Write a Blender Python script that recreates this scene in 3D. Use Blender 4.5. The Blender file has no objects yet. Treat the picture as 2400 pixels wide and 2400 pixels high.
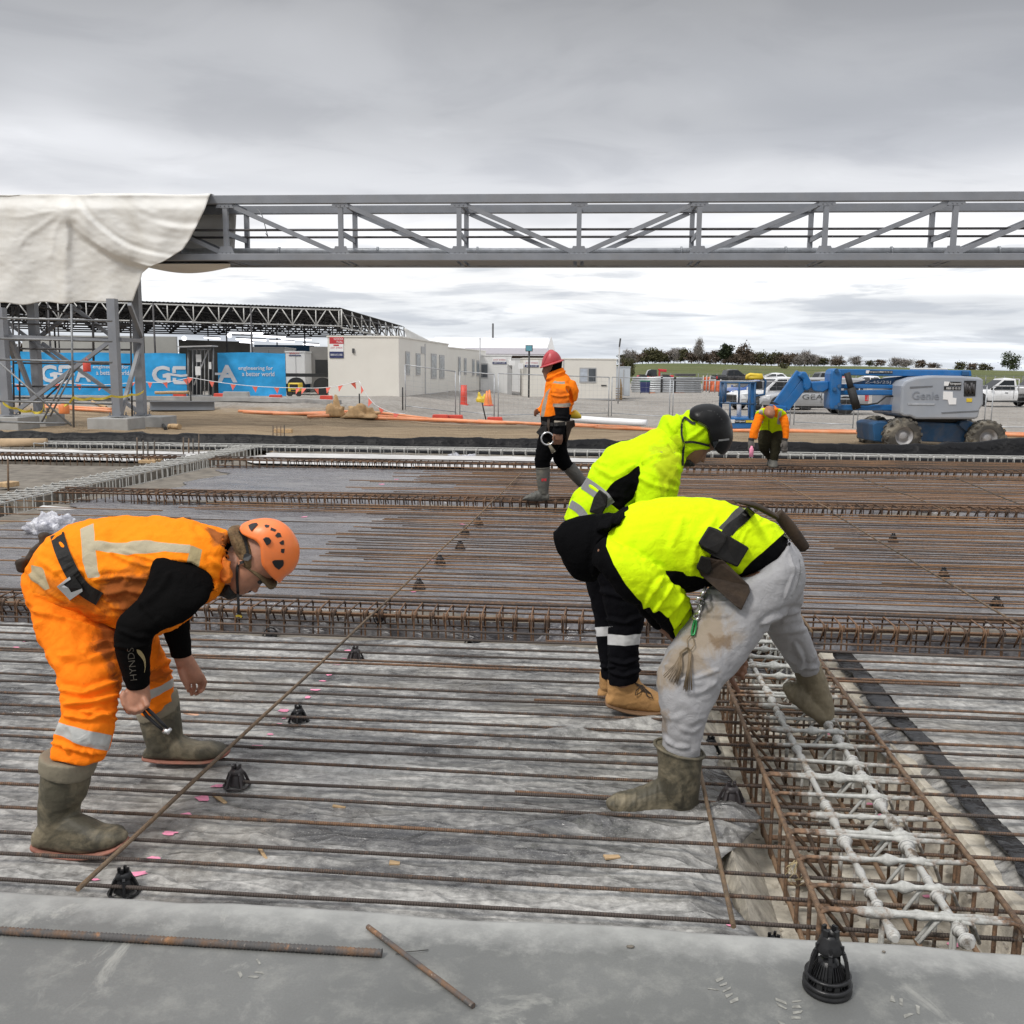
import bpy,bmesh,math,random
import numpy as np
from mathutils import Vector,Matrix,noise as mnoise
from math import radians,sin,cos,pi,sqrt,atan2
SC = bpy.context.scene
COL = SC.collection
# ------------------------------------------------------------------ camera, sky, sun, exposure
F_PX = 2232.0
HCAM = 1.65
YAW,PITCH,ROLL = radians(5.25),radians(8.41),0.008
CAMR = Matrix.Rotation(YAW,3,'Z') @ Matrix.Rotation(pi/2 - PITCH,3,'X') @ Matrix.Rotation(ROLL,3,'Z')
cam_d = bpy.data.cameras.new('camera')
cam = bpy.data.objects.new('camera',cam_d)
COL.objects.link(cam)
cam.matrix_world = Matrix.Translation((0,0,HCAM)) @ CAMR.to_4x4()
cam_d.sensor_fit = 'HORIZONTAL'
cam_d.sensor_width = 36
cam_d.lens = 36 * F_PX / 2400
cam_d.clip_start = 0.05
cam_d.clip_end = 4000
SC.camera = cam
SC.view_settings.view_transform = 'Standard'
SC.view_settings.look = 'None'
SC.view_settings.gamma = 1
SC.view_settings.exposure = 0.16
SUN_EL,SUN_AZ = radians(50),radians(-138)
sun_d = bpy.data.lights.new('sun','SUN')
sun_d.energy = 2.0
sun_d.angle = radians(12)
sun_d.color = (1.0,0.96,0.90)
sun = bpy.data.objects.new('sun',sun_d)
COL.objects.link(sun)
sun.rotation_euler = (pi/2 - SUN_EL,0,pi - SUN_AZ)
W = bpy.data.worlds.new('World')
SC.world = W
W.use_nodes = True
def build_sky():
 nt = W.node_tree; N = nt.nodes; L = nt.links
 N.clear()
 out = N.new('ShaderNodeOutputWorld'); bg = N.new('ShaderNodeBackground')
 sky = N.new('ShaderNodeTexSky'); sky.sky_type = 'NISHITA'; sky.sun_disc = False
 sky.sun_elevation = SUN_EL; sky.sun_rotation = SUN_AZ
 def math_(op,a,b=None,c=None):
  n = N.new('ShaderNodeMath'); n.operation = op
  for i,v in enumerate((a,b,c)):
   if v is None: continue
   if isinstance(v,(int,float)): n.inputs[i].default_value = v
   else: L.new(v,n.inputs[i])
  return n.outputs[0]
 def ramp(fac,stops,interp='EASE'):
  n = N.new('ShaderNodeValToRGB'); n.color_ramp.interpolation = interp
  e = n.color_ramp.elements
  while len(e) < len(stops): e.new(0.5)
  for k,(p,c) in enumerate(stops):
   e[k].position = p; e[k].color = (c[0],c[1],c[2],1)
  L.new(fac,n.inputs[0]); return n.outputs[0]
 def mix(fac,a,b,mode='MIX'):
  n = N.new('ShaderNodeMix'); n.data_type = 'RGBA'; n.blend_type = mode
  if isinstance(fac,(int,float)): n.inputs[0].default_value = fac
  else: L.new(fac,n.inputs[0])
  for i,v in ((6,a),(7,b)):
   if isinstance(v,tuple): n.inputs[i].default_value = (*v,1)
   else: L.new(v,n.inputs[i])
  return n.outputs[2]
 def noise(vec,scale,detail=5,rough=0.5,dist=0.0):
  n = N.new('ShaderNodeTexNoise'); n.inputs['Scale'].default_value = scale
  n.inputs['Detail'].default_value = detail; n.inputs['Roughness'].default_value = rough
  n.inputs['Distortion'].default_value = dist
  L.new(vec,n.inputs['Vector']); return n.outputs['Fac']
 tc = N.new('ShaderNodeTexCoord'); sp = N.new('ShaderNodeSeparateXYZ'); L.new(tc.outputs['Generated'],sp.inputs[0])
 x,y,z = sp.outputs
 zc = math_('MAXIMUM',z,0.0)
 den = math_('ADD',zc,0.07)
 u = math_('DIVIDE',x,den); v = math_('DIVIDE',y,den)
 cb = N.new('ShaderNodeCombineXYZ'); L.new(u,cb.inputs[0]); L.new(v,cb.inputs[1])
 cb2 = N.new('ShaderNodeCombineXYZ')
 L.new(math_('ADD',math_('MULTIPLY',u,0.86),math_('MULTIPLY',v,0.30)),cb2.inputs[0])
 L.new(math_('SUBTRACT',math_('MULTIPLY',v,1.0),math_('MULTIPLY',u,0.30)),cb2.inputs[1])
 base = ramp(zc,[(0.0,(0.72,0.77,0.84)),(0.035,(0.82,0.85,0.89)),(0.10,(1.04,1.04,1.04)),(0.145,(0.92,0.92,0.94)),(0.175,(0.76,0.77,0.80)),
                     (0.25,(0.52,0.53,0.555)),(0.36,(0.355,0.36,0.375)),(0.55,(0.66,0.67,0.70)),(1.0,(1.6,1.62,1.68))])
 big = noise(cb2.outputs[0],0.55,3,0.45,0.4)
 bigc = ramp(big,[(0.30,(0.80,0.81,0.83)),(0.5,(0.98,0.98,0.98)),(0.70,(1.32,1.315,1.31))])
 c1 = mix(1.0,base,bigc,'MULTIPLY')
 mid = noise(cb2.outputs[0],1.7,5,0.55,0.6)
 midc = ramp(mid,[(0.32,(0.89,0.892,0.90)),(0.55,(1.0,1.0,1.0)),(0.75,(1.09,1.09,1.09))])
 c2 = mix(1.0,c1,midc,'MULTIPLY')
 low = N.new('ShaderNodeCombineXYZ')
 az = math_('ARCTAN2',x,y)
 L.new(math_('MULTIPLY',az,5.0),low.inputs[0]); L.new(math_('MULTIPLY',zc,42.0),low.inputs[1])
 ln = noise(low.outputs[0],1.15,6,0.55,0.35)
 lm = ramp(ln,[(0.50,(0,0,0)),(0.62,(1,1,1))])
 hb = ramp(zc,[(0.0,(0.25,)*3),(0.03,(1,)*3),(0.10,(0.8,)*3),(0.15,(0.0,)*3)])
 lf = mix(1.0,lm,hb,'MULTIPLY')
 lmul = N.new('ShaderNodeRGBToBW'); L.new(lf,lmul.inputs[0])
 c3 = mix(math_('MULTIPLY',lmul.outputs[0],0.7),c2,(0.47,0.505,0.57))
 skym = mix(1.0,sky.outputs[0],(0.08,0.08,0.08),'MULTIPLY')
 allc = mix(0.95,skym,c3)
 L.new(allc,bg.inputs[0]); bg.inputs[1].default_value = 1.0
 L.new(bg.outputs[0],out.inputs[0])
build_sky()
# ------------------------------------------------------------------ projection helpers (photo pixels <-> world)
CR,CU,CF = CAMR @ Vector((1,0,0)),CAMR @ Vector((0,1,0)),CAMR @ Vector((0,0,-1))
CC = Vector((0,0,HCAM))
HF = Vector((CF.x,CF.y,0)).normalized()
HR = Vector((HF.y,-HF.x,0))
def ray(px,py): return CF + CR * ((px - 1200) / F_PX) + CU * ((1200 - py) / F_PX)
def P(px,py,d): return CC + ray(px,py) * d
def G(px,py,z=0.0):
 r = ray(px,py); return CC + r * ((z - HCAM) / r.z)
def PH(px,py,hd):
 r = ray(px,py); return CC + r * (hd / r.dot(HF))
def PY(px,py,y):
 r = ray(px,py); return CC + r * (y / r.y)
def depth_of(p): return (Vector(p) - CC).dot(CF)
def proj(p):
 q = Vector(p) - CC; d = q.dot(CF)
 return 1200 + F_PX * q.dot(CR) / d,1200 - F_PX * q.dot(CU) / d,d
def proj_np(V):
 q = V - np.array(CC); d = q @ np.array(CF)
 return np.stack([1200 + F_PX * (q @ np.array(CR)) / d,1200 - F_PX * (q @ np.array(CU)) / d],1)
class Zm:
 def __init__(s,ox,oy,k): s.ox,s.oy,s.k = ox,oy,k
 def __call__(s,x,y): return (s.ox + x / s.k,s.oy + y / s.k)
 def l(s,pts): return [s(*p) for p in pts]
def smooth01(a,b,x):
 t = np.clip((np.asarray(x,float) - a) / (b - a),0,1); return t * t * (3 - 2 * t)
def terrain_z(x,y):
 x = np.asarray(x,float); y = np.asarray(y,float)
 z = -0.10 - 0.25 * smooth01(27,37,y)
 left = smooth01(-5.0,-9.5,x + 0.0) * smooth01(31.5,36.5,y) * (1 - smooth01(140,200,y))
 z = z + 0.78 * left
 mid = smooth01(2.5,-5.5,x) * smooth01(33,38,y) * (1 - smooth01(140,200,y)) * (1 - smooth01(-5.0,-9.5,x))
 z = z + 0.30 * mid
 hill = smooth01(120,300,y)
 z = z + 0.62 * smooth01(62,120,y) * smooth01(-6,6,x)
 z = z + hill * (3.1 + 0.9 * np.sin(x * 0.033 + 0.2) + 0.35 * np.sin(x * 0.09))
 return z
def GT(px,py):
 r = ray(px,py); lo = 5.0; t = lo
 while t < 900:
  p = CC + r * t
  if p.z <= float(terrain_z(p.x,p.y)): break
  t *= 1.01
 a,b = t / 1.01,t
 for _ in range(24):
  m = (a + b) / 2; p = CC + r * m
  if p.z <= float(terrain_z(p.x,p.y)): b = m
  else: a = m
 return CC + r * b
# ------------------------------------------------------------------ numpy noise
_rs = np.random.RandomState(7)
_perm = _rs.permutation(512)
_perm = np.concatenate([_perm,_perm,_perm])
_val = _rs.rand(512) * 2 - 1
def vnoise(x,y,z=None):
 x = np.asarray(x,float); y = np.asarray(y,float)
 z = np.zeros_like(x) if z is None else np.asarray(z,float)
 xi,yi,zi = np.floor(x).astype(int),np.floor(y).astype(int),np.floor(z).astype(int)
 xf,yf,zf = x - xi,y - yi,z - zi
 s = lambda t: t * t * t * (t * (t * 6 - 15) + 10)
 u,v,w = s(xf),s(yf),s(zf)
 def h(a,b,c): return _val[_perm[_perm[_perm[a % 512] + b % 512] + c % 512] % 512]
 l = lambda a,b,t: a + (b - a) * t
 return l(l(l(h(xi,yi,zi),h(xi+1,yi,zi),u),l(h(xi,yi+1,zi),h(xi+1,yi+1,zi),u),v),
             l(l(h(xi,yi,zi+1),h(xi+1,yi,zi+1),u),l(h(xi,yi+1,zi+1),h(xi+1,yi+1,zi+1),u),v),w)
def fbm(x,y,z=None,o=4,g=0.5):
 a,t,f = 1.0,0.0,1.0
 x = np.asarray(x,float); y = np.asarray(y,float); z = np.zeros_like(x) if z is None else np.asarray(z,float)
 for i in range(o):
  t = t + a * vnoise(x * f + 17 * i,y * f + 31 * i,z * f + 11 * i); a *= g; f *= 2.03
 return t
# ------------------------------------------------------------------ materials
def lin(r,g,b):
 f = lambda c: ((c / 255 + 0.055) / 1.055) ** 2.4 if c > 10 else c / 255 / 12.92
 return (f(r),f(g),f(b))
class NT:
 def __init__(s,name):
  s.m = bpy.data.materials.new(name); s.m.use_nodes = True
  s.t = s.m.node_tree; s.N = s.t.nodes; s.L = s.t.links
  s.b = s.N.get('Principled BSDF')
  s.tc = None
 def sock(s,v,i):
  if isinstance(v,(int,float)): i.default_value = v
  elif isinstance(v,tuple): i.default_value = (*v,1) if len(v) == 3 else v
  else: s.L.new(v,i)
 def coord(s,which='Object',scale=(1,1,1),rot=(0,0,0)):
  if s.tc is None: s.tc = s.N.new('ShaderNodeTexCoord')
  o = s.tc.outputs[which]
  mp = s.N.new('ShaderNodeMapping'); mp.inputs['Scale'].default_value = scale; mp.inputs['Rotation'].default_value = rot
  s.L.new(o,mp.inputs[0]); return mp.outputs[0]
 def world(s,scale=(1,1,1),rot=(0,0,0)):
  g = s.N.new('ShaderNodeNewGeometry')
  mp = s.N.new('ShaderNodeMapping'); mp.inputs['Scale'].default_value = scale; mp.inputs['Rotation'].default_value = rot
  s.L.new(g.outputs['Position'],mp.inputs[0]); return mp.outputs[0]
 def noise(s,vec,scale,detail=5,rough=0.55,dist=0.0):
  n = s.N.new('ShaderNodeTexNoise'); n.inputs['Scale'].default_value = scale; n.inputs['Detail'].default_value = detail
  n.inputs['Roughness'].default_value = rough; n.inputs['Distortion'].default_value = dist
  s.L.new(vec,n.inputs['Vector']); return n.outputs['Fac']
 def voro(s,vec,scale,feat='F1',rnd=1.0,out='Distance'):
  n = s.N.new('ShaderNodeTexVoronoi'); n.feature = feat; n.inputs['Scale'].default_value = scale
  n.inputs['Randomness'].default_value = rnd
  s.L.new(vec,n.inputs['Vector']); return n.outputs[out]
 def wave(s,vec,scale,dist=0.0,detail=2,dscale=1.0,direction='X',prof='SIN'):
  n = s.N.new('ShaderNodeTexWave'); n.bands_direction = direction; n.wave_profile = prof
  n.inputs['Scale'].default_value = scale; n.inputs['Distortion'].default_value = dist
  n.inputs['Detail'].default_value = detail; n.inputs['Detail Scale'].default_value = dscale
  s.L.new(vec,n.inputs['Vector']); return n.outputs['Fac']
 def ramp(s,fac,stops,interp='LINEAR'):
  n = s.N.new('ShaderNodeValToRGB'); n.color_ramp.interpolation = interp; e = n.color_ramp.elements
  while len(e) < len(stops): e.new(0.5)
  for k,(p,c) in enumerate(stops):
   if isinstance(c,(int,float)): c = (c,c,c)
   e[k].position = p; e[k].color = (*c,1)
  s.L.new(fac,n.inputs[0]); return n.outputs[0]
 def mix(s,fac,a,b,mode='MIX'):
  n = s.N.new('ShaderNodeMix'); n.data_type = 'RGBA'; n.blend_type = mode
  s.sock(fac,n.inputs[0]); s.sock(a,n.inputs[6]); s.sock(b,n.inputs[7]); return n.outputs[2]
 def math(s,op,a,b=None,clamp=False):
  n = s.N.new('ShaderNodeMath'); n.operation = op; n.use_clamp = clamp
  s.sock(a,n.inputs[0])
  if b is not None: s.sock(b,n.inputs[1])
  return n.outputs[0]
 def attr(s,name):
  n = s.N.new('ShaderNodeAttribute'); n.attribute_name = name; return n.outputs['Fac']
 def rnd(s):
  return s.N.new('ShaderNodeObjectInfo').outputs['Random']
 def bump(s,h,strength=0.3,dist=0.01,prev=None):
  n = s.N.new('ShaderNodeBump'); n.inputs['Strength'].default_value = strength; n.inputs['Distance'].default_value = dist
  s.L.new(h,n.inputs['Height'])
  if prev is not None: s.L.new(prev,n.inputs['Normal'])
  return n.outputs[0]
 def done(s,col=None,rough=None,metal=0.0,normal=None,spec=None,alpha=None,coat=None):
  b = s.b
  if col is not None: s.sock(col,b.inputs['Base Color'])
  if rough is not None: s.sock(rough,b.inputs['Roughness'])
  b.inputs['Metallic'].default_value = metal
  if normal is not None: s.L.new(normal,b.inputs['Normal'])
  if spec is not None: b.inputs['Specular IOR Level'].default_value = spec
  if alpha is not None: s.sock(alpha,b.inputs['Alpha'])
  if coat is not None: b.inputs['Coat Weight'].default_value = coat
  return s.m
def pmat(name,base,rough=0.6,metal=0.0,var=0.12,scale=6.0,bump=0.0,bscale=60.0,dirt=None,dirt_amt=0.4,dscale=3.0,spec=None,coat=None):
 n = NT(name); v = n.coord('Object')
 f = n.noise(v,scale,5)
 lo = tuple(c * (1 - var) for c in base); hi = tuple(min(1,c * (1 + var)) for c in base)
 c = n.mix(n.ramp(f,[(0.3,0),(0.7,1)]),lo,hi)
 if dirt is not None:
  d = n.noise(v,dscale,7,0.65,0.6)
  c = n.mix(n.math('MULTIPLY',n.ramp(d,[(0.45,0),(0.72,1)]),dirt_amt),c,dirt)
 nm = None
 if bump > 0: nm = n.bump(n.noise(v,bscale,4,0.6),bump,0.01)
 r = n.math('ADD',n.math('MULTIPLY',f,0.14),rough - 0.07)
 return n.done(c,r,metal,nm,spec,coat=coat)
# ------------------------------------------------------------------ mesh builder
class MB:
 def __init__(s): s.v = []; s.f = []; s.mi = []; s.sm = []; s.cur = 0; s.smooth = False
 def add(s,vs,fs,mat=None,smooth=None):
  o = len(s.v); s.v.extend([tuple(p) for p in vs])
  for f in fs:
   s.f.append(tuple(i + o for i in f)); s.mi.append(s.cur if mat is None else mat); s.sm.append(s.smooth if smooth is None else smooth)
  return s
 def hexa(s,a,b,mat=None):
  vs = list(a) + list(b)
  return s.add(vs,[(0,3,2,1),(4,5,6,7),(0,1,5,4),(1,2,6,5),(2,3,7,6),(3,0,4,7)],mat,False)
 def box(s,c,size,rot=None,mat=None):
  x,y,z = size[0] / 2,size[1] / 2,size[2] / 2
  p = [Vector(q) for q in ((-x,-y,-z),(x,-y,-z),(x,y,-z),(-x,y,-z),(-x,-y,z),(x,-y,z),(x,y,z),(-x,y,z))]
  if rot is not None: p = [rot @ q for q in p]
  c = Vector(c)
  return s.add([c + q for q in p],[(0,3,2,1),(4,5,6,7),(0,1,5,4),(1,2,6,5),(2,3,7,6),(3,0,4,7)],mat,False)
 def bb(s,x0,x1,y0,y1,z0,z1,mat=None):
  return s.box(((x0+x1)/2,(y0+y1)/2,(z0+z1)/2),(abs(x1-x0),abs(y1-y0),abs(z1-z0)),None,mat)
 def beam(s,a,b,w,h,up=(0,0,1),mat=None):
  a,b = Vector(a),Vector(b); t = (b - a).normalized(); u = Vector(up)
  if abs(t.dot(u)) > 0.98: u = Vector((0,1,0))
  r = t.cross(u).normalized(); u = r.cross(t).normalized()
  q = [r * (-w/2) + u * (-h/2),r * (w/2) + u * (-h/2),r * (w/2) + u * (h/2),r * (-w/2) + u * (h/2)]
  return s.hexa([a + k for k in q],[b + k for k in q],mat)
 def tube(s,pts,r,n=8,caps=True,mat=None,closed=False):
  pts = [Vector(p) for p in pts]; m = len(pts)
  rs = r if isinstance(r,(list,tuple)) else [r] * m
  t0 = (pts[1] - pts[0]).normalized()
  u = Vector((0,0,1)) if abs(t0.z) < 0.9 else Vector((0,1,0))
  nrm = (u - t0 * u.dot(t0)).normalized()
  vs = []
  for i in range(m):
   if closed: t = (pts[(i + 1) % m] - pts[i - 1]).normalized()
   else: t = (pts[min(i + 1,m - 1)] - pts[max(i - 1,0)]).normalized()
   nrm = (nrm - t * nrm.dot(t))
   nrm = nrm.normalized() if nrm.length > 1e-6 else t.orthogonal().normalized()
   bn = t.cross(nrm)
   for k in range(n):
    a = 2 * pi * k / n
    vs.append(pts[i] + (nrm * cos(a) + bn * sin(a)) * rs[i])
  fs = []
  for i in range(m if closed else m - 1):
   for k in range(n):
    j = (i + 1) % m
    fs.append((i*n + k,i*n + (k+1) % n,j*n + (k+1) % n,j*n + k))
  s.add(vs,fs,mat,True)
  if caps and not closed:
   o = len(s.v) - len(vs)
   s.f.append(tuple(o + k for k in reversed(range(n)))); s.f.append(tuple(o + (m-1)*n + k for k in range(n)))
   s.mi += [s.cur if mat is None else mat] * 2; s.sm += [False] * 2
  return s
 def cyl(s,a,b,r,n=12,mat=None,r2=None):
  return s.tube([a,b],[r,r if r2 is None else r2],n,True,mat)
 def rings(s,rings,caps=True,mat=None,smooth=True,closed=True):
  n = len(rings[0]); vs = [p for r in rings for p in r]; fs = []
  for i in range(len(rings) - 1):
   for k in range(n if closed else n - 1):
    fs.append((i*n + k,i*n + (k+1) % n,(i+1)*n + (k+1) % n,(i+1)*n + k))
  if caps:
   fs.append(tuple(reversed(range(n)))); fs.append(tuple((len(rings)-1)*n + k for k in range(n)))
  return s.add(vs,fs,mat,smooth)
 def lathe(s,prof,n=24,c=(0,0,0),mat=None,caps=False,M=None):
  c = Vector(c); rr = []
  for r,z in prof:
   q = [Vector((r * cos(2*pi*k/n),r * sin(2*pi*k/n),z)) for k in range(n)]
   if M is not None: q = [M @ p for p in q]
   rr.append([c + p for p in q])
  return s.rings(rr,caps,mat)
 def prism(s,poly,ext,mat=None):
  a = [Vector(p) for p in poly]; e = Vector(ext); n = len(a)
  vs = a + [p + e for p in a]
  fs = [tuple(range(n)),tuple(reversed(range(n,2*n)))] + [(k,(k+1) % n + 0,(k+1) % n + n,k + n)[::-1] for k in range(n)]
  return s.add(vs,fs,mat,False)
 def ball(s,c,r,n=12,mat=None,M=None):
  if not isinstance(r,(tuple,list)): r = (r,r,r)
  c = Vector(c); vs = []; m = n // 2
  rr = []
  for i in range(m + 1):
   th = pi * i / m; th = min(max(th,0.02),pi - 0.02)
   q = [Vector((r[0]*sin(th)*cos(2*pi*k/n),r[1]*sin(th)*sin(2*pi*k/n),r[2]*cos(th))) for k in range(n)]
   if M is not None: q = [M @ p for p in q]
   rr.append([c + p for p in q])
  return s.rings(rr[::-1],True,mat)
 def grid(s,V,nx,ny,mat=None,smooth=True):
  fs = [(j*nx + i,j*nx + i + 1,(j+1)*nx + i + 1,(j+1)*nx + i) for j in range(ny-1) for i in range(nx-1)]
  return s.add(V,fs,mat,smooth)
 def mesh(s,name,mats,M=None):
  me = bpy.data.meshes.new(name)
  V = [tuple(M @ Vector(p)) for p in s.v] if M is not None else s.v
  me.from_pydata(V,[],s.f)
  for m in (mats if isinstance(mats,(list,tuple)) else [mats]): me.materials.append(m)
  me.polygons.foreach_set('material_index',s.mi); me.polygons.foreach_set('use_smooth',s.sm)
  bm = bmesh.new(); bm.from_mesh(me); bmesh.ops.recalc_face_normals(bm,faces=bm.faces[:]); bm.to_mesh(me); bm.free()
  me.update(); return me
 def build(s,name,mats,parent=None,local=False,bevel=0.0,origin=None,seg=2):
  """local: coordinates already in the parent's frame; otherwise world coordinates."""
  M = None; loc = None
  if parent is not None:
   if not local: M = frame_of(parent).inverted()
  else:
   if origin is None:
    a = np.array(s.v); mn,mx = a.min(0),a.max(0); origin = ((mn[0]+mx[0])/2,(mn[1]+mx[1])/2,mn[2])
   M = Matrix.Translation(-Vector(origin)); loc = Vector(origin)
  o = bpy.data.objects.new(name,s.mesh(name,mats,M)); COL.objects.link(o)
  if parent is not None: o.parent = parent
  else: o.location = loc
  if bevel > 0:
   b = o.modifiers.new('bevel','BEVEL'); b.width = bevel; b.segments = seg; b.limit_method = 'ANGLE'; b.angle_limit = radians(40)
  return o
def frame_of(o):
 M = o.matrix_basis.copy()
 while o.parent is not None: o = o.parent; M = o.matrix_basis @ M
 return M
def tag(o,label=None,cat=None,group=None,kind=None):
 if label: o['label'] = label
 if cat: o['category'] = cat
 if group: o['group'] = group
 if kind: o['kind'] = kind
 return o
def empty(name,loc,rz=0.0,label=None,cat=None,group=None):
 o = bpy.data.objects.new(name,None); COL.objects.link(o)
 o.location = Vector(loc); o.rotation_euler = (0,0,rz); o.empty_display_size = 0.2
 o.matrix_basis = Matrix.Translation(Vector(loc)) @ Matrix.Rotation(rz,4,'Z')
 return tag(o,label,cat,group)
def kids(o): return [c for c in bpy.data.objects if c.parent == o]
def dup(root,loc,rz=None,label=None,group=None,scale=None):
 def cp(o,par):
  c = o.copy(); COL.objects.link(c)
  if par is not None: c.parent = par
  for ch in list(o.children): cp(ch,c)
  return c
 r = cp(root,None); r.location = Vector(loc)
 if rz is not None: r.rotation_euler = (0,0,rz)
 if scale is not None: r.scale = scale if isinstance(scale,(tuple,list)) else (scale,) * 3
 if label: r['label'] = label
 if group: r['group'] = group
 return r
def text_mesh(txt,size,mat,name,M,parent=None,bold=False,width=1.0,spacing=1.0,offset=0.0,ext=0.002):
 cu = bpy.data.curves.new(name,'FONT'); cu.body = txt; cu.size = size; cu.align_x = 'CENTER'; cu.align_y = 'CENTER'
 cu.extrude = ext; cu.space_character = spacing; cu.offset = offset; cu.resolution_u = 4
 t = bpy.data.objects.new('tmp_text',cu); COL.objects.link(t)
 dg = bpy.context.evaluated_depsgraph_get(); dg.update()
 me = bpy.data.meshes.new_from_object(t.evaluated_get(dg))
 bpy.data.objects.remove(t); bpy.data.curves.remove(cu)
 S = Matrix.Diagonal((width,1,1,1))
 me.transform(M @ S); me.name = name
 me.materials.clear(); me.materials.append(mat)
 o = bpy.data.objects.new(name,me); COL.objects.link(o)
 if parent is not None:
  me.transform(parent.matrix_basis.inverted()); o.parent = parent
 return o
def frame(o,xdir,ydir):
 x = Vector(xdir).normalized(); y = Vector(ydir); y = (y - x * y.dot(x)).normalized(); z = x.cross(y)
 return Matrix(((x.x,y.x,z.x,o[0]),(x.y,y.y,z.y,o[1]),(x.z,y.z,z.z,o[2]),(0,0,0,1)))
rng = random.Random(11)
# ------------------------------------------------------------------ materials of the site
def m_gravel():
 n = NT('gravel'); v = n.world()
 f = n.noise(v,0.35,5,0.6); g = n.noise(v,7.0,6,0.7); w = n.voro(v,22.0)
 c = n.mix(n.ramp(f,[(0.3,0),(0.7,1)]),(0.30,0.275,0.245),(0.43,0.405,0.37))
 c = n.mix(n.ramp(g,[(0.35,0.75),(0.6,0.0)]),c,(0.20,0.185,0.165))
 brown = n.noise(v,0.9,6,0.65)
 sp = n.N.new('ShaderNodeSeparateXYZ'); g2 = n.N.new('ShaderNodeNewGeometry'); n.L.new(g2.outputs['Position'],sp.inputs[0])
 yj = n.math('ADD',sp.outputs[1],n.math('MULTIPLY',n.math('SUBTRACT',brown,0.5),3.0))
 em = n.ramp(n.math('DIVIDE',yj,100.0),[(0.338,1),(0.352,0)])
 vs = n.world((0.25,1.4,1))
 e1 = n.noise(vs,2.5,7,0.7)
 ec = n.mix(n.ramp(e1,[(0.3,0),(0.7,1)]),(0.19,0.138,0.088),(0.40,0.31,0.205))
 c = n.mix(em,c,ec)
 gm = n.ramp(n.math('DIVIDE',yj,400.0),[(0.30,0),(0.32,1)])
 gn = n.noise(v,0.06,6,0.7); gn2 = n.noise(n.world((0.02,0.15,1)),1.0,4,0.6)
 gc = n.mix(n.ramp(gn,[(0.3,0),(0.7,1)]),(0.072,0.094,0.034),(0.135,0.15,0.058))
 gc = n.mix(n.ramp(gn2,[(0.5,0),(0.66,0.8)]),gc,(0.15,0.125,0.06))
 c = n.mix(gm,c,gc)
 h = n.math('ADD',n.math('MULTIPLY',w,-0.6),n.math('MULTIPLY',g,0.8))
 return n.done(c,0.95,0,n.bump(h,0.9,0.06),0.2)
def m_sheet(name,dusty,tint,glossy=0.32):
 """black polythene with dried cement dust; dusty 0..1"""
 n = NT(name); v = n.world(); vx = n.world((0.5,1.5,1),(0,0,0.12))
 d1 = n.noise(vx,1.5,7,0.64,0.5); d2 = n.noise(vx,5.5,6,0.62,0.9); d3 = n.noise(v,26,5,0.65)
 s1 = n.math('ADD',n.math('MULTIPLY',d1,0.50),n.math('ADD',n.math('MULTIPLY',d2,0.38),n.math('MULTIPLY',d3,0.12)))
 lo = 0.60 - 0.130 * dusty
 dm = n.ramp(s1,[(lo - 0.06,0.12 * dusty),(lo + 0.01,0.5),(lo + 0.10,1.0)])
 dust = n.mix(n.ramp(d3,[(0.35,0),(0.65,1)]),(0.31,0.302,0.283),(0.54,0.53,0.50))
 c = n.mix(n.math('MULTIPLY',dm,0.06 + 0.84 * dusty),tint,dust)
 grit = n.noise(v,140,3,.7)
 c = n.mix(n.math('MULTIPLY',n.ramp(grit,[(.60,0),(.68,1)]),.55*dusty),c,(.58,.57,.54))
 c = n.mix(n.math('MULTIPLY',n.ramp(grit,[(.32,1),(.40,0)]),.45*dusty),c,(.05,.05,.05))
 wet = n.ramp(n.noise(n.world((0.8,2.0,1),(0,0,.2)),1.3,5,.6,.8),[(.52,0),(.62,1)])
 c = n.mix(n.math('MULTIPLY',wet,.62 * dusty),c,(.035,.035,.037))
 sand = n.noise(v,0.8,5,0.6)
 c = n.mix(n.math('MULTIPLY',n.ramp(sand,[(0.52,0),(0.68,1)]),0.30 * dusty),c,(0.33,0.29,0.22))
 r = n.math('SUBTRACT',n.math('ADD',n.math('MULTIPLY',dm,0.38 * (0.4 + dusty)),glossy,True),n.math('MULTIPLY',wet,.18*dusty))
 h = n.noise(n.world((0.7,2.2,1),(0,0,0.1)),9.0,5,0.6,1.0)
 cr = n.voro(n.mix(0.12,n.world((0.8,2.0,1),(0,0,0.15)),n.N.new('ShaderNodeTexNoise').outputs['Color']),7.0,'DISTANCE_TO_EDGE')
 b0 = n.bump(n.ramp(cr,[(0.0,1),(0.12,0.35),(0.3,0)]),0.25 + 0.35*dusty,0.02)
 b1 = n.bump(h,0.45,0.02,b0)
 b2 = n.bump(n.noise(v,75,4,0.6),0.22,0.004,b1)
 return n.done(c,r,0,b2,0.5 if dusty > 0 else .12)
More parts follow.
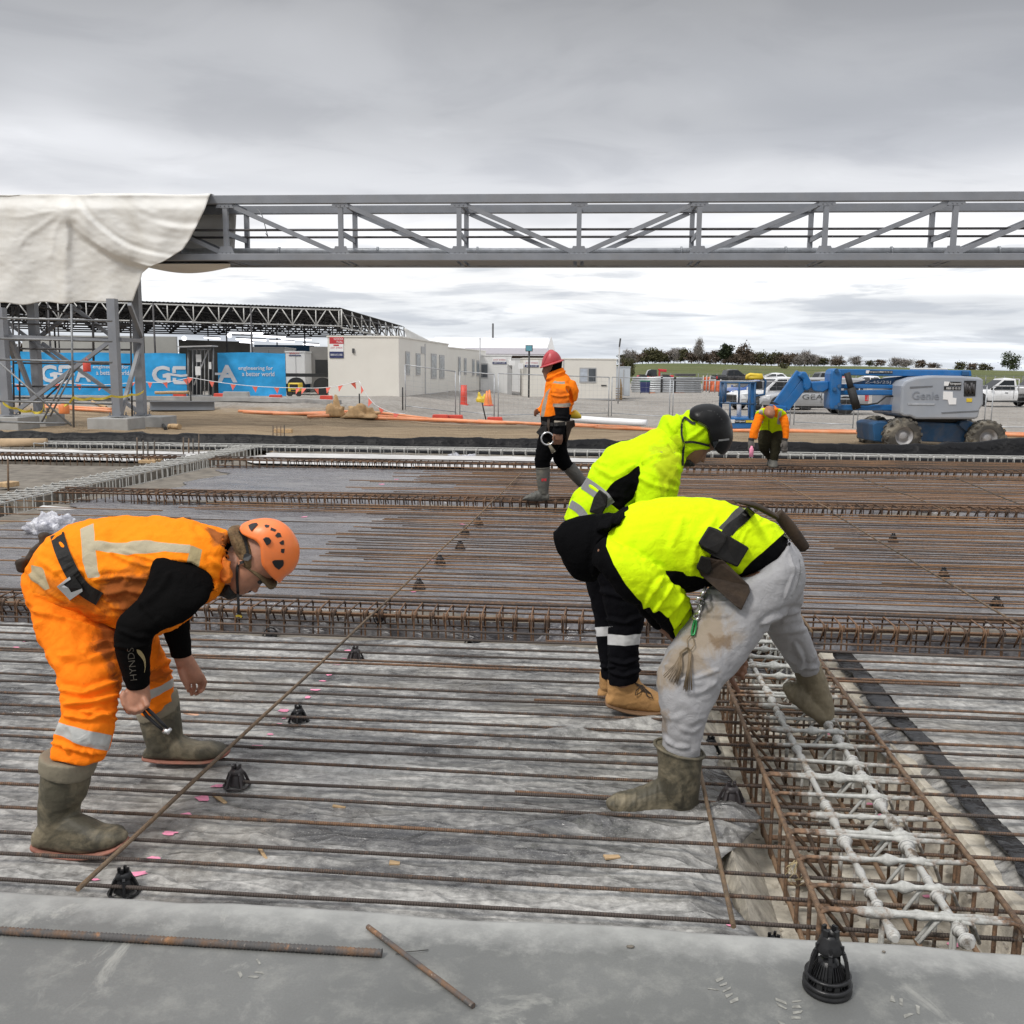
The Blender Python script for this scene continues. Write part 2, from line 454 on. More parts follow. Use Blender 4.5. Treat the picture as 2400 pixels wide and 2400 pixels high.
def m_concrete():
 n = NT('slab_concrete'); v = n.world()
 a = n.noise(v,1.1,6,0.6,0.3); b = n.noise(v,9,6,0.7); c0 = n.noise(v,160,3,0.6)
 c = n.mix(n.ramp(a,[(0.3,0),(0.7,1)]),(0.112,0.115,0.110),(0.185,0.188,0.180))
 c = n.mix(n.ramp(b,[(0.50,0),(0.72,0.5)]),c,(0.29,0.29,0.265))
 c = n.mix(n.ramp(c0,[(0.3,0.22),(0.7,0)]),c,(0.08,0.08,0.08))
 sm = n.noise(n.world((1.25,1.0,1),(0,0,0.6)),4.2,8,0.74,.7)
 sm2 = n.noise(v,0.9,3,0.5)
 sf = n.math('MULTIPLY',n.ramp(sm,[(0.57,0),(0.66,1)]),n.ramp(sm2,[(0.40,0),(0.60,0.5)]))
 c = n.mix(sf,c,(0.46,0.455,0.41))
 sp = n.N.new('ShaderNodeSeparateXYZ'); g2 = n.N.new('ShaderNodeNewGeometry'); n.L.new(g2.outputs['Position'],sp.inputs[0])
 ej = n.math('ADD',sp.outputs[1],n.math('MULTIPLY',n.math('SUBTRACT',b,0.5),0.22))
 em = n.ramp(n.math('SUBTRACT',ej,2.0),[(0.36,0),(0.48,0.6),(0.58,0.95)])
 c = n.mix(em,c,(0.42,0.42,0.40))
 nm = n.bump(n.noise(v,55,6,0.7),0.2,0.004)
 return n.done(c,n.math('ADD',n.math('MULTIPLY',b,0.3),0.42),0,nm,0.4)
def m_rebar(name,dark=(0.075,0.060,0.052),rust=(0.225,0.125,0.070),amt=0.5,axis='X',cement=0.0):
 n = NT(name); v = n.coord('Object')
 st = {'X': (0.6,9,9),'Y': (9,0.6,9)}[axis]
 a = n.noise(n.coord('Object',st),1.6,5,0.65); b = n.noise(v,45,5,0.65)
 rn = n.rnd()
 s = n.math('ADD',n.math('ADD',n.math('MULTIPLY',a,0.6),n.math('MULTIPLY',b,0.4)),n.math('MULTIPLY',n.math('SUBTRACT',rn,0.5),0.22))
 c = n.mix(n.ramp(s,[(0.62 - 0.35*amt,0),(0.80 - 0.35*amt,1)]),dark,rust)
 c = n.mix(n.ramp(b,[(0.60,0),(0.75,0.6)]),c,(0.26,0.15,0.085))
 hi = n.noise(n.coord('Object',st),3.1,4,0.6)
 c = n.mix(n.ramp(hi,[(0.58,0),(0.74,0.55)]),c,(0.20,0.165,0.13))
 if cement > 0:
  k = n.noise(v,14,6,0.65)
  c = n.mix(n.ramp(k,[(0.62 - 0.42*cement,0),(0.74 - 0.42*cement,1)]),c,(0.46,0.455,0.43))
 w = n.wave(v,38.0,0.0,0,1.0,axis)
 return n.done(c,0.68,0.0,n.bump(w,0.75,0.004),0.35)
M_GRAVEL = m_gravel()
M_SHEET_NEAR = m_sheet('dusty_polythene',0.95,(0.044,0.044,0.047),0.17)
M_SHEET_FAR = m_sheet('clean_polythene',0.36,(0.135,0.13,0.138),0.22)
M_SHEET_BLACK = m_sheet('black_polythene',0.0,(0.008,0.008,0.009),0.42)
M_SHEET_FLAP = m_sheet('torn_black_polythene',0.06,(0.009,0.009,0.010),0.2)
M_SLAB = m_concrete()
M_RB = m_rebar('rebar_steel',amt=0.42)
M_RBF = m_rebar('rusty_mat_steel',dark=(.085,.062,.048),rust=(.285,.158,.080),amt=.6)
M_RBY = m_rebar('rebar_steel_lengthwise',dark=(0.09,0.07,0.05),rust=(0.21,0.135,0.075),amt=0.5,axis='Y')
M_RUST = m_rebar('rusty_cage_steel',dark=(0.060,0.040,0.029),rust=(0.185,0.105,0.060),amt=0.62)
M_RUSTY = m_rebar('rusty_cage_steel_y',dark=(0.085,0.056,0.038),rust=(0.26,0.165,0.098),amt=0.65,axis='Y')
M_SPLAT = m_rebar('cement_splashed_steel',amt=0.5,cement=0.95)
M_SPLATY = m_rebar('cement_splashed_steel_y',dark=(.10,.08,.06),rust=(.24,.17,.11),amt=0.5,axis='Y',cement=0.62)
M_SPLATG = m_rebar('cement_grey_steel',dark=(0.10,0.09,0.075),rust=(0.19,0.15,0.11),amt=0.4,cement=0.85,axis='Y')
M_SAND = pmat('sandy_subgrade',(0.47,0.43,0.355),0.95,0,0.35,9,0.9,38,(0.18,0.16,0.13),0.75,6)
M_DARKSOIL = pmat('damp_soil',(0.150,0.132,0.108),0.95,0,0.4,6,0.8,30,(0.25,0.225,0.185),0.6,2)
M_SCREED = pmat('white_screed',(0.55,0.54,0.525),0.75,0,0.15,2.0,0.3,30,(0.30,0.29,0.28),0.6,1.2)
# ------------------------------------------------------------------ ground sheet out to the horizon
def build_terrain():
 ys = list(np.arange(20.2,60,0.45)) + list(np.geomspace(60,1500,60))
 ys = [-60,-20,0,10,17,19.4] + ys
 xs = sorted(set([-1500,-900,-500,-300,-200,-140,-100,-75] + list(np.arange(-60,60.1,1.0)) + [75,100,140,200,300,500,900,1500]))
 X,Y = np.meshgrid(xs,ys)
 Z = terrain_z(X,Y)
 inside = (Y < 20.6)
 Z = np.where(inside,-0.6,Z)
 det = fbm(X*0.8,Y*0.8,o=3) * 0.045 * (Y > 20.6) * (Y < 70)
 Z = Z + det
 V = np.stack([X,Y,Z],-1).reshape(-1,3)
 mb = MB(); mb.grid([tuple(p) for p in V],len(xs),len(ys))
 o = mb.build('ground',M_GRAVEL,origin=(0,0,0)); tag(o,kind='structure')
build_terrain()
# ---- pad layout
Y_SLAB = G(1200,2148,0.10).y
CAGE_Y = [G(1200,1447,0.10).y + 0.14,G(1200,1176,0.10).y + 0.14,G(1200,1089,0.10).y + 0.14,18.6]
XR0 = (G(1938,2174,0.10).x + G(1705,1595,0.10).x) / 2
XR1 = XR0 + 0.56
XL = G(313,1105,0.10).x
print('PAD',Y_SLAB,CAGE_Y,XR0,XR1,XL,[round(G(px,py,.1).x,2) for px,py in ((1938,2174),(1705,1595),(0,1172),(626,1037))],
      [round(G(px,py,.1).y,2) for px,py in ((0,2093),(1200,2148),(2400,2224))])
TR = 0.24
def build_pad():
 """the prepared subgrade: flat bays with trenches for the ground beams"""
 yb = [Y_SLAB - 0.3]
 for c in CAGE_Y: yb += [c - TR,c - TR + 0.03,c + TR - 0.03,c + TR]
 yb += [20.9]
 xb = [-24,XL - 0.30,XL - 0.27,XL + 0.27,XL + 0.30,XR0 - 0.32,XR0 - 0.20,XR0 - 0.03,XR1 + 0.04,XR1 + 0.13,24]
 def inX(x): return (XL - 0.275 < x < XL + 0.275)
 def inR(x,y): return (XR0 - 0.035 < x < XR1 + 0.045) and y < CAGE_Y[0] + TR - 0.02
 def inY(y): return any(c - TR + 0.02 < y < c + TR - 0.02 for c in CAGE_Y)
 xs = sorted(set(xb + [round(x,3) for x in np.arange(-23.5,24,0.5)])); ys = sorted(set(yb + [round(y,3) for y in np.arange(3,20.8,0.4)]))
 V = []
 for y in ys:
  for x in xs:
   z = -0.035
   if inX(x) or inR(x,y) or inY(y): z = -0.20
   if abs(x - XR0 + 0.20) < .002 and y < CAGE_Y[0] - TR: z = -0.10
   V.append((x,y,z + 0.008 * float(vnoise(x*3.1,y*3.1))))
 mb = MB(); mb.grid(V,len(xs),len(ys),smooth=False)
 nx = len(xs); k = 0
 for j in range(len(ys)-1):
  for i in range(nx-1):
   cx,cy = (xs[i]+xs[i+1])/2,(ys[j]+ys[j+1])/2
   mb.mi[k] = 0 if (XR0 - 0.65 < cx < XR1 + 0.35 and cy < CAGE_Y[0] - TR) else (2 if any(abs(cy-c) < TR for c in CAGE_Y[:3]) and cx > XL + .4 else 1)
   k += 1
 o = mb.build('subgrade',[M_SAND,M_DARKSOIL,M_SHEET_FAR],origin=(0,0,0)); tag(o,kind='structure')
build_pad()
# ---- concrete slab in the foreground
def build_slab():
 xs = np.linspace(-9,9,121)
 prof = [(-4.0,0.10),(0.0,0.10),(1.6,0.10),(2.2,0.1),(Y_SLAB - 0.22,0.0995),(Y_SLAB - 0.08,0.0985),(Y_SLAB - 0.03,0.096),(Y_SLAB - 0.01,0.089),(Y_SLAB,0.074),(Y_SLAB + 0.004,0.03),(Y_SLAB + 0.004,-0.25),(-4.0,-0.25)]
 rr = []
 for x in xs:
  j = 0.014 * float(fbm(x*2.3,0.3,o=3)) + 0.004 * float(vnoise(x*17,5.1))
  rr.append([(x,y + (j if y > 2.3 else 0),z) for y,z in prof])
 mb = MB(); mb.rings(rr,True,None,True)
 o = mb.build('concrete_slab',M_SLAB,origin=(0,0,0)); tag(o,kind='structure')
build_slab()
# ---- polythene sheets
def sheet(name,x0,x1,y0,y1,step,mat,amp,label,seed,z0=0.0,droop=(0,0,0,0),edge_jit=0.05,wr=1.0,base_fn=None):
 nx = int((x1-x0)/step) + 1; ny = int((y1-y0)/step) + 1
 X,Y = np.meshgrid(np.linspace(x0,x1,nx),np.linspace(y0,y1,ny))
 U,Vv = (X - x0)/(x1-x0),(Y - y0)/(y1-y0)
 jx = edge_jit * fbm(Y*1.7 + seed,Y*0 + seed,o=4); jy = edge_jit * fbm(X*1.3 + seed,X*0 + 9 + seed,o=4)
 XX = X + jx * np.where(U > 0.5,smooth01(0.9,1,U),smooth01(0.1,0,U))
 YY = Y + jy * np.where(Vv > 0.5,smooth01(0.9,1,Vv),smooth01(0.1,0,Vv))
 a = 0.15 + seed * 0.07
 r1 = 1 - np.abs(fbm(X*0.9 + Y*0.25 + seed,Y*2.6 - X*0.3,o=4))
 r2 = 1 - np.abs(fbm((X*cos(a)+Y*sin(a))*2.2,(Y*cos(a)-X*sin(a))*6.5 + seed*3,o=3))
 lowf = fbm(X*0.7 + seed*5,Y*0.9,o=2)
 Z = z0 + amp * (0.45*lowf + 0.75*np.clip(r1 - 0.55,0,1)**2 * 2.4 * wr + 0.30*np.clip(r2 - 0.6,0,1)**1.5 * 2.2 * wr) + 0.0025*fbm(X*11,Y*15,o=3)
 d0,d1,e0,e1 = droop
 dl = 0.16
 Z = Z - d0 * smooth01(dl,0,X - x0) - d1 * smooth01(dl,0,x1 - X) - e0 * smooth01(dl,0,Y - y0) - e1 * smooth01(dl,0,y1 - Y)
 if base_fn is not None: Z = Z + base_fn(X,Y)
 mb = MB(); mb.grid([tuple(p) for p in np.stack([XX,YY,Z],-1).reshape(-1,3)],nx,ny)
 o = mb.build(name,mat)
 s = o.modifiers.new('thickness','SOLIDIFY'); s.thickness = 0.003; s.offset = -1
 return tag(o,label,'polythene sheet')
c1,c2,c3,c4 = CAGE_Y
def fold(X,Y):
 fx = smooth01(XR0 - 1.1,XR0 - 0.35,X); f = np.exp(-((Y - 3.33 - 0.1*np.sin(X*4))/0.05)**2)
 g = np.exp(-(((X - (XR0 - 0.24))/0.07)**2 + ((Y - 3.36)/0.09)**2))
 b = 0.028*np.exp(-(((X + 0.75 - (Y-3.9)*2.4)/0.10)**2)) * smooth01(3.6,4.0,Y) * smooth01(5.0,4.4,Y)
 return 0.045*fx*f + 0.06*g + b
sheet('polythene_sheet',-7.2,XR0 - 0.15,Y_SLAB - 0.02,c1 - TR + 0.04,0.022,M_SHEET_NEAR,0.030,'dusty grey black polythene sheet under the nearest bars left of the near trench',1,droop=(0,0.035,0.0,0.15),edge_jit=0.11,base_fn=fold)
sheet('polythene_sheet',XR1 + 0.12,7.5,Y_SLAB - 0.02,c1 - TR + 0.04,0.024,M_SHEET_NEAR,0.026,'dusty polythene sheet with a torn edge right of the near trench',2,droop=(0.06,0,0,0.15),edge_jit=0.07)
sheet('polythene_sheet',XL + 0.75,9.5,c1 + TR - 0.04,c2 - TR + 0.04,0.035,M_SHEET_FAR,0.022,'smooth purple grey polythene sheet in the bay behind the nearest beam cage',3,droop=(0.02,0,0.15,0.15),edge_jit=0.22,wr=0.8)
sheet('polythene_sheet',XL + 0.9,12.5,c2 + TR - 0.04,c3 - TR + 0.04,0.045,M_SHEET_FAR,0.025,'purple grey polythene sheet in the second bay beyond, under the walking man',4,droop=(0.02,0,0.15,0.15),edge_jit=0.30,wr=0.9)
sheet('polythene_sheet',0.5,14.5,c3 + TR - 0.04,c4 - TR + 0.04,0.07,M_SHEET_FAR,0.02,'narrow polythene sheet of the farthest bay at the black upstand',5,droop=(0,0,0.15,0.15),edge_jit=0.3,wr=0.6)
sheet('polythene_flap',XR1 + 0.20,XR1 + 0.285,Y_SLAB + 0.02,c1 - TR - 0.25,0.016,M_SHEET_FLAP,0.010,'shiny black strip of polythene with a torn curling edge beside the near trench',6,z0=0.020,droop=(0,0,0,0),edge_jit=0.05,wr=1.3)
def screed(x0,x1,y0,y1,seed):
 xs = np.linspace(x0,x1,60); ys = np.linspace(y0,y1,24); X,Y = np.meshgrid(xs,ys)
 XX = X + 0.4*fbm(Y*0.8+seed,X*0.1,o=3)*(np.abs((X-x0)/(x1-x0)-.5) > 0.4)
 Z = 0.006 + 0.012*fbm(X*1.2,Y*1.2,o=4)
 mb = MB(); mb.grid([tuple(p) for p in np.stack([XX,Y,Z],-1).reshape(-1,3)],60,24); return mb
tag(screed(XL + 0.6,0.9,c3 + TR + 0.02,c4 - TR - 0.02,1).build('blinding_concrete',M_SCREED),kind='structure')
tag(screed(-15.5,XL - 0.5,c3 + TR + 0.02,c4 - TR - 0.02,2).build('blinding_concrete',M_SCREED),kind='structure')
# black upstand lined with polythene along the far edge of the pad
def upstand():
 xs = np.arange(-15.5,15.5,0.06); rr = []
 for x in xs:
  j = 0.05*float(fbm(x*0.9,2.2,o=3)); k = 0.035*float(fbm(x*2.7,8.2,o=3))
  hump = 0.16*math.exp(-((x-8.6)/1.3)**2) + 0.06*math.exp(-((x-11.0)/0.8)**2)
  y0 = 19.72 + j
  h = 0.26 + k*0.6 + hump
  rr.append([(x,y0 - 0.45,-0.02 + 0.3*k),(x,y0 - 0.22,0.01 + k*0.5),(x,y0 - 0.08,0.035 + k),(x,y0 - 0.03,h*0.55 + k*0.4),(x,y0 + 0.02,h*0.95),
                   (x,y0 + 0.10,h),(x,y0 + 0.30 + k,h*0.9 + k*0.5),(x,y0 + 0.55 + j,-0.05 + k + 0.4*hump),(x,y0 + 0.75 + j,-0.12)])
 mb = MB(); mb.rings(rr,False,None,True,closed=False)
 tag(mb.build('polythene_upstand',M_SHEET_BLACK),'shiny black polythene lining draped over the far edge of the pad','polythene sheet')
upstand()
# ------------------------------------------------------------------ loose reinforcing bars
def wob_bar(length,r,seed,axis='X',n=8,wob=0.006):
 k = max(4,int(length / 0.45)); pts = []
 for i in range(k+1):
  t = -length/2 + length*i/k
  a,b = wob*float(vnoise(t*0.9,seed*3.7)),0.6*wob*float(vnoise(t*1.3,seed*5.1+40))
  pts.append((t,a,b) if axis == 'X' else (a,t,b))
 mb = MB(); mb.tube(pts,r,n); return mb
BAR = {}
def bar(x0,x1,y,z,r,seed,label,group,tilt=0.0,mat=None):
 L = x1 - x0; mat = M_RBF if r < .0068 or y > 12 else M_RB; key = (round(L,1),r,seed % 5,mat.name)
 if key not in BAR: BAR[key] = wob_bar(round(L,1),r,seed % 5,n=10 if r > .0068 else 7).mesh('reinforcing_bar',mat or M_RB)
 o = bpy.data.objects.new('reinforcing_bar',BAR[key]); COL.objects.link(o)
 o.location = ((x0+x1)/2,y,z); o.rotation_euler = (rng.uniform(-3,3)*0,0,tilt)
 return tag(o,label,'rebar',group)
# front bay: rows measured in the photograph at x=900 px
rows_px = [2110,2038,1985,1928,1905,1868,1825,1802,1785,1758,1728,1714,1658,1653,1622,1608,1598,1585,1562,1545,1530,1518]
y = Y_SLAB + 0.15; k = 0; near_rows = []
while y < c1 - TR - 0.03:
 near_rows.append(y); y += [0.150,0.132,0.165,0.19,0.12,0.20,0.165,0.075][k % 8] * rng.uniform(0.92,1.08); k += 1
for k,y in enumerate(near_rows):
 bar(-7.0,XR1 + 0.2 + rng.uniform(0.3,1.2) if k % 6 == 3 else 7.2,y,0.036 + rng.uniform(-.004,.010),0.0068,k,'long ribbed reinforcing bar lying across the dusty sheet of the nearest bay',
  'reinforcing bars across the nearest bay',rng.uniform(-.0035,.0035))
 if k % 7 == 5:
  bar(-0.3,7.4,y + 0.024,0.036,0.0068,k + 3,'short lapped bar lying beside a long bar in the nearest bay','lapped bars of the nearest bay',rng.uniform(-.004,.004))
y = c1 + TR + 0.06; k = 0
while y < c2 - TR - 0.02:
 t = (y - c1)/(c2 - c1)
 xl = -2.42 + rng.uniform(-.16,.14) + (0.35 if k % 5 == 2 else 0) - (2.3 if t > .8 or k % 6 == 4 else 0)
 bar(xl,9.2,y,0.05 + rng.uniform(-.004,.012),0.0060,k,'reinforcing bar with its bare end on the purple sheet behind the nearest beam cage','reinforcing bars of the second bay',rng.uniform(-.003,.003))
 if k % 4 == 1:
  bar(xl - 6.2,min(xl,-2.4) + rng.uniform(-2.6,-1.4),y + 0.05,0.04,0.0066,k + 1,'odd bar lying behind the bending man in the orange vest','odd bars at the left of the second bay',rng.uniform(-.01,.01))
 if k % 3 == 0:
  bar(2.2 + rng.uniform(-.5,.5),9.6,y + 0.03,0.054,0.0066,k + 2,'lapped bar at the right of the second bay','lapped bars of the second bay',rng.uniform(-.004,.004))
 y += 0.118 * rng.uniform(0.85,1.15); k += 1
y = c2 + TR + 0.06; k = 0
while y < c3 - TR - 0.02:
 xl = -2.0 + rng.uniform(-1.8,0.8)
 bar(xl,12.2,y,0.055 + rng.uniform(-.004,.012),0.0064,k,'reinforcing bar of the far bay near the walking man','reinforcing bars of the third bay',rng.uniform(-.003,.003))
 y += 0.108 * rng.uniform(0.8,1.2); k += 1
y = c3 + TR + 0.06; k = 0
while y < c4 - TR - 0.02:
 bar(0.4 + rng.uniform(-.6,1.2),14.2,y,0.055,0.0078,k,'reinforcing bar of the last bay in front of the black upstand','reinforcing bars of the farthest bay',rng.uniform(-.004,.004))
 y += 0.13 * rng.uniform(0.8,1.2); k += 1
# long bars laid the other way
def ybar(a,b,r,label,seed,group=None):
 a,b = Vector(a),Vector(b); L = (b - a).length
 mb = MB(); n = int(L/0.4) + 2; pts = []
 for i in range(n+1):
  p = a.lerp(b,i/n); pts.append((p.x + 0.007*float(vnoise(p.y*1.1,seed)),p.y,p.z + 0.004*float(vnoise(p.y*1.7,seed+9))))
 mb.tube(pts,r,9); return tag(mb.build('reinforcing_bar',M_RBY),label,'rebar',group)
ybar(G(186,2086,.115),G(1165,1166,.13),0.0078,'long bar running away from the slab past the orange vest man, over the crosswise bars',1)
ybar(G(1165,1166,.13),G(1222,1108,.10),0.0078,'bar running on beyond the second beam cage beside the walking man',7)
ybar(G(1641,1790,.06),G(1722,2172,.09),0.0078,'bar running away beside the front boot of the man in grey trousers',2)
ybar(G(1900,1480,.12),G(1700,1185,.12),0.0075,'bar running away behind the back leg of the man in grey trousers',3)
ybar(G(2400,1470,.115),G(1955,1205,.13),0.0075,'long bar running away at the right edge of the second bay',4)
ybar(G(1950,1196,.12),G(1802,1114,.13),0.0075,'bar running away in the third bay towards the stooping man',5)
ybar(G(2240,1202,.12),G(2019,1120,.13),0.0075,'bar running away in the third bay under the boom lift',6)
ybar(G(2400,1186,.12),G(2240,1120,.13),0.0075,'bar running away in the third bay at the right edge of the photo',8)
# ------------------------------------------------------------------ beam cages
def stirrup_mesh(w,h,r,axis,hooks=True,seed=0):
 """closed link with bent corners in the plane across the beam, plus hook tails; local origin at the top centre"""
 q = 0.022; pts = []
 for cx,cz,a0 in ((w/2-q,-q,0),(-w/2+q,-q,90),(-w/2+q,-h+q,180),(w/2-q,-h+q,270)):
  for a in (0,45,90):
   t = radians(a0 + a); pts.append((cx + q*cos(t),cz + q*sin(t)))
 f = (lambda a,b,c=0: (c,a,b)) if axis == 'X' else (lambda a,b,c=0: (a,c,b))
 mb = MB(); mb.tube([f(a,b) for a,b in pts],r,6,closed=True)
 if hooks:
  t = 0.012
  mb.tube([f(-w/2 - .004,-0.03,t),f(-w/2 + 0.012,0.010,t),f(-w/2 + 0.035,-0.012,t),f(-w/2 + 0.085,-0.085,t)],r,6)
  mb.tube([f(-w/2 + 0.02,0.008,-t),f(-w/2 - 0.006,-0.012,-t),f(-w/2 + 0.02,-0.055,-t),f(-w/2 + 0.06,-0.11,-t)],r,6)
 return mb
def cage(axis,fixed,a0,a1,w,h,ztop,sp,mats,label,r=0.0055,rl=0.0075,longs=None,view=(None,None),wob=0.004):
 root = empty('beam_cage',((a0+a1)/2,fixed,ztop - h) if axis == 'X' else (fixed,(a0+a1)/2,ztop - h),0,label,'rebar cage','beam cages of bent links and bars')
 me = [stirrup_mesh(w,h,r,axis).mesh('stirrup',m) for m in mats['st']]
 n = int((a1 - a0)/sp)
 allp = [a0 + (i + 0.5)*sp for i in range(n)]
 mid = (view[0] + view[1])/2 if view[0] is not None else (a0+a1)/2
 allp.sort(key=lambda t: abs(t - mid))
 rest = MB()
 for i,t in enumerate(allp):
  t += rng.uniform(-.012,.012)
  loc = Vector((t,fixed,ztop)) if axis == 'X' else Vector((fixed,t,ztop))
  loc += Vector((0,0,rng.uniform(-wob,wob)))
  rot = Matrix.Rotation(rng.uniform(-.05,.05),4,'Z') @ Matrix.Rotation(rng.uniform(-.03,.03),4,'Y' if axis == 'X' else 'X')
  if i < 98:
   o = bpy.data.objects.new('stirrup',me[rng.randrange(len(me))]); COL.objects.link(o); o.parent = root
   o.matrix_basis = Matrix.Translation(loc - root.location) @ rot
  else:
   s = stirrup_mesh(w,h,r,axis,False); Mx = Matrix.Translation(loc) @ rot
   s.v = [tuple(Mx @ Vector(p)) for p in s.v]; rest.add(s.v,s.f,0,True)
 if rest.v:
  o = rest.build('stirrups',mats['st'][0],root); o['kind'] = 'stuff'
 for j,(off,dz,lr,mi) in enumerate(longs):
  mb = MB(); pts = []; m = max(6,int((a1-a0)/0.5))
  for i in range(m+1):
   t = a0 + (a1-a0)*i/m
   u,q = off + 0.006*float(vnoise(t*1.1,j*7.3)),ztop + dz + 0.005*float(vnoise(t*1.3,j*3.3+50))
   pts.append((t,fixed + u,q) if axis == 'X' else (fixed + u,t,q))
  mb.tube(pts,lr,8); mb.build('lengthwise_bar',mats['lo'][mi],root)
 return root
R_ = dict(st=[M_RUST],lo=[M_RUST,M_RB])
RL = 0.0075
lX = lambda w,h: [(-w/2 + .012,-.014,.008,0),(0.0,-.012,.007,0),(w/2 - .014,-.014,.008,0),(w/2 + .012,.008,.011,1),(-w/2 + .03,-.03,.007,1),
                   (-w/2 + .012,-h + .014,.008,0),(0.02,-h + .016,.008,1),(w/2 - .012,-h + .014,.008,0),(-w/2 + .006,-h*0.62,.007,1),(w/2 - .01,-h*0.55,.006,0),(-w/2 - .008,-h*0.84,.007,0)]
cage('X',c1,-7.0,7.2,0.29,0.27,0.105,0.107,R_,'rusty beam cage crossing the site behind the bending men, nearest of the crosswise cages',longs=lX(.29,.27),view=(-3.2,3.4),r=0.0058)
cage('X',c2,XL + 0.2,9.5,0.29,0.27,0.12,0.108,R_,'rusty beam cage under the boots of the walking man',longs=lX(.29,.27),view=(-5.9,5.0),r=0.0065)
cage('X',c3,XL + 0.3,12.5,0.29,0.27,0.12,0.125,R_,'rusty beam cage beneath the stooping man in the yellow vest',longs=lX(.29,.27),view=(-6,7.5),r=0.007)
S_ = dict(st=[M_SPLAT],lo=[M_SPLAT,M_SPLAT])
cage('X',c4,-15.0,14.0,0.29,0.27,0.13,0.24,S_,'cement splashed beam cage along the foot of the black upstand',longs=lX(.29,.27)[:8],view=(-12,9),r=0.008)
cage('X',c3 + 0.15,-16.0,XL - 0.3,0.29,0.27,0.12,0.13,R_,'rusty beam cage at the far left beyond the grey lengthwise cage',longs=lX(.29,.27)[:8],view=(-11,-6.7),r=0.007)
G_ = dict(st=[M_SPLATG],lo=[M_SPLATG,M_SPLATG])
lY = lambda w,h: [(-w/2 + .014,-.014,.009,0),(-w/6,-.014,.009,0),(w/6,-.014,.009,0),(w/2 - .014,-.014,.009,0),(-w/2 + .014,-h + .014,.009,0),(0,-h + .014,.009,0),(w/2 - .014,-h + .014,.009,0)]
cage('Y',XL,9.6,18.9,0.46,0.30,0.12,0.19,G_,'grey cement coated beam cage running away at the far left',longs=lY(.46,.30),r=0.008)
# the wide cage in the trench at the near right: rusty outside, thick with splashed cement in the middle
def m_splash_mid():
 n = NT('cage_steel_cement_middle'); v = n.coord('Object')
 sp = n.N.new('ShaderNodeSeparateXYZ'); n.L.new(n.coord('Object'),sp.inputs[0])
 b = n.noise(v,40,5,0.65); k = n.noise(v,17,6,0.65)
 c = n.mix(n.ramp(b,[(0.35,0),(0.65,1)]),(0.062,0.045,0.034),(0.24,0.145,0.088))
 ax = n.math('ABSOLUTE',n.math('ADD',sp.outputs[0],-0.03))
 zz = n.math('ADD',sp.outputs[2],0.06)
 m = n.math('SUBTRACT',n.math('ADD',k,0.25),n.math('MULTIPLY',ax,1.55))
 m = n.math('ADD',m,n.math('MULTIPLY',n.math('MINIMUM',zz,0.0),2.0))
 c = n.mix(n.ramp(m,[(0.40,0),(0.56,1)]),c,n.mix(n.ramp(b,[(0.3,0),(0.7,1)]),(0.30,0.30,0.28),(0.52,0.52,0.49)))
 return n.done(c,0.8,0,n.bump(n.noise(v,90,4,0.7),0.6,0.006),0.3)
M_SPLMID = m_splash_mid()
def lumpy(pts,r,n,seed,amt):
 rs = [r * (1 + amt * max(0,float(fbm(i*0.8 + seed*7,seed,o=3)))) for i in range(len(pts))]
 mb = MB(); mb.tube(pts,rs,n); return mb
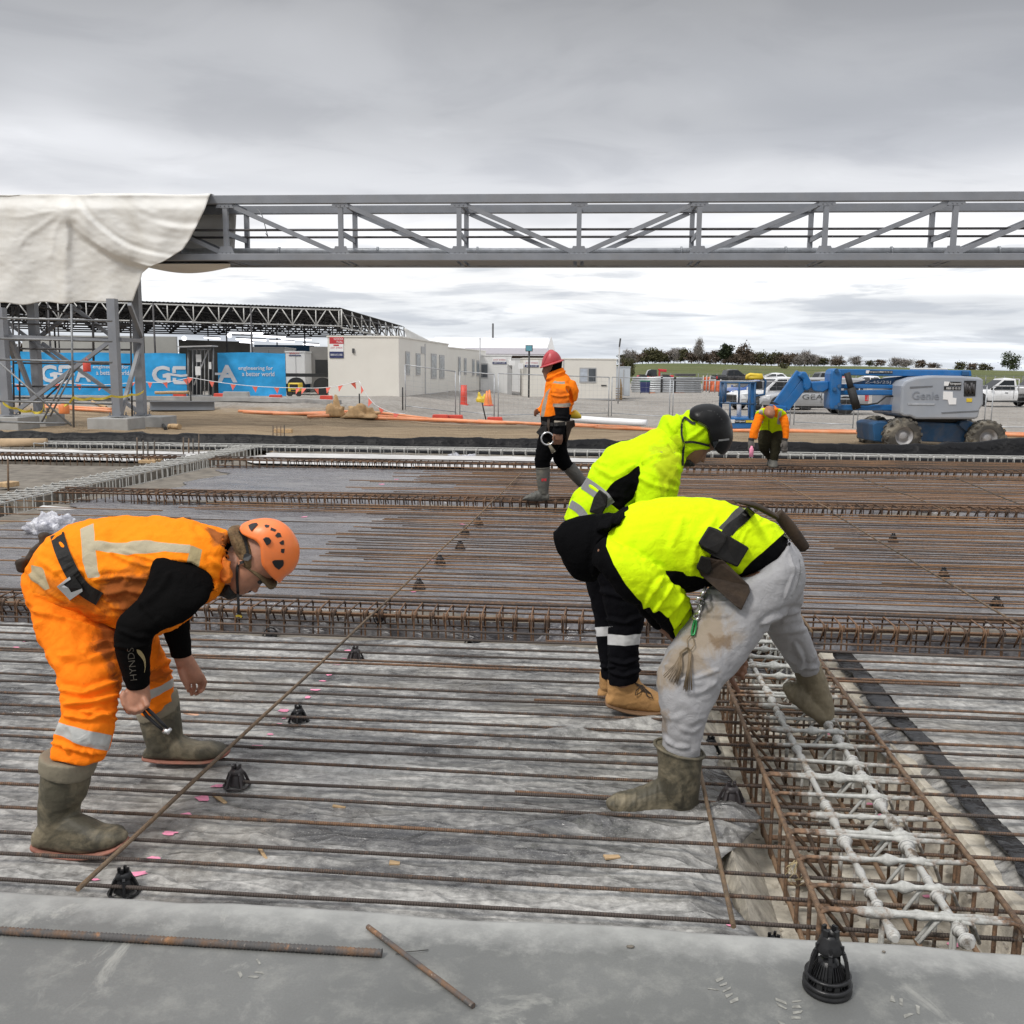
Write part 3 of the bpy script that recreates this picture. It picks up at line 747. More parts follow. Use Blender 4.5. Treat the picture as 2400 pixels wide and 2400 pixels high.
def near_trench_cage():
 xc = (XR0 + XR1)/2; w = XR1 - XR0; h = 0.265; zt = 0.10
 y0,y1 = Y_SLAB + 0.02,c1 + 0.05
 root = empty('beam_cage',(xc,(y0+y1)/2,zt - h),0,'wide beam cage caked with white cement in the trench at the front right','rebar cage','beam cages of bent links and bars')
 metas = []
 for q in range(3):
  mb = MB(); a = stirrup_mesh(w,h,0.0068,'Y',False)
  V = np.array(a.v);
  mb.add(V,a.f,0,True)
  top = [(x,0.002*float(vnoise(x*9,q)),-0.001) for x in np.linspace(-0.20,0.25,26)]
  rs = [0.0080 + 0.012*max(0,float(fbm(x*19 + q*9,q*3.0,o=3)))*max(0,1 - abs(x - .03)*3.4) for x,_,_ in top]
  mb.tube(top,rs,7)
  s = 0.014
  mb.tube([(0.10,s,-0.004),(0.075,s,0.0),(0.045,s - .01,-0.02),(-0.005,s - .03,-0.075)],0.0062,6)
  mb.tube([(0.11,-s,0.0),(0.14,-s,-0.004),(0.155,-s + .02,-0.03),(0.185,-s + .05,-0.09)],0.0062,6)
  mb.tube([(-w/2 + .0,s*0.7,0.0),(-w/2 + .02,s*0.7,-0.01),(-w/2 + .075,s,-0.075)],0.0060,6)
  mb.tube([(-0.10,.004,.004),(-0.10,.004,-h + .02)],0.0058,6); mb.tube([(0.10,-.004,.004),(0.10,-.004,-h + .02)],0.0058,6)
  metas.append(mb.mesh('stirrup',M_SPLMID))
 y = y0 + 0.10; k = 0
 while y < y1:
  for dy in (0.0,) if k % 3 else (0.0,0.022):
   o = bpy.data.objects.new('stirrup',metas[rng.randrange(3)]); COL.objects.link(o); o.parent = root
   o.matrix_basis = Matrix.Translation(Vector((xc,y + dy,zt + rng.uniform(-.006,.006))) - root.location) @ Matrix.Rotation(rng.uniform(-.05,.05),4,'Z') @ Matrix.Rotation(rng.uniform(-.02,.02),4,'Y')
  y += 0.160 * rng.uniform(.93,1.07); k += 1
 for off,dz,r,m,amt in ((-w/2 + .002,-.012,.0098,M_RUSTY,0.0),(-.10,-.013,.0108,M_SPLATY,1.2),(.10,-.013,.0118,M_SPLATY,1.25),(w/2 - .002,-.012,.0098,M_RUSTY,0.1),
                               (-w/2 + .012,-h + .012,.009,M_RUSTY,0),(-.1,-h + .014,.009,M_RUSTY,0),(.1,-h + .014,.009,M_RUSTY,0),(w/2 - .012,-h + .012,.009,M_RUSTY,0)):
  pts = [(xc + off + .004*float(vnoise(t*1.4,off*40)),t,zt + dz + .003*float(vnoise(t*2,off*90+5))) for t in np.arange(y0,y1 + .03,0.016)]
  lumpy(pts,r,9,off*10 + 3,amt).build('lengthwise_bar',m,root)
near_trench_cage()
def rubble():
 mb = MB(); r_ = random.Random(12)
 for k in range(560):
  x = r_.uniform(XR0 - .32,XR1 + .12); y = r_.uniform(Y_SLAB + .02,c1 - TR); z = -.20 if XR0 - .03 < x < XR1 + .04 else (-.035 - .165*min(1,max(0,(x - XR0 + .32)/.29)) if x < XR0 else -.12)
  s = r_.choice((.006,.008,.010,.013,.02)); R = Matrix.Rotation(r_.uniform(0,6),3,'Z')
  q = [R @ Vector((a*s*r_.uniform(.6,1.2),b*s*r_.uniform(.6,1.2),0)) for a,b in ((-1,-1),(1,-1),(1,1),(-1,1))]; c = Vector((x,y,z))
  mb.hexa([c + p for p in q],[c + p*.6 + Vector((0,0,s*r_.uniform(.5,1.1))) for p in q])
 tag(mb.build('rubble',pmat('rubble_stone',(.33,.30,.25),.95,0,.45,9),origin=(0,0,0)),'small pale rubble strewn on the floor of the near trench','rubble',kind='stuff')
rubble()
# ------------------------------------------------------------------ small things on the pad
M_BLKPL = pmat('black_plastic',(0.012,0.012,0.013),0.34,0,0.2,20,0.1,90,(0.05,0.05,0.048),0.2,14,spec=.35)
M_BRNPL = pmat('dull_black_plastic',(0.026,0.021,0.022),0.5,0,0.2,20,0,0,(0.12,0.11,0.10),0.4,12)
M_PINK = pmat('pink_paint',(0.85,0.30,0.44),0.7,0,0.2,12)
M_WOODCHIP = pmat('raw_timber',(0.45,0.31,0.17),0.8,0,0.25,20,0.2,40)
M_REBARBIG = None
def drop(x,y,zmax=0.6):
 dg = bpy.context.evaluated_depsgraph_get()
 hit,loc,nrm,idx,ob,mt = SC.ray_cast(dg,Vector((x,y,zmax)),Vector((0,0,-1)))
 return loc.z if hit else 0.0
def drop_sheet(x,y):
 """height of the sheet or ground, ignoring bars and cages"""
 dg = bpy.context.evaluated_depsgraph_get(); z = 0.6
 for _ in range(12):
  hit,loc,nrm,idx,ob,mt = SC.ray_cast(dg,Vector((x,y,z)),Vector((0,0,-1)))
  if not hit: return 0.0
  if ob.name.split('.')[0] in ('polythene_sheet','subgrade','concrete_slab','ground','blinding_concrete','polythene_upstand'): return loc.z
  z = loc.z - 0.0005
 return 0.0
bpy.context.view_layer.update()
def chair_mesh(n_leg=5):
 mb = MB()
 mb.lathe([(0.052,0.0),(0.060,0.002),(0.062,0.006),(0.060,0.010),(0.053,0.009),(0.051,0.004),(0.052,0.0)],28)
 for k in range(n_leg):
  a = 2*pi*k/n_leg + 0.2
  d = Vector((cos(a),sin(a),0)); t = Vector((-sin(a),cos(a),0))
  prof = [(0.056,0.004),(0.046,0.030),(0.034,0.058),(0.026,0.066)]
  for (r0,z0),(r1,z1) in zip(prof,prof[1:]):
   mb.beam(d*r0 + Vector((0,0,z0)),d*r1 + Vector((0,0,z1)),0.010,0.012,t.cross(d) if False else (0,0,1))
 mb.lathe([(0.030,0.060),(0.032,0.066),(0.026,0.078),(0.020,0.084),(0.013,0.083),(0.016,0.070),(0.024,0.060),(0.030,0.060)],20)
 mb.lathe([(.040,.012),(.032,.040),(.026,.062),(.020,.068)],20)
 for k in range(4):
  a = 2*pi*k/4 + .5
  mb.box((0.016*cos(a),0.016*sin(a),0.091),(0.011,0.009,0.018),Matrix.Rotation(a,3,'Z'))
 return mb
CH = chair_mesh().mesh('bar_chair',M_BLKPL); CH2 = chair_mesh().mesh('bar_chair',M_BRNPL)
def chair(px,py,label,s=1.0,rz=0.0,tilt=0.0,me=None,z=None):
 p = G(px,py,0.0); o = bpy.data.objects.new('bar_chair',me or CH); COL.objects.link(o)
 zz = drop_sheet(p.x,p.y) if z is None else z
 o.location = (p.x,p.y,zz - .001); o.rotation_euler = (tilt,tilt*0.6,rz); o.scale = (s*.84,)*3
 return tag(o,label,'bar chair','plastic bar chairs')
chair(833,1542,'black plastic bar chair just in front of the nearest crosswise cage',1.0,.3,me=CH2)
chair(700,1691,'black plastic bar chair midway along the lengthwise bar in the nearest bay',1.0,.9)
chair(556,1854,'dull black bar chair to the right of the orange vest man\'s rear boot',1.05,.2,me=CH2)
chair(292,2088,'black bar chair standing against the slab edge at the left',1.0,1.2)
chair(1667,1724,'black bar chair between the trench cage and the grey trousered leg',0.95,.5)
chair(1712,1908,'dull black bar chair by the trench beside the front boot of the grey trousered man',1.05,.1,me=CH2)
chair(1815,2176,'bar chair half hidden by the slab edge near the big chair',1.0,.7)
for px,py,w in ((982,1379,'fourth'),(1031,1327,'third'),(1078,1285,'second'),(1090,1251,'first'),(1122,1229,'farthest')):
 chair(px,py,{'fourth': 'bar chair nearest the cage in the row along the bar in the second bay','third': 'second bar chair from the near cage along the bar of the second bay',
          'second': 'middle bar chair of the row along the bar in the second bay','first': 'bar chair next to the farthest of the row in the second bay','farthest': 'farthest bar chair of the row in the second bay, near the walking man\'s cage'}[w],1.0,px*.1,me=CH2)
chair(2093,1270,'upper bar chair on the right of the grey trousered man\'s back',1.0,.2); chair(2211,1352,'middle bar chair on the right of the second bay',1.0,.5); chair(2335,1420,'lowest bar chair at the right of the second bay',1.0,.8)
chair(633,1478,'bar chair lying tipped in the crosswise cage behind the orange helmet',1.0,.4,1.2,z=-0.03); chair(1100,1500,'bar chair lying tipped in the crosswise cage left of the tan boots',1.0,2.2,1.3,z=-0.04); chair(882,1446,'bar chair tipped in the crosswise cage under the lengthwise bar',1.0,1.1,1.2,z=0.0)
def big_chair():
 """the large two-tier chair on the slab"""
 p = G(1938,2318,0.10); zz = drop_sheet(p.x,p.y)
 mb = MB()
 mb.lathe([(0.030,0.004),(0.055,0.0),(0.0605,0.003),(0.0615,0.009),(0.0585,0.012),(0.0585,0.016),(0.0610,0.018),(0.0610,0.024),(0.0555,0.027),(0.050,0.026),(0.048,0.018),(0.03,0.018),(0.03,0.004)],40)
 mb.lathe([(0.046,0.040),(0.057,0.040),(0.0575,0.045),(0.053,0.047),(0.046,0.046),(0.046,0.040)],40)
 for k in range(8):
  a = 2*pi*k/8 + .2
  mb.box((0.053*cos(a),0.053*sin(a),0.033),(0.005,0.014,0.022),Matrix.Rotation(a,3,'Z'))
 for k in range(30):
  a = 2*pi*k/30; d = Vector((cos(a),sin(a),0))
  mb.beam(d*0.049 + Vector((0,0,.020)),d*0.026 + Vector((0,0,.072)),0.0016,0.008)
 mb.lathe([(0.047,0.018),(0.040,0.038),(0.030,0.060),(0.024,0.078),(0.014,0.083),(0.0,0.083)],30)
 for k in range(5):
  a = 2*pi*k/5 - 1.72; d = Vector((cos(a),sin(a),0))
  q = [(0.050,.030),(0.0475,.060),(0.042,.088),(0.036,.104),(0.027,.112)]
  for (r0,z0),(r1,z1) in zip(q,q[1:]):
   mb.beam(d*r0 + Vector((0,0,z0)),d*r1 + Vector((0,0,z1)),0.009,0.008)
  mb.box(d*0.030 + Vector((0,0,.113)),(0.012,0.006,0.020),Matrix.Rotation(a,3,'Z'))
 mb.lathe([(0.024,0.098),(0.033,0.103),(0.034,0.110),(0.029,0.122),(0.023,0.136),(0.0205,0.146),(0.016,0.146),(0.016,0.120),(0.018,0.100),(0.024,0.098)],28)
 for k in range(4):
  a = 2*pi*k/4 + .75
  mb.box((0.0185*cos(a),0.0185*sin(a),0.152),(0.007,0.014,0.016),Matrix.Rotation(a,3,'Z'))
 o = mb.build('bar_chair',M_BLKPL,origin=(0,0,0)); o.location = (p.x,p.y,zz); o.scale = (1.0,1.0,1.05)
 tag(o,'large shiny black bar chair standing on the concrete slab at front right','bar chair','plastic bar chairs')
big_chair()
def pink_marks():
 z1 = Zm(400,1400,2.147); z6 = Zm(1300,1500,1.756); z8 = Zm(0,950,1.486)
 spots = [(z1(*p),s) for p,s in (((160,1035),1.3),((75,1120),1.0),((425,765),1.1),((500,700),.7),((550,645),1),((575,605),.7),((565,565),1),((690,500),.8),((730,460),.9),((765,412),.7),((795,382),.9),((835,337),1.0),((870,298),.7),((890,265),.9),((240,970),.8))]
 spots += [((360,2015),1.1),((325,2052),1.0),((400,1960),.9),((222,2063),.6),((1712,2160),.8),((60,1502),1.1),((38,1520),.8)]
 spots += [(z8(*p),s) for p,s in (((1365,690),1.2),((1400,662),1),((1440,648),1),((1460,590),1),((1500,545),1.2),((1610,415),1.2),((1060,393),1.6),((1330,275),2),((1380,258),1.6))]
 spots += [(z6(*p),s) for p,s in (((1265,410),.8),((1310,500),1),((1355,543),1),((1420,640),1),((1185,290),1),((1150,235),1.2),((1715,1095),1),((1790,1190),1.2),((1480,705),.8),((1550,845),.6),((1660,1020),.8))]
 mb = MB(); r_ = random.Random(3)
 for (px,py),s in spots:
  c = G(px,py,0.0); n = 12; pts = []
  ex = r_.uniform(1.0,1.9); R = 0.017*s
  for rr in (0.5,1.0):
   for k in range(n):
    a = 2*pi*k/n; r = R*rr*(1 + (0.3*r_.uniform(-1,1) if rr == 1 else 0)); x,y = c.x + r*ex*cos(a),c.y + r*sin(a)
    pts.append((x,y,drop_sheet(x,y) + 0.004))
  pts.append((c.x,c.y,drop_sheet(c.x,c.y) + 0.004))
  fs = [(k,(k+1) % n,2*n) for k in range(n)] + [(n+k,n+(k+1) % n,(k+1) % n,k) for k in range(n)]
  mb.add(pts,fs,0,True)
 o = mb.build('paint_marks',M_PINK,origin=(0,0,0)); tag(o,kind='structure')
pink_marks()
def chip(px,py,L,w,rz,label,mat=None,t=0.006):
 p = G(px,py,0.0); z = drop_sheet(p.x,p.y)
 mb = MB(); mb.hexa([(-L/2,-w/2,0),(L/2,-w*.4,0),(L/2,w*.3,0),(-L/2,w/2,0)],[(-L/2,-w/2,t),(L/2,-w*.4,t*.8),(L/2,w*.3,t*.7),(-L/2,w/2,t)])
 o = mb.build('wood_offcut',mat or M_WOODCHIP,origin=(0,0,0)); o.location = (p.x,p.y,z + .002); o.rotation_euler = (0.06,0.05,rz)
 return tag(o,label,'wood offcut')
M_CHIPP = pmat('pinkish_timber',(0.52,0.30,0.20),0.8,0,0.2,20)
chip(449,1674,.085,.028,-.35,'pinkish sliver of timber beside the orange vest man\'s rear boot',M_CHIPP)
chip(517,1882,.085,.02,-.7,'thin brown sliver of timber below the dull bar chair at left')
chip(1434,2016,.055,.025,.35,'pale wood offcut in front of the sheet fold near the trench')
chip(925,2028,.035,.022,.1,'small wood offcut on the dusty sheet near the slab, left of centre')
chip(617,2007,.075,.012,-.9,'thin wood splinter between two bars near the slab')
chip(795,1899,.05,.012,-.05,'narrow wood splinter in the middle of the nearest bay')
# bars lying on the slab
def ribbed(a,b,r,mat,label,ribs=True):
 a,b = Vector(a),Vector(b); L = (b-a).length; n = 14; step = 0.0032; m = int(L/step); d = (b-a)/L
 u = d.cross(Vector((0,0,1))).normalized(); v = u.cross(d)
 rr = []
 for i in range(m+1):
  t = i*step; ring = []
  for k in range(n):
   an = 2*pi*k/n
   ph = (t*1000 + 3.0*sin(an)*0 + an*1.3) % 11.0
   rib = 1.0 if ribs and ph < 3.4 else 0.0
   q = r*(1 + 0.20*rib + 0.02*sin(t*60+an*3)); ring.append(a + d*t + u*(q*cos(an)) + v*(q*sin(an)))
  rr.append(ring)
 mb = MB(); mb.rings(rr,True); mb.sm[-1] = mb.sm[-2] = False
 return tag(mb.build('reinforcing_bar',mat),label,'rebar')
def m_rustbar():
 n = NT('rusty_offcut_steel'); v = n.coord('Object')
 a = n.noise(v,14,6,0.65); b = n.noise(v,90,4,0.6); c0 = n.noise(v,30,4,.6)
 c = n.mix(n.ramp(a,[(0.46,0),(0.68,1)]),(0.080,0.076,0.074),(0.17,0.095,0.05))
 c = n.mix(n.ramp(c0,[(0.62,0),(0.72,.8)]),c,(0.32,0.165,0.08))
 c = n.mix(n.ramp(b,[(0.62,0),(0.74,.6)]),c,(0.42,0.36,0.30))
 return n.done(c,0.72,0,n.bump(b,0.5,0.003),0.35)
M_RBIG = m_rustbar()
za = 0.10 + .0105
ribbed(G(-260,2166,za),G(897,2234,za),0.0098,M_RBIG,'thick ribbed steel bar with sawn end lying on the concrete slab at the left')
zb = 0.10 + .0075
ribbed(G(862,2172,zb),G(1110,2358,zb),0.0072,M_RBIG,'short rusty bar offcut lying at an angle on the concrete slab',False)
def boot_prints():
 mb = MB(); r_ = random.Random(8)
 for px,py,a,n in ((1690,2325,.3,5),(1850,2372,-.2,5),(2110,2360,.9,5),(600,2272,-.5,4)):
  c = G(px,py,.1); R = Matrix.Rotation(a,3,'Z')
  for i in range(n):
   for sx in (-1,1):
    if r_.random() < .42: continue
    q = [Vector((sx*.006 + sx*w*.03,(i - n/2)*.021 + h*.009 + sx*.006 + w*.012,0)) for w,h in ((0,0),(r_.uniform(.6,1),0),(r_.uniform(.6,1),1),(0,1))]
    mb.add([c + R @ (p + Vector((r_.uniform(-.003,.003),r_.uniform(-.003,.003),0))) + Vector((0,0,.0012)) for p in q],[(0,1,2,3)],None,False)
 tag(mb.build('boot_prints',pmat('dried_cement_dust',(.235,.232,.21),.9,0,.35,60),origin=(0,0,0)),kind='structure')
boot_prints()
def wire_bit(pts,r,label,mat):
 mb = MB(); mb.tube([G(x,y,0.1 + h) for x,y,h in pts],r,6); tag(mb.build('tie_wire',mat),label,'wire')
M_WIRE = pmat('dark_tie_wire',(0.06,0.055,0.05),0.5,0.6)
wire_bit([(927,2236,.003),(950,2231,.006),(975,2229,.008),(1004,2226,.003)],.0012,'bent scrap of tie wire beside the short rusty bar offcut',M_WIRE)
def lump(px,py,s,label):
 p = G(px,py,0.10); mb = MB(); mb.ball((0,0,0),(s,s*.6,s*.35),10)
 mb.v = [tuple(np.array(q)*(1 + .35*float(vnoise(q[0]*220,q[1]*220,q[2]*220)))) for q in mb.v]
 o = mb.build('mud_crumb',M_DARKSOIL,origin=(0,0,0)); o.location = (p.x,p.y,0.102); tag(o,label,'mud crumb')
lump(1478,2220,.010,'dark crumb of mud on the concrete slab at centre right'); lump(2071,2232,.006,'tiny crumb of mud near the slab edge at the right')
# crumpled clear plastic bags and a scrap of board
def m_bag():
 n = NT('clear_plastic_bag'); v = n.coord('Object')
 f = n.noise(v,14,5,.6,.8)
 c = n.mix(n.ramp(f,[(.35,0),(.65,1)]),(0.42,0.43,0.50),(0.85,0.85,0.88))
 return n.done(c,0.25,0,n.bump(n.noise(v,30,4,.6,1),.6,.02),.6,n.ramp(f,[(.3,.45),(.65,.92)]))
M_BAG = m_bag()
def bag(px,py,w,h,seed,label):
 p = G(px,py,0.0); n = 44; th = np.linspace(0,2*pi,n,endpoint=False); rr = []
 for i,ph in enumerate(np.linspace(0.02,pi/2,16)):
  ring = []
  for t in th:
   x,y,z = sin(ph)*cos(t),sin(ph)*sin(t),cos(ph)
   k = 1 + .42*float(fbm(x*2.4+seed,y*2.4,z*2.4,o=3)) + .22*abs(float(vnoise(x*6+seed,y*6,z*6)))
   ring.append((x*w*k,y*w*.6*k,max(0.0,z*h*k*(1 + .5*x*float(vnoise(seed,3)))) + .004))
  rr.append(ring)
 mb = MB(); mb.rings(rr,True); o = mb.build('plastic_bag',M_BAG,origin=(0,0,0)); o.location = (p.x,p.y,drop_sheet(p.x,p.y)); return tag(o,label,'plastic bag')
bag(118,1252,.215,.17,4,'crumpled clear plastic bag on the purple sheet behind the orange vest man')
bag(1085,1066,.30,.17,8,'white crumpled plastic bag at the far end of the pad left of the walking man')
chip(143,1188,.5,.16,.12,'white scrap of board on the sheet beside the second crosswise cage',M_SCREED,.02)
# tuft of straw-coloured string tied on the trench cage
M_STRING = pmat('straw_string',(0.42,0.34,0.19),0.9)
def string_tuft():
 mb = MB(); r_ = random.Random(5); c = G(1868,2060,0.03)
 for k in range(16):
  a = r_.uniform(0,6.28); L = r_.uniform(.05,.10); pts = [c + Vector((r_.uniform(-.01,.01),r_.uniform(-.01,.01),.06))]
  for j in range(1,7):
   t = j/6; pts.append(c + Vector((.03*sin(a)*sin(t*pi) + r_.uniform(-.008,.008),.03*cos(a)*sin(t*pi),.06 - L*t)))
  mb.tube(pts,.0011,4)
 tag(mb.build('string_tuft',M_STRING),'tuft of straw coloured string knotted on the near trench cage','string')
string_tuft()
# starter bars standing up at the far left, with timber pads and a cardboard tube
za_ = Zm(0,1000,2.76)
M_STARTER = m_rebar('starter_bar_steel',dark=(0.10,0.085,0.07),rust=(0.20,0.13,0.08),amt=.5)
for x,y0,y1,g in ((885,225,70,0),(925,222,88,0),(955,214,100,0),(998,212,92,0),(1185,180,70,1),(1220,175,75,1),(1248,178,78,1),(1285,185,50,1),(1765,95,-8,2),(1790,92,-3,2),(1815,96,-2,2),(1838,93,-10,2),(50,400,210,3)):
 b = G(*za_(x,y0),0.0); hd = (b - CC).dot(HF); t = PH(*za_(x + 1,y1),hd)
 mb = MB(); mb.tube([b - Vector((0,0,.15)),t],0.013,8)
 tag(mb.build('starter_bar',M_STARTER),['upright starter bar in the cluster of four standing on the left bay','upright starter bar in the cluster beside the grey lengthwise cage','upright starter bar in the cluster against the black upstand','single upright bar at the far left edge of the photo'][g],'starter bar',
  ['starter bars on the left bay','starter bars by the grey cage','starter bars at the upstand',None][g])
def box_px(name,px0,py0,px1,py1,z,dep,hh,mat,label,cat,rz=0):
 a,b = G(*za_(px0,py0),z),G(*za_(px1,py1),z); d = (b-a); u = d.normalized(); v = Vector((-u.y,u.x,0))
 mb = MB(); q = [a,b,b + v*dep,a + v*dep]; mb.hexa(q,[p + Vector((0,0,hh)) for p in q]); tag(mb.build(name,mat,bevel=.01),label,cat)
box_px('timber_block',893,238,1005,240,0,.3,.06,M_WOODCHIP,'tan timber block at the foot of the starter bar cluster','timber')
box_px('timber_block',-20,392,45,396,0,.22,.07,M_WOODCHIP,'tan timber block by the single upright bar at the far left','timber')
box_px('timber_plank',1770,40,1885,42,0.12,.12,.10,M_WOODCHIP,'short timber plank against the upstand behind starter bars','timber')
mb = MB(); a,b = G(*za_(6,128),.05),G(*za_(306,126),.05)
mb.tube([a + Vector((0,0,.08)),b + Vector((0,0,.08))],.085,16); tag(mb.build('cardboard_tube',pmat('cardboard',(.42,.30,.18),.8)),'tan cardboard tube lying on the white screed at the far left','tube')
# ------------------------------------------------------------------ structures behind the pad
M_STEEL = pmat('painted_grey_steel',(0.215,0.228,0.252),0.45,0,0.10,2.0,0,0,(0.22,0.21,0.20),0.3,1.5)
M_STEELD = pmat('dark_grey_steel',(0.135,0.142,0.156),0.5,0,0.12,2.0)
M_GALV = pmat('galvanised_pipe',(0.40,0.415,0.43),0.42,0.4,0.22,5.0,0.1,30)
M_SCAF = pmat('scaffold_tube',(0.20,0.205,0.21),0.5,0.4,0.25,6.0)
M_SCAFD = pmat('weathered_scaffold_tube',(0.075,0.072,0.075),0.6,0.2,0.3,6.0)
M_TARP = pmat('white_canvas',(0.70,0.69,0.655),0.65,0,0.05,0.8,0.25,6,(0.42,0.38,0.30),0.35,0.7)
M_CONC = pmat('pale_concrete',(0.36,0.36,0.35),0.85,0,0.12,3,0.2,40,(0.24,0.23,0.21),0.5,1.5)
M_CABIN = pmat('cream_panel',(0.72,0.695,0.635),0.55,0,0.03,0.7,0,0,(0.52,0.49,0.43),0.18,0.6)
M_CABINW = pmat('white_panel',(0.68,0.68,0.67),0.5,0,0.03,0.7,0,0,(0.50,0.48,0.44),0.15,0.6)
M_TRIM = pmat('grey_trim',(0.42,0.42,0.42),0.5,0.2,0.08,3)
M_GLASS = pmat('dark_glass',(0.055,0.065,0.075),0.12,0,0.3,1.5,spec=0.8)
M_BLIND = pmat('window_with_blind',(0.27,0.30,0.32),0.25,0,0.3,2.5,spec=0.6)
M_BLACK = pmat('matt_black',(0.018,0.018,0.018),0.7,0,0.3,4)
M_DARKGREY = pmat('dark_grey',(0.07,0.07,0.072),0.7,0,0.2,4)
M_ORANGE = pmat('orange_plastic',(0.80,0.235,0.065),0.45,0,0.12,3,0,0,(0.60,0.32,0.16),0.4,4)
M_CONDUIT = pmat('orange_conduit',(0.78,0.28,0.12),0.4,0,0.15,2,0,0,(0.62,0.45,0.30),0.5,2)
M_REDPL = pmat('red_plastic',(0.60,0.07,0.045),0.5,0,0.15,3)
M_WHITEPL = pmat('white_pvc',(0.75,0.76,0.78),0.35,0,0.05,3)
M_YELLOW = pmat('yellow_paint',(0.72,0.52,0.03),0.45,0,0.15,5,0,0,(0.12,0.10,0.05),0.5,5)
M_WHITE = pmat('white_paint',(0.78,0.78,0.78),0.5,0,0.03,3)
M_WHITESTEEL = pmat('whitish_steel',(0.62,0.615,0.59),0.55,0.0,0.12,3,0,0,(0.30,0.26,0.2),0.3,4)
M_NAVY = pmat('navy_panel',(0.025,0.035,0.12),0.5,0,0.1,3)
M_SIGNRED = pmat('red_sign',(0.50,0.035,0.045),0.5,0,0.1,3)
M_BANNER = pmat('blue_mesh_banner',(0.022,0.33,0.68),0.6,0,0.12,3.0,0.2,60)
M_TAN = pmat('tan_sacking',(0.50,0.33,0.17),0.85,0,0.25,6,0.4,25)
# ---- pipe bridge -----------------------------------------------------------------
BA = math.atan(0.07)
BV = (HR * sin(BA) + HF * cos(BA)).normalized(); BU = (HR * cos(BA) - HF * sin(BA)).normalized()
BO = PH(1357,600,27.5)
def PB(px,py,back=0.0):
 r = ray(px,py); return CC + r * ((BO + BV * back - CC).dot(BV) / r.dot(BV))
def pipe_bridge():
 root = empty('pipe_bridge',PB(1357,610),0,'long grey steel truss pipe bridge spanning high across the whole photo','pipe bridge')
 up = Vector((0,0,1)); d = BV * 1.75
 zt,zb = PB(1357,465).z,PB(1357,603).z
 s = lambda px: (PB(px,540) - BO).dot(BU)
 def Q(sx,z,back=0.0):
  p = BO + BU * sx + BV * back; return Vector((p.x,p.y,z))
 s0,s1 = s(-420),s(2900)
 for back in (0,1.75):
  mb = MB(); mb.beam(Q(s0,zt,back),Q(s1,zt,back),.20,.235); mb.build('top_chord',M_STEEL,root,bevel=.012)
  mb = MB(); mb.beam(Q(s0,zb,back),Q(s1,zb,back),.20,.19); mb.build('bottom_chord',M_STEEL,root,bevel=.012)
 posts = [s(px) for px in (530,799,1076,1357,1638,1934,2236)]
 st = posts[4] - posts[3]
 posts = [posts[0] - 2*st,posts[0] - st] + posts + [posts[-1] + st,posts[-1] + 2*st]
 mid = 5
 for i,x in enumerate(posts):
  for back in (0,1.75):
   mb = MB(); mb.beam(Q(x,zb + .09,back),Q(x,zt - .11,back),.13,.13,BU); mb.build('upright',M_STEEL,root)
  mb = MB(); mb.beam(Q(x,zb + .0,.1),Q(x,zb + .0,1.65),.10,.12); mb.build('cross_beam',M_STEELD,root)
  mb = MB(); mb.beam(Q(x,(zt+zb)/2 - .12,.06),Q(x,(zt+zb)/2 - .12,1.69),.06,.14); mb.build('cross_beam',M_STEEL,root)
  mb = MB(); mb.beam(Q(x,zt - .03,.1),Q(x,zt - .03,1.65),.08,.12); mb.build('cross_beam',M_STEELD,root)
 for x in posts:
  for z,dz in ((zb + .13,.17),(zt - .17,.15)):
   mb = MB(); c = Q(x,z,-.075); mb.hexa([c + BU*-.26 + up*-dz*.4,c + BU*.26 + up*-dz*.4,c + BU*.16 + up*dz,c + BU*-.16 + up*dz],[c + BV*.02 + BU*-.26 + up*-dz*.4,c + BV*.02 + BU*.26 + up*-dz*.4,c + BV*.02 + BU*.16 + up*dz,c + BV*.02 + BU*-.16 + up*dz])
   for bx in (-.12,0,.12): mb.cyl(c + BU*bx,c + BU*bx - BV*.02,.018,6)
   mb.build('gusset_plate',M_STEEL,root)
 for i in range(len(posts) - 1):
  a,b = posts[i],posts[i+1]
  for back in (0,1.75):
   mb = MB()
   if i < mid: mb.beam(Q(a + .10,zt - .13,back),Q(b - .10,zb + .11,back),.10,.12)
   else: mb.beam(Q(a + .10,zb + .11,back),Q(b - .10,zt - .13,back),.10,.12)
   mb.build('diagonal_brace',M_STEEL,root)
  mb = MB(); c = (a+b)/2
  mb.hexa([Q(a + .15,zb - .06,.25),Q(b - .15,zb - .06,.25),Q(b - .15,zb - .06,1.6),Q(a + .15,zb - .06,1.6)],[Q(a + .15,zb - .02,.25),Q(b - .15,zb - .02,.25),Q(b - .15,zb - .02,1.6),Q(a + .15,zb - .02,1.6)])
  mb.build('deck_plate',M_STEELD,root)
 for back,z,r in ((0.95,zb + .27,.105),(1.5,zb + .30,.07)):
  mb = MB(); mb.tube([Q(s0,z,back),Q(s1,z,back)],r,14)
  for k in range(14):
   x = s0 + 1.7 + 2.95*k; mb.tube([Q(x,z,back),Q(x + .05,z,back)],r*1.35,14)
  mb.build('pipe',M_GALV,root)
 for back in (0.12,1.63):
  mb = MB(); mb.tube([Q(s0,(zt+zb)/2 - .02,back),Q(s1,(zt+zb)/2 - .02,back)],.035,8); mb.build('handrail',M_SCAFD,root)
 mb = MB(); x = s(600); mb.tube([Q(x - .25,zt - .1,.9),Q(x - .1,zt - .3,.9),Q(x - .05,zt - .5,.9),Q(x + .05,zt - .9,.9),Q(x - .02,zb + .8,.9)],.012,6); mb.build('hanging_cable',M_SCAF,root)
pipe_bridge()
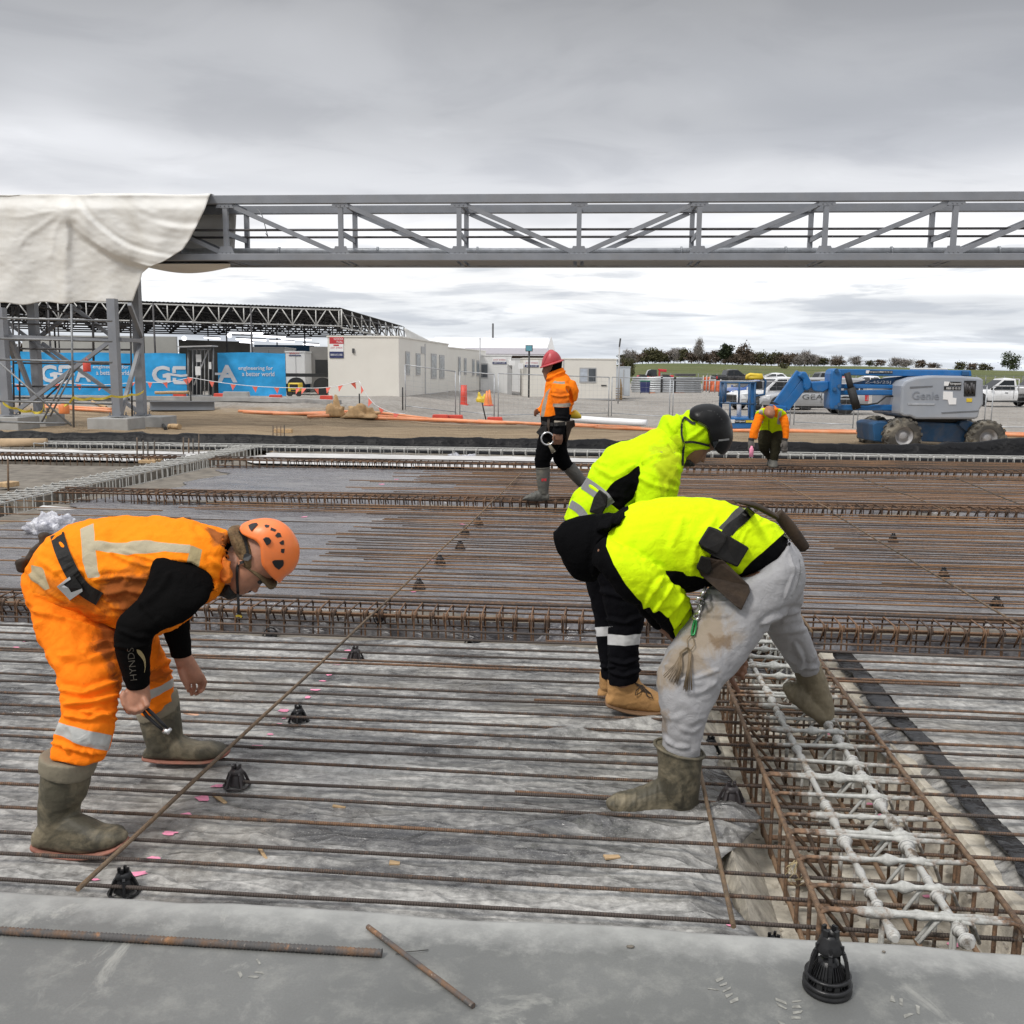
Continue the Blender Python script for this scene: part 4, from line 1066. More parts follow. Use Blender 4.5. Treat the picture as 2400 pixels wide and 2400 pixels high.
def tarp():
 """canvas hung over the left end: over the top chords, down the front in a swag, gathered at a pinch"""
 nu,nv = 150,96
 R_edge = [(492,455),(480,490),(462,527),(445,560),(428,585),(385,612),(350,626),(333,640),(328,660),(318,685),(311,706)]
 def edge(v):
  t = v*(len(R_edge)-1); i = min(int(t),len(R_edge)-2); f = t - i
  return (R_edge[i][0]*(1-f) + R_edge[i+1][0]*f,R_edge[i][1]*(1-f) + R_edge[i+1][1]*f)
 Cv = [(150,500),(200,538),(260,583),(300,608),(350,630)]
 def curve_y(x):
  for (a,b),(c,d) in zip(Cv,Cv[1:]):
   if a <= x <= c: return b + (d-b)*(x-a)/(c-a)
  return None
 V = []
 for j in range(nv):
  v = j/(nv-1)
  for i in range(nu):
   u = i/(nu-1)
   if v < 0.12:
    w = v/0.12; ex,ey = 492,455
    px = -260 + (ex + 260)*u
    b = 2.15*(1-w) - 0.22*w
    q = PB(px,455,-0.2); q = Vector((q.x,q.y,0)) + BV*(b + 0.2)
    z = PB(300,455,-0.2).z + 0.05*sin(w*pi) + 0.025*float(fbm(u*9,w*3,o=3))
    V.append((q.x,q.y,z)); continue
   w = (v - 0.12)/0.88
   ex,ey = edge(w); px = -260 + (ex + 260)*u
   ytop,ybot = 455,706 + 12*(1-u) + 3*sin(u*37)
   py = ytop + (ey - ytop)*1.0 if u > 0.985 else ytop + (ybot - ytop)*w*(1-smooth01(.72,1.0,u)) + (ey - ytop)*smooth01(.72,1.0,u)
   py = float(py)
   dx,dy = px - 152,py - 492; r = math.hypot(dx,dy) + 1e-6; th = atan2(dy,dx)
   o = 0.16
   right = float(smooth01(-10,60,dx))
   rho = math.hypot(px - 450,(py - 400)/.72)
   ph = rho/(52 + 20*float(vnoise(rho*.013,7.7)))*2*pi + 1.6*float(vnoise(px*.009,py*.011)) + dx*.006
   o += right*(0.018 + .04*float(vnoise(rho*.02,3.3)) + .03*float(vnoise(px*.012,py*.012)))*(sin(ph) + .35*sin(2*ph + .6))*float(smooth01(345,300,rho))*float(smooth01(70,150,rho))
   o += 0.30*float(smooth01(346,318,rho))*float(smooth01(150,205,px))
   o += 0.035*sin(px*.055 + .8*float(vnoise(px*.01,py*.02)))*float(smooth01(500,580,py))
   for k_,an in enumerate((.75,1.05,1.5,1.95,2.5,3.0)):
    o += .03*math.exp(-((th - an - .12*float(vnoise(r*.02,k_*3.1)))*r/7)**2)*float(smooth01(8,30,r))*float(smooth01(150 + 25*(k_ % 3),60,r))
   o += 0.20*math.exp(-(r/24)**2) + .06*math.exp(-(dx/14)**2)*float(smooth01(490,520,py))
   o += 0.04*float(fbm(px*.010,py*.010,o=2)) + 0.007*float(fbm(px*.05,py*.09,o=3))
   o += 0.22*float(smooth01(462,492,py))*0.6
   p = PB(px,py,-o); V.append(tuple(p))
 mb = MB(); mb.grid(V,nu,nv)
 W2 = []
 for j in range(30):
  for i in range(36):
   u,v = i/35,j/29
   px = 330 + (556 - 330)*u - 6*v; py = 462 + (588 - 462)*v
   W2.append(tuple(PB(px,py,2.05 + .06*sin(u*9 + v*2) + .04*float(vnoise(u*6,v*5)))))
 mb.grid(W2,36,30)
 W3 = []
 for j in range(14):
  for i in range(36):
   u,v = i/35,j/13
   px = 345 + (540 - 345)*u; py = 618 + (8 + 14*sin(pi*u))*v
   W3.append(tuple(PB(px,py,.2 + 1.7*v + .03*sin(u*15))))
 mb.grid(W3,36,14)
 o = mb.build('canvas_cover',M_TARP); s = o.modifiers.new('t','SOLIDIFY'); s.thickness = .008
 tag(o,'cream canvas tarpaulin draped in heavy folds over the left end of the bridge','tarpaulin')
tarp()
# ---- trestle under the bridge ------------------------------------------------------
z1 = Zm(0,400,1.932); z2 = Zm(0,680,4.6)
def trestle():
 root = empty('steel_trestle',PH(150,975,27.2),0,'grey steel trestle of four braced legs under the canvas covered bridge end','trestle')
 fr,bk = 27.6,29.3
 def leg(pt,pb,hd):
  a,b = PH(*z1(*pt),hd),PH(*z1(*pb),hd)
  mb = MB(); mb.beam((b.x,b.y,b.z),(b.x,b.y,a.z + (1.2 if hd > 28 else .12)),.235,.235,BU)
  mb.beam(b + Vector((0,0,.0)),b + Vector((0,0,.03)),.42,.42,BU); mb.build('leg',M_STEEL,root); return b
 leg((522,600),(535,1113),fr); leg((640,440),(643,1108),bk); leg((170,640),(178,1093),bk); leg((22,640),(35,1108),fr)
 def br(x0,y0,x1,y1,h0,h1,w=.15,m=None):
  w *= .72
  mb = MB(); mb.beam(PH(*z2(x0,y0),h0),PH(*z2(x1,y1),h1),w,w); mb.build('brace',m or M_STEEL,root)
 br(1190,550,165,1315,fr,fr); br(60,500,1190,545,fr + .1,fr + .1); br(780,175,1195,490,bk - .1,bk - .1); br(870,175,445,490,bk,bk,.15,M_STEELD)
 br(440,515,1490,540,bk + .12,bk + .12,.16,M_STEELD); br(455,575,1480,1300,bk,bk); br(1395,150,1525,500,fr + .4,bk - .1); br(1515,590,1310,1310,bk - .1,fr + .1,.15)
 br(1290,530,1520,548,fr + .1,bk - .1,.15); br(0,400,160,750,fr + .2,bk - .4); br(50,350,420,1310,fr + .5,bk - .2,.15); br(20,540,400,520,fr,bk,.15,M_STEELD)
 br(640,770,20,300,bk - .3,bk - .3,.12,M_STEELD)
 for (x,y,hd) in ((535,1113,fr),(643,1108,bk),(178,1093,bk),(35,1108,fr)):
  b = PH(*z1(x,y),hd); mb = MB()
  for sx in (-.16,.16):
   for sy in (-.16,.16): mb.cyl(b + BU*sx + BV*sy,b + BU*sx + BV*sy + Vector((0,0,.12)),.018,8)
  mb.build('anchor_bolts',M_STEELD,root)
 for i,(x,y,hd,lab) in enumerate(((527,1117,fr,'nearer pale concrete footing under the right leg of the trestle'),(680,1110,bk,'farther concrete footing behind the right leg of the trestle'),(165,1100,bk,'farther concrete footing under the rear left leg of the trestle'),(40,1112,fr,'concrete footing at the left edge under the front left trestle leg'))):
  b = PH(*z1(x,y),hd); mb = MB(); R = Matrix.Rotation(-math.atan2(BU.y,BU.x)*-1,3,'Z')
  mb.box(b + Vector((0,0,-.24)),(1.2,1.1,.47),R); tag(mb.build('concrete_footing',M_CONC,bevel=.02),lab,'footing')
trestle()
def scaffold():
 root = empty('scaffold',PH(120,1000,25.2),0,'tube scaffold of upright and level poles around the trestle at the left','scaffold')
 def t(x0,y0,x1,y1,hd,name,m=M_SCAF,r=.028,h1=None):
  mb = MB(); mb.tube([PH(*z2(x0,y0),hd),PH(*z2(x1,y1),h1 or hd)],r,8); mb.build(name,m,root)
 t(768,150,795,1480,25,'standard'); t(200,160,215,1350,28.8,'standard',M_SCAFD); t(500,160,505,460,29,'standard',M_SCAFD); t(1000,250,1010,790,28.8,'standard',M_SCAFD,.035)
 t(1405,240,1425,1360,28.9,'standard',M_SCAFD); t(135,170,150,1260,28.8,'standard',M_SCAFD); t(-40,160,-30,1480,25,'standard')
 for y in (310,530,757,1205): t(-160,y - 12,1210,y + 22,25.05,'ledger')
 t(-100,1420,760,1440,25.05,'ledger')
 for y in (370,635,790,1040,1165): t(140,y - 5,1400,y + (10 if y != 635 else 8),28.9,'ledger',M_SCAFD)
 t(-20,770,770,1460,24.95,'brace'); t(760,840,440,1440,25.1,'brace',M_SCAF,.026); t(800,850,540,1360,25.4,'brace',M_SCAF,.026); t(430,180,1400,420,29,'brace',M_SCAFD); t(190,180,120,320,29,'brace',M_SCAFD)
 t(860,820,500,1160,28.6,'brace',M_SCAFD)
scaffold()
def hang(name,px,py,hd,r,h,m,label,cat):
 c = PH(px,py,hd); mb = MB(); mb.lathe([(0,-h/2),(r*.95,-h/2),(r,-h*.4),(r,h*.32),(r*.75,h*.42),(r*.3,h*.5),(0,h*.5)],18,c); mb.tube([c + Vector((-r*.4,0,h*.5)),c + Vector((0,0,h*.72)),c + Vector((r*.4,0,h*.5))],.012,6)
 tag(mb.build(name,m),label,cat)
hang('red_canister',203.5,858,26.0,.10,.30,M_REDPL,'small red canister hanging on a scaffold pole under the trestle','canister')
hang('orange_canister',150,958,26.2,.14,.27,M_ORANGE,'dirty orange container standing on the earth between the trestle legs','container')
def tape(pts,name,label,w=.05,m=None):
 P3 = [PH(*z2(x,y),h) for x,y,h in pts]; mb = MB(); vs = []; out = []
 for a,b in zip(P3,P3[1:]):
  for k in range(8): out.append(a.lerp(b,k/8) - Vector((0,0,.05*sin(pi*k/8))))
 out.append(P3[-1])
 for i,p in enumerate(out):
  t = 0.5*sin(i*0.7); vs += [p + Vector((0,w*t,w*.6)),p - Vector((0,w*t,w*.6))]
 fs = [(2*i,2*i+1,2*i+3,2*i+2) for i in range(len(out)-1)]
 mb.add(vs,fs); o = mb.build(name,m or M_TAPE); s = o.modifiers.new('t','SOLIDIFY'); s.thickness = .004
 tag(o,label,'barrier tape')
M_TAPE = pmat('yellow_tape',(0.70,0.55,0.05),0.5,0,0.2,8)
tape([(1550,1090,27.9),(1420,1125,27),(1200,1140,26.2),(980,1165,25.6),(790,1155,24.9),(690,1245,25.2)],'barrier_tape','yellow barrier tape strung between the right trestle legs and a scaffold pole')
tape([(30,1215,25),(180,1275,25.2),(330,1300,25.5),(450,1310,25.6),(470,1230,25.6),(500,1380,25.6)],'barrier_tape','yellow barrier tape sagging low at the foot of the left trestle leg')
# ---- scaffold roof on the left ----------------------------------------------------
zc_ = Zm(400,720,4.83)
def canopy():
 zt = 4.95
 A,B = PH(331,714,49.4),PH(800,729,53.4); A.z = B.z = zt
 root = empty('scaffold_roof',((A+B)/2).xy.to_3d(),0,'huge low scaffold roof with whitish lattice edge truss and dark sheeting at the left','temporary roof')
 u = (B - A).normalized(); v = Vector((-u.y,u.x,0))
 if v.y < 0: v = -v
 A0 = A - u*14; L = (B - A0).length
 back = PH(947,770,75); back.z = zt; vb = (back - B); vb.z = 0
 n = 240; vs = []; hh = []
 for i in range(n+1):
  p = A0 + u*(L*i/n) ; z = zt + .05 + (.04 if i % 2 else 0)
  vs.append((p.x,p.y,z)); hh.append((p.x + vb.x,p.y + vb.y,z + .0))
 mb = MB(); mb.add(vs + hh,[(i,i+1,n+2+i,n+1+i) for i in range(n)]); o = mb.build('roof_sheeting',M_BLACK,root); o.modifiers.new('t','SOLIDIFY').thickness = .03
 def truss(off,dz,dark,step,nm,e0=0.0,e1=1.0,hgt=0.92):
  o0 = vb * off; m = M_SCAFD if dark else M_WHITESTEEL; r = .035 if not dark else .045
  a,b = A0 + o0 + u*(L*e0),A0 + o0 + u*(L*e1)
  t = MB(); t.tube([a + Vector((0,0,dz - .06)),b + Vector((0,0,dz - .06))],r,6); t.build(nm + '_chord',m,root)
  t = MB(); t.tube([a + Vector((0,0,dz - hgt)),b + Vector((0,0,dz - hgt))],r,6); t.build(nm + '_chord',m,root)
  t = MB(); k = 0; x = L*e0
  while x < L*e1 - .01:
   p = A0 + o0 + u*x; q = A0 + o0 + u*min(x + step,L)
   t.tube([p + Vector((0,0,dz - .06)),p + Vector((0,0,dz - hgt))],r*.85,6)
   mid = (p + q)/2
   t.tube([p + Vector((0,0,dz - hgt)),mid - u*.07 + Vector((0,0,dz - .06))],r*.85,6); t.tube([mid + u*.07 + Vector((0,0,dz - .06)),q + Vector((0,0,dz - hgt))],r*.85,6)
   x += step
  t.build(nm + '_lattice',m,root)
 truss(0,0,False,1.27,'edge_truss')
 for k,off in enumerate((.18,.36,.54,.72,.9)): truss(off,-.12,True,1.6,'inner_truss',hgt=.8)
 t = MB(); m = M_WHITESTEEL
 for k in range(9):
  p = B + vb*(k/8.0); q = B + vb*((k+1)/8.0)
  t.tube([p + Vector((0,0,0)),p - Vector((0,0,1.0))],.04,6)
  if k < 8: t.tube([p - Vector((0,0,.05)),q - Vector((0,0,.98))],.035,6); t.tube([p - Vector((0,0,1.0)),q - Vector((0,0,1.0))],.04,6)
 t.build('end_truss',m,root)
 for k in range(22):
  p = A0 + u*(L*k/21); t = MB(); t.tube([p - Vector((0,0,.25)),p + vb - Vector((0,0,.25))],.04,6); t.build('purlin',M_SCAFD,root)
 for fx in (.0,.2,.4,.6,.8,1.0):
  for off in (0.0,.5,1.0):
   if (fx == 1.0 and off == 0.0): continue
   p = A0 + u*(L*fx) + vb*off; g = float(terrain_z(p.x,p.y)); t = MB()
   t.tube([Vector((p.x,p.y,g)),Vector((p.x,p.y,zt))],.05,8); t.build('post',M_SCAFD,root)
 w = MB(); a,b = B + vb*.78,B + vb*1.0
 q = [PH(947,768,72),PH(1010,800,80),PH(1012,834,80),PH(955,812,72)]
 N_ = 14; V = []
 for j in range(N_):
  for i in range(N_):
   s_,t_ = i/(N_-1),j/(N_-1)
   p = q[0]*(1-s_)*(1-t_) + q[1]*s_*(1-t_) + q[2]*s_*t_ + q[3]*(1-s_)*t_
   V.append(tuple(p + HF*(.25*float(fbm(s_*4,t_*4,o=3)))))
 w.grid(V,N_,N_); w.build('plastic_wrap',M_TARP,root).modifiers.new('t','SOLIDIFY').thickness = .02
 return u,vb,A0,L,root
cu,cvb,cA0,cL,croot = canopy()
def m_lamp():
 n = NT('lit_tube'); n.b.inputs['Emission Color'].default_value = (0.95,0.95,1,1); n.b.inputs['Emission Strength'].default_value = 3.0; return n.done((.9,.9,.9),.5)
M_LAMP = m_lamp()
def lamp(x0,y0,x1,y1,hd,label):
 a,b = PH(*zc_(x0,y0),hd),PH(*zc_(x1,y1),hd); root = empty('strip_light',(a+b)/2,0,label,'strip light','strip lights under the scaffold roof')
 mb = MB(); mb.tube([a,b],.05,8); mb.build('tube_lamp',M_LAMP,root); mb = MB(); mb.beam(a + Vector((0,0,.10)),b + Vector((0,0,.10)),.12,.06); mb.build('casing',M_DARKGREY,root)
for q in ((665,290,1045,298,60),(935,325,1300,340,62),(740,362,1080,376,64),(1250,355,1590,370,63),(1120,382,1400,394,66),(780,392,940,402,66),(380,345,560,356,64),(1500,420,1680,428,66)):
 lamp(*q,'glowing white strip light hanging under the dark scaffold roof')
def spot(x,y,hd,label):
 c = PH(*zc_(x,y),hd); mb = MB(); mb.ball(c,.14,12); tag(mb.build('work_light',M_LAMP),label,'work light')
spot(665,320,58,'round white work light glowing under the roof beside the gate'); spot(153,353,58,'round white work light glowing at the left of the gate')
# ---- wall panels and odds under the roof --------------------------------------------
def wallpx(name,px0,px1,pyt,pyb,hd0,hd1,thick,m,label,cat,m2=None):
 a,b = PH(px0,pyb,hd0),PH(px1,pyb,hd1); za = PH(px0,pyt,hd0).z; g = min(float(terrain_z(a.x,a.y)),a.z); mb = MB(); t = HF*thick
 A_,B_ = Vector((a.x,a.y,g - .05)),Vector((b.x,b.y,g - .05)); q = [A_,B_,B_ + t,A_ + t]
 mb.hexa(q,[Vector((p.x,p.y,za)) for p in q]); return tag(mb.build(name,m),label,cat)
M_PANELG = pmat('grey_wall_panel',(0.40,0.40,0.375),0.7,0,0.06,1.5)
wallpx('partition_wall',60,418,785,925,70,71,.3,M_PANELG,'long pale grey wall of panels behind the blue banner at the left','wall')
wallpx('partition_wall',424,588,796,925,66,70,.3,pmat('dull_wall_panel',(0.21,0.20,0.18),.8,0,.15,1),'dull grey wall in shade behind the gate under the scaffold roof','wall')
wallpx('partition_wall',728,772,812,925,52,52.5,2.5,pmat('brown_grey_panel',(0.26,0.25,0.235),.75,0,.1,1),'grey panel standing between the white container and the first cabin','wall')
class Box3:
 """a rectangular building from two ground corners of its front and a depth"""
 def __init__(s,A,B,dep,zt,zb,right=True):
  s.A,s.B = Vector((A.x,A.y,zb)),Vector((B.x,B.y,zb)); s.u = (s.B - s.A).normalized(); n = Vector((-s.u.y,s.u.x,0))
  s.n = n if n.dot(HF) > 0 else -n
  s.dep = dep; s.zt,s.zb = zt,zb
 def hull(s,mb,off=0.0,z0=None,z1=None):
  z0 = s.zb if z0 is None else z0; z1 = s.zt if z1 is None else z1
  q = [s.A - s.u*off - s.n*off,s.B + s.u*off - s.n*off,s.B + s.u*off + s.n*(s.dep + off),s.A - s.u*off + s.n*(s.dep + off)]
  mb.hexa([Vector((p.x,p.y,z0)) for p in q],[Vector((p.x,p.y,z1)) for p in q])
 def hit(s,px,py,face):
  r = ray(px,py)
  o,nn = {'front': (s.A,s.n),'right': (s.B,s.u),'left': (s.A,s.u)}[face]
  return CC + r*((o - CC).dot(nn)/r.dot(nn))
 def panel(s,mb,px0,py0,px1,py1,face,proud=.02,inset=0.0):
  a = s.hit(px0,py0,face); b = s.hit(px1,py1,face)
  out = -s.n if face == 'front' else (s.u if face == 'right' else -s.u)
  q = [Vector((a.x,a.y,b.z)),Vector((b.x,b.y,b.z)),Vector((b.x,b.y,a.z)),Vector((a.x,a.y,a.z))]
  c = sum(q,Vector())/4
  q = [c + (p - c)*(1 - inset) for p in q]
  mb.hexa([p + out*proud for p in q],[p - out*.02 for p in q]); return c,out,(q[1]-q[0]),(q[3]-q[0])
def cabin(label,pxA,pyA,pxB,pyB,dA,dB,dep,h,mat,windows=(),signs=(),lift=.15,seams=(),doors=(),root_name='site_cabin',trim=True):
 a,b = P(pxA,pyA,dA),P(pxB,pyB,dB); zb = (a.z + b.z)/2
 bx = Box3(a,b,dep,zb + h,zb)
 root = empty(root_name,(a+b)/2,0,label,'site cabin')
 mb = MB(); bx.hull(mb); mb.build('wall',mat,root,bevel=.02)
 mb = MB(); bx.hull(mb,.035,zb + h - .003,zb + h + .075); mb.build('roof',mat,root,bevel=.01)
 mb = MB(); bx.hull(mb,.012,zb - .02,zb + .09); mb.build('base_rail',M_TRIM,root)
 mb = MB()
 for t in (.04,.35,.65,.96):
  for k in (.06,.94):
   p = bx.A.lerp(bx.B,t) + bx.n*(dep*k); g = float(terrain_z(p.x,p.y)); mb.bb(p.x-.2,p.x+.2,p.y-.2,p.y+.2,g - .1,zb - .02)
 mb.build('support_blocks',M_DARKGREY,root)
 for (x0,y0,x1,y1,face,gm) in windows:
  f = MB(); c,out,wx,hx = bx.panel(f,x0,y0,x1,y1,face,.035); f = f.build('window',M_TRIM,root)
  g = MB(); bx.panel(g,x0,y0,x1,y1,face,.042,.16); o = g.build('pane',gm,root)
  o.parent = f; o.matrix_parent_inverse = Matrix()
 for (x0,y0,x1,y1,face) in seams:
  f = MB(); bx.panel(f,x0,y0,x1,y1,face,.02); f.build('seam_strip',M_TRIM,root)
 return bx,root
def child_fix(o,par): o.parent = par
zf = Zm(700,700,2.415)
def W_(x0,y0,x1,y1,face,m): return (*zf(x0,y0),*zf(x1,y1),face,m)
bx1,r1 = cabin('large cream site cabin with a blank end wall and a red white and blue sign',770,931,936,935,44.8,44.4,12.2,2.80,M_CABIN,
      [W_(603,298,627,432,'right',M_BLIND),W_(662,308,687,433,'right',M_BLIND),W_(748,310,779,452,'right',M_BLIND),W_(795,318,823,452,'right',M_BLIND)],seams=[W_(713,255,719,560,'right',0)[:5]])
def sign_on(bx,root,rects,face):
 """rects: (x0,y0,x1,y1,material,proud)"""
 for (x0,y0,x1,y1,m,pr) in rects:
  s = MB(); bx.panel(s,x0,y0,x1,y1,face,pr); s.build('sign_panel',m,root)
def text_px(txt,bx,face,px0,py0,px1,py1,mat,root,proud,bold=False,name='lettering'):
 a = bx.hit(px0,py0,face); b = bx.hit(px1,py1,face); out = -bx.n if face == 'front' else bx.u
 xd = Vector((b.x-a.x,b.y-a.y,0)); w = xd.length; h = abs(a.z-b.z); c = (a+b)/2 + out*proud
 o = text_mesh(txt,1.0,mat,name,frame((0,0,0),(1,0,0),(0,1,0)))
 xs = [v.co.x for v in o.data.vertices]; ys = [v.co.y for v in o.data.vertices]
 sx,sy = w/(max(xs)-min(xs)),h/(max(ys)-min(ys)); ox,oy = (max(xs)+min(xs))/2,(max(ys)+min(ys))/2
 M = frame(c,xd,(0,0,1)) @ Matrix.Diagonal((sx,sy,1,1)) @ Matrix.Translation((-ox,-oy,0))
 o.data.transform(root.matrix_basis.inverted() @ M); o.parent = root; return o
x0,y0,x1,y1 = 772.5,789.5,805.5,839
sign_on(bx1,r1,[(x0,y0,x1,y1,M_WHITE,.03),(x0,y0,x1,806,M_SIGNRED,.034),(x0,824,x1,y1,M_NAVY,.034),(782,807.5,795,811,M_SIGNRED,.034)],'front')
text_px('GOOD',bx1,'front',783,792,804,797,M_WHITE,r1,.036); text_px('FUN.',bx1,'front',790,799,804,804,M_WHITE,r1,.036)
text_px('JUST SHEDS',bx1,'front',775,813,803,818,M_SIGNRED,r1,.032); text_px('0800 012 300',bx1,'front',775,829,803,834,M_WHITE,r1,.036)
mb = MB(); bx1.panel(mb,*zf(305,282),*zf(316,308),'front',.08); mb.build('lamp_bracket',M_DARKGREY,r1)
mb = MB(); bx1.panel(mb,*zf(692,270),*zf(712,312),'right',.03); mb.build('label_plate',M_TRIM,r1)
cabin('cream site cabin standing end to end behind the nearest cabin',985,924,1046,924,57.3,57.0,11.0,2.75,M_CABIN,
      [W_(902,328,915,432,'right',M_BLIND),W_(935,335,948,432,'right',M_BLIND),W_(981,342,993,436,'right',M_BLIND),W_(1006,348,1020,440,'right',M_BLIND)])
bx3,r3 = cabin('small whitish cabin with one window and a sign, right of the two long cabins',1126,925,1198,925,66,66,5.5,2.65,M_CABINW,[W_(1031,366,1071,452,'front',M_GLASS)])
def bluewhite(bx,r,a,b,c,d):
 p0,p1 = zf(a,b),zf(c,d); my = p0[1] + (p1[1]-p0[1])*.66
 sign_on(bx,r,[(*p0,*p1,M_WHITE,.03),(p0[0],my,p1[0],p1[1],M_NAVY,.035)],'front')
 text_px('JUST SHEDS',bx,'front',p0[0]+2,p0[1]+4,p1[0]-2,p0[1]+8.0,M_SIGNRED,r,.037); text_px('0800 012 300',bx,'front',p0[0]+3,my+1.0,p1[0]-3,p1[1]-1.2,M_WHITE,r,.038)
bluewhite(bx3,r3,1097,333,1176,370)
mb = MB(); bx3.panel(mb,*zf(1182,372),*zf(1206,545),'front',.03); mb.build('door',M_TRIM,r3)
mb = MB(); bx3.panel(mb,*zf(1190,350),*zf(1224,378),'front',.22); mb.build('air_conditioner',M_WHITE,r3)
bx5,r5 = cabin('white cabin set back in shade between the small cabin and the long low cabin',1200,922,1222,922,74,74,6,2.6,M_CABINW)
bx4,r4 = cabin('long low cream cabin behind the walking man with a two pane window',1226,935,1443,938,65.0,65.4,3.2,2.72,M_CABIN,
      [W_(1590,390,1636,476,'front',pmat('papered_window',(.42,.46,.52),.3,0,.2,3)),W_(1638,390,1683,476,'front',M_GLASS)],seams=[W_(1497,345,1500,566,'front',0)[:5]])
bluewhite(bx4,r4,1280,350,1358,388)
mb = MB(); bx4.panel(mb,*zf(1712,488),*zf(1742,494),'front',.05); mb.build('label_plate',M_BLACK,r4)
mb = MB(); bx4.panel(mb,*zf(1243,366),*zf(1270,396),'front',.25); mb.build('air_conditioner',M_WHITE,r4)
# timber steps at its right end
def steps():
 root = empty('timber_steps',GT(1452,935),0,'raw timber steps against the right end of the long low cabin','steps'); base = GT(1452,938)
 for k in range(5):
  mb = MB(); p = base + HR*(-.25 + .02*k) + HF*(.25*k); mb.box(p + Vector((0,0,.12 + .17*k)),(.8,.26,.05)); mb.build('tread',M_WOODCHIP,root)
 for sx in (-.62,.15):
  for k in range(4):
   mb = MB(); p = base + HR*sx + HF*(.3*k); mb.beam(p,p + Vector((0,0,.9 + .2*k)),.07,.07); mb.build('post',M_WOODCHIP,root)
steps()
def container(label,px0,px1,pyt,pyb,d,dep,m,nm='storage_container'):
 a,b = P(px0,pyb,d),P(px1,pyb,d); h = P(px0,pyt,d).z - a.z; bx = Box3(a,b,dep,a.z + h,a.z); root = empty(nm,(a+b)/2,0,label,'container')
 mb = MB(); bx.hull(mb); mb.build('body',m,root,bevel=.03); mb = MB(); bx.hull(mb,.03,a.z + h - .004,a.z + h + .07); mb.build('roof',m,root)
 mb = MB(); mid = (px0 + px1)/2; bx.panel(mb,mid - .6,pyt + 4,mid + .4,pyb - 3,'front',.02); mb.build('door_seam',M_TRIM,root); return bx,root
container('pale blue grey container just right of the long low cabin',1447,1476,861,928,70,2.4,pmat('pale_blue_grey',(.50,.54,.58),.5,0,.05,1))
bc,rc = container('white container with red lettering under the scaffold roof beside the first cabin',671,716,826,900,50,6,M_CABINW)
text_px('SAFETY',bc,'front',678,821 + 5,702,830,M_SIGNRED,rc,.03)
mb = MB(); bc.panel(mb,677,832,705,834,'front',.03); mb.build('stripe',M_NAVY,rc)
container('long white container behind the second blue banner',594,668,816,900,56,3,M_CABINW)
wallpx('blue_hoarding',596,735,808,822,62,62,.2,pmat('blue_board',(.03,.10,.2),.6),'dark blue board standing behind the white containers','hoarding')
# marquee roof and low building behind
def marquee():
 hd = 95; a,b = PH(1006,826,hd),PH(1292,832,hd); root = empty('marquee',(a+b)/2,0,'white curved marquee roof showing above the cabins','marquee'); dep = HF*14
 prof = []
 for k in range(9):
  t = k/8; prof.append((dep*t,PH(1100,823 - 33*sin(pi*min(t*1.0,1)*.5 if t < .5 else pi*.25),hd).z))
 mb = MB(); rr = []
 zb_ = PH(1100,827,hd).z; zt_ = PH(1100,789,hd + 6).z
 for p in (a,b):
  rr.append([Vector((p.x,p.y,zb_ - .6)),Vector((p.x,p.y,zb_)),Vector((p.x,p.y,zb_)) + HF*3 + Vector((0,0,(zt_-zb_)*.72)),Vector((p.x,p.y,zt_)) + HF*7,Vector((p.x,p.y,zb_)) + HF*11 + Vector((0,0,(zt_-zb_)*.72)),Vector((p.x,p.y,zb_)) + HF*14,Vector((p.x,p.y,zb_ - .6)) + HF*14])
 mb.rings(rr,True,None,False); mb.build('roof',M_WHITEPL,root)
 mb = MB(); q = [a,b,b + HF*14,a + HF*14]; g = float(terrain_z(a.x,a.y)); mb.hexa([Vector((p.x,p.y,g)) for p in q],[Vector((p.x,p.y,zb_ - .62)) for p in q]); mb.build('wall',M_PANELG,root)
 mb = MB(); c = PH(1291,826,hd - 1); mb.hexa([c + HR*-.5,c + HR*.45,c + HR*.45 + HF*.3,c + HR*-.5 + HF*.3],[c + HR*.0 + Vector((0,0,1.5)),c + HR*.04 + Vector((0,0,1.5)),c + HR*.04 + HF*.3 + Vector((0,0,1.5)),c + HF*.3 + Vector((0,0,1.5))]); mb.build('gable_peak',M_WHITE,root)
marquee()
def low_shed():
 hd = 82; root = empty('low_shed',PH(1150,850,hd),0,'low building with a long grey roof between the marquee and the small cabin','shed')
 a,b = PH(1085,842,hd),PH(1290,842,hd); z0 = a.z; zr = PH(1150,818,hd + 4).z; g = float(terrain_z(a.x,a.y))
 mb = MB(); q = [a,b,b + HF*6,a + HF*6]; mb.hexa([Vector((p.x,p.y,g)) for p in q],[Vector((p.x,p.y,PH(1150,833,hd).z)) for p in q]); mb.build('wall',pmat('brown_boarding',(.10,.075,.06),.8),root)
 e = Vector((0,0,.1)); lo = PH(1150,832,hd).z; A_,B_ = Vector((a.x,a.y,lo)) - HF*.5,Vector((b.x,b.y,lo)) - HF*.5; C_,D_ = Vector((b.x,b.y,zr)) + HF*4,Vector((a.x,a.y,zr)) + HF*4
 mb = MB(); mb.hexa([A_,B_,C_,D_],[A_ + e,B_ + e,C_ + e,D_ + e]); mb.build('roof',pmat('mauve_grey_roofing',(.36,.34,.36),.6),root)
low_shed()
def pole(px,pyb,pyt,d,r,m,name,label,cat,head=None):
 b = P(px,pyb,d); hd = (b - CC).dot(HF); t = PH(px,pyt,hd); root = empty(name,(b.x,b.y,b.z),0,label,cat)
 mb = MB(); mb.cyl((b.x,b.y,float(terrain_z(b.x,b.y))),(b.x,b.y,t.z),r,8); mb.build('pole',m,root)
 if head: head(root,Vector((b.x,b.y,t.z)))
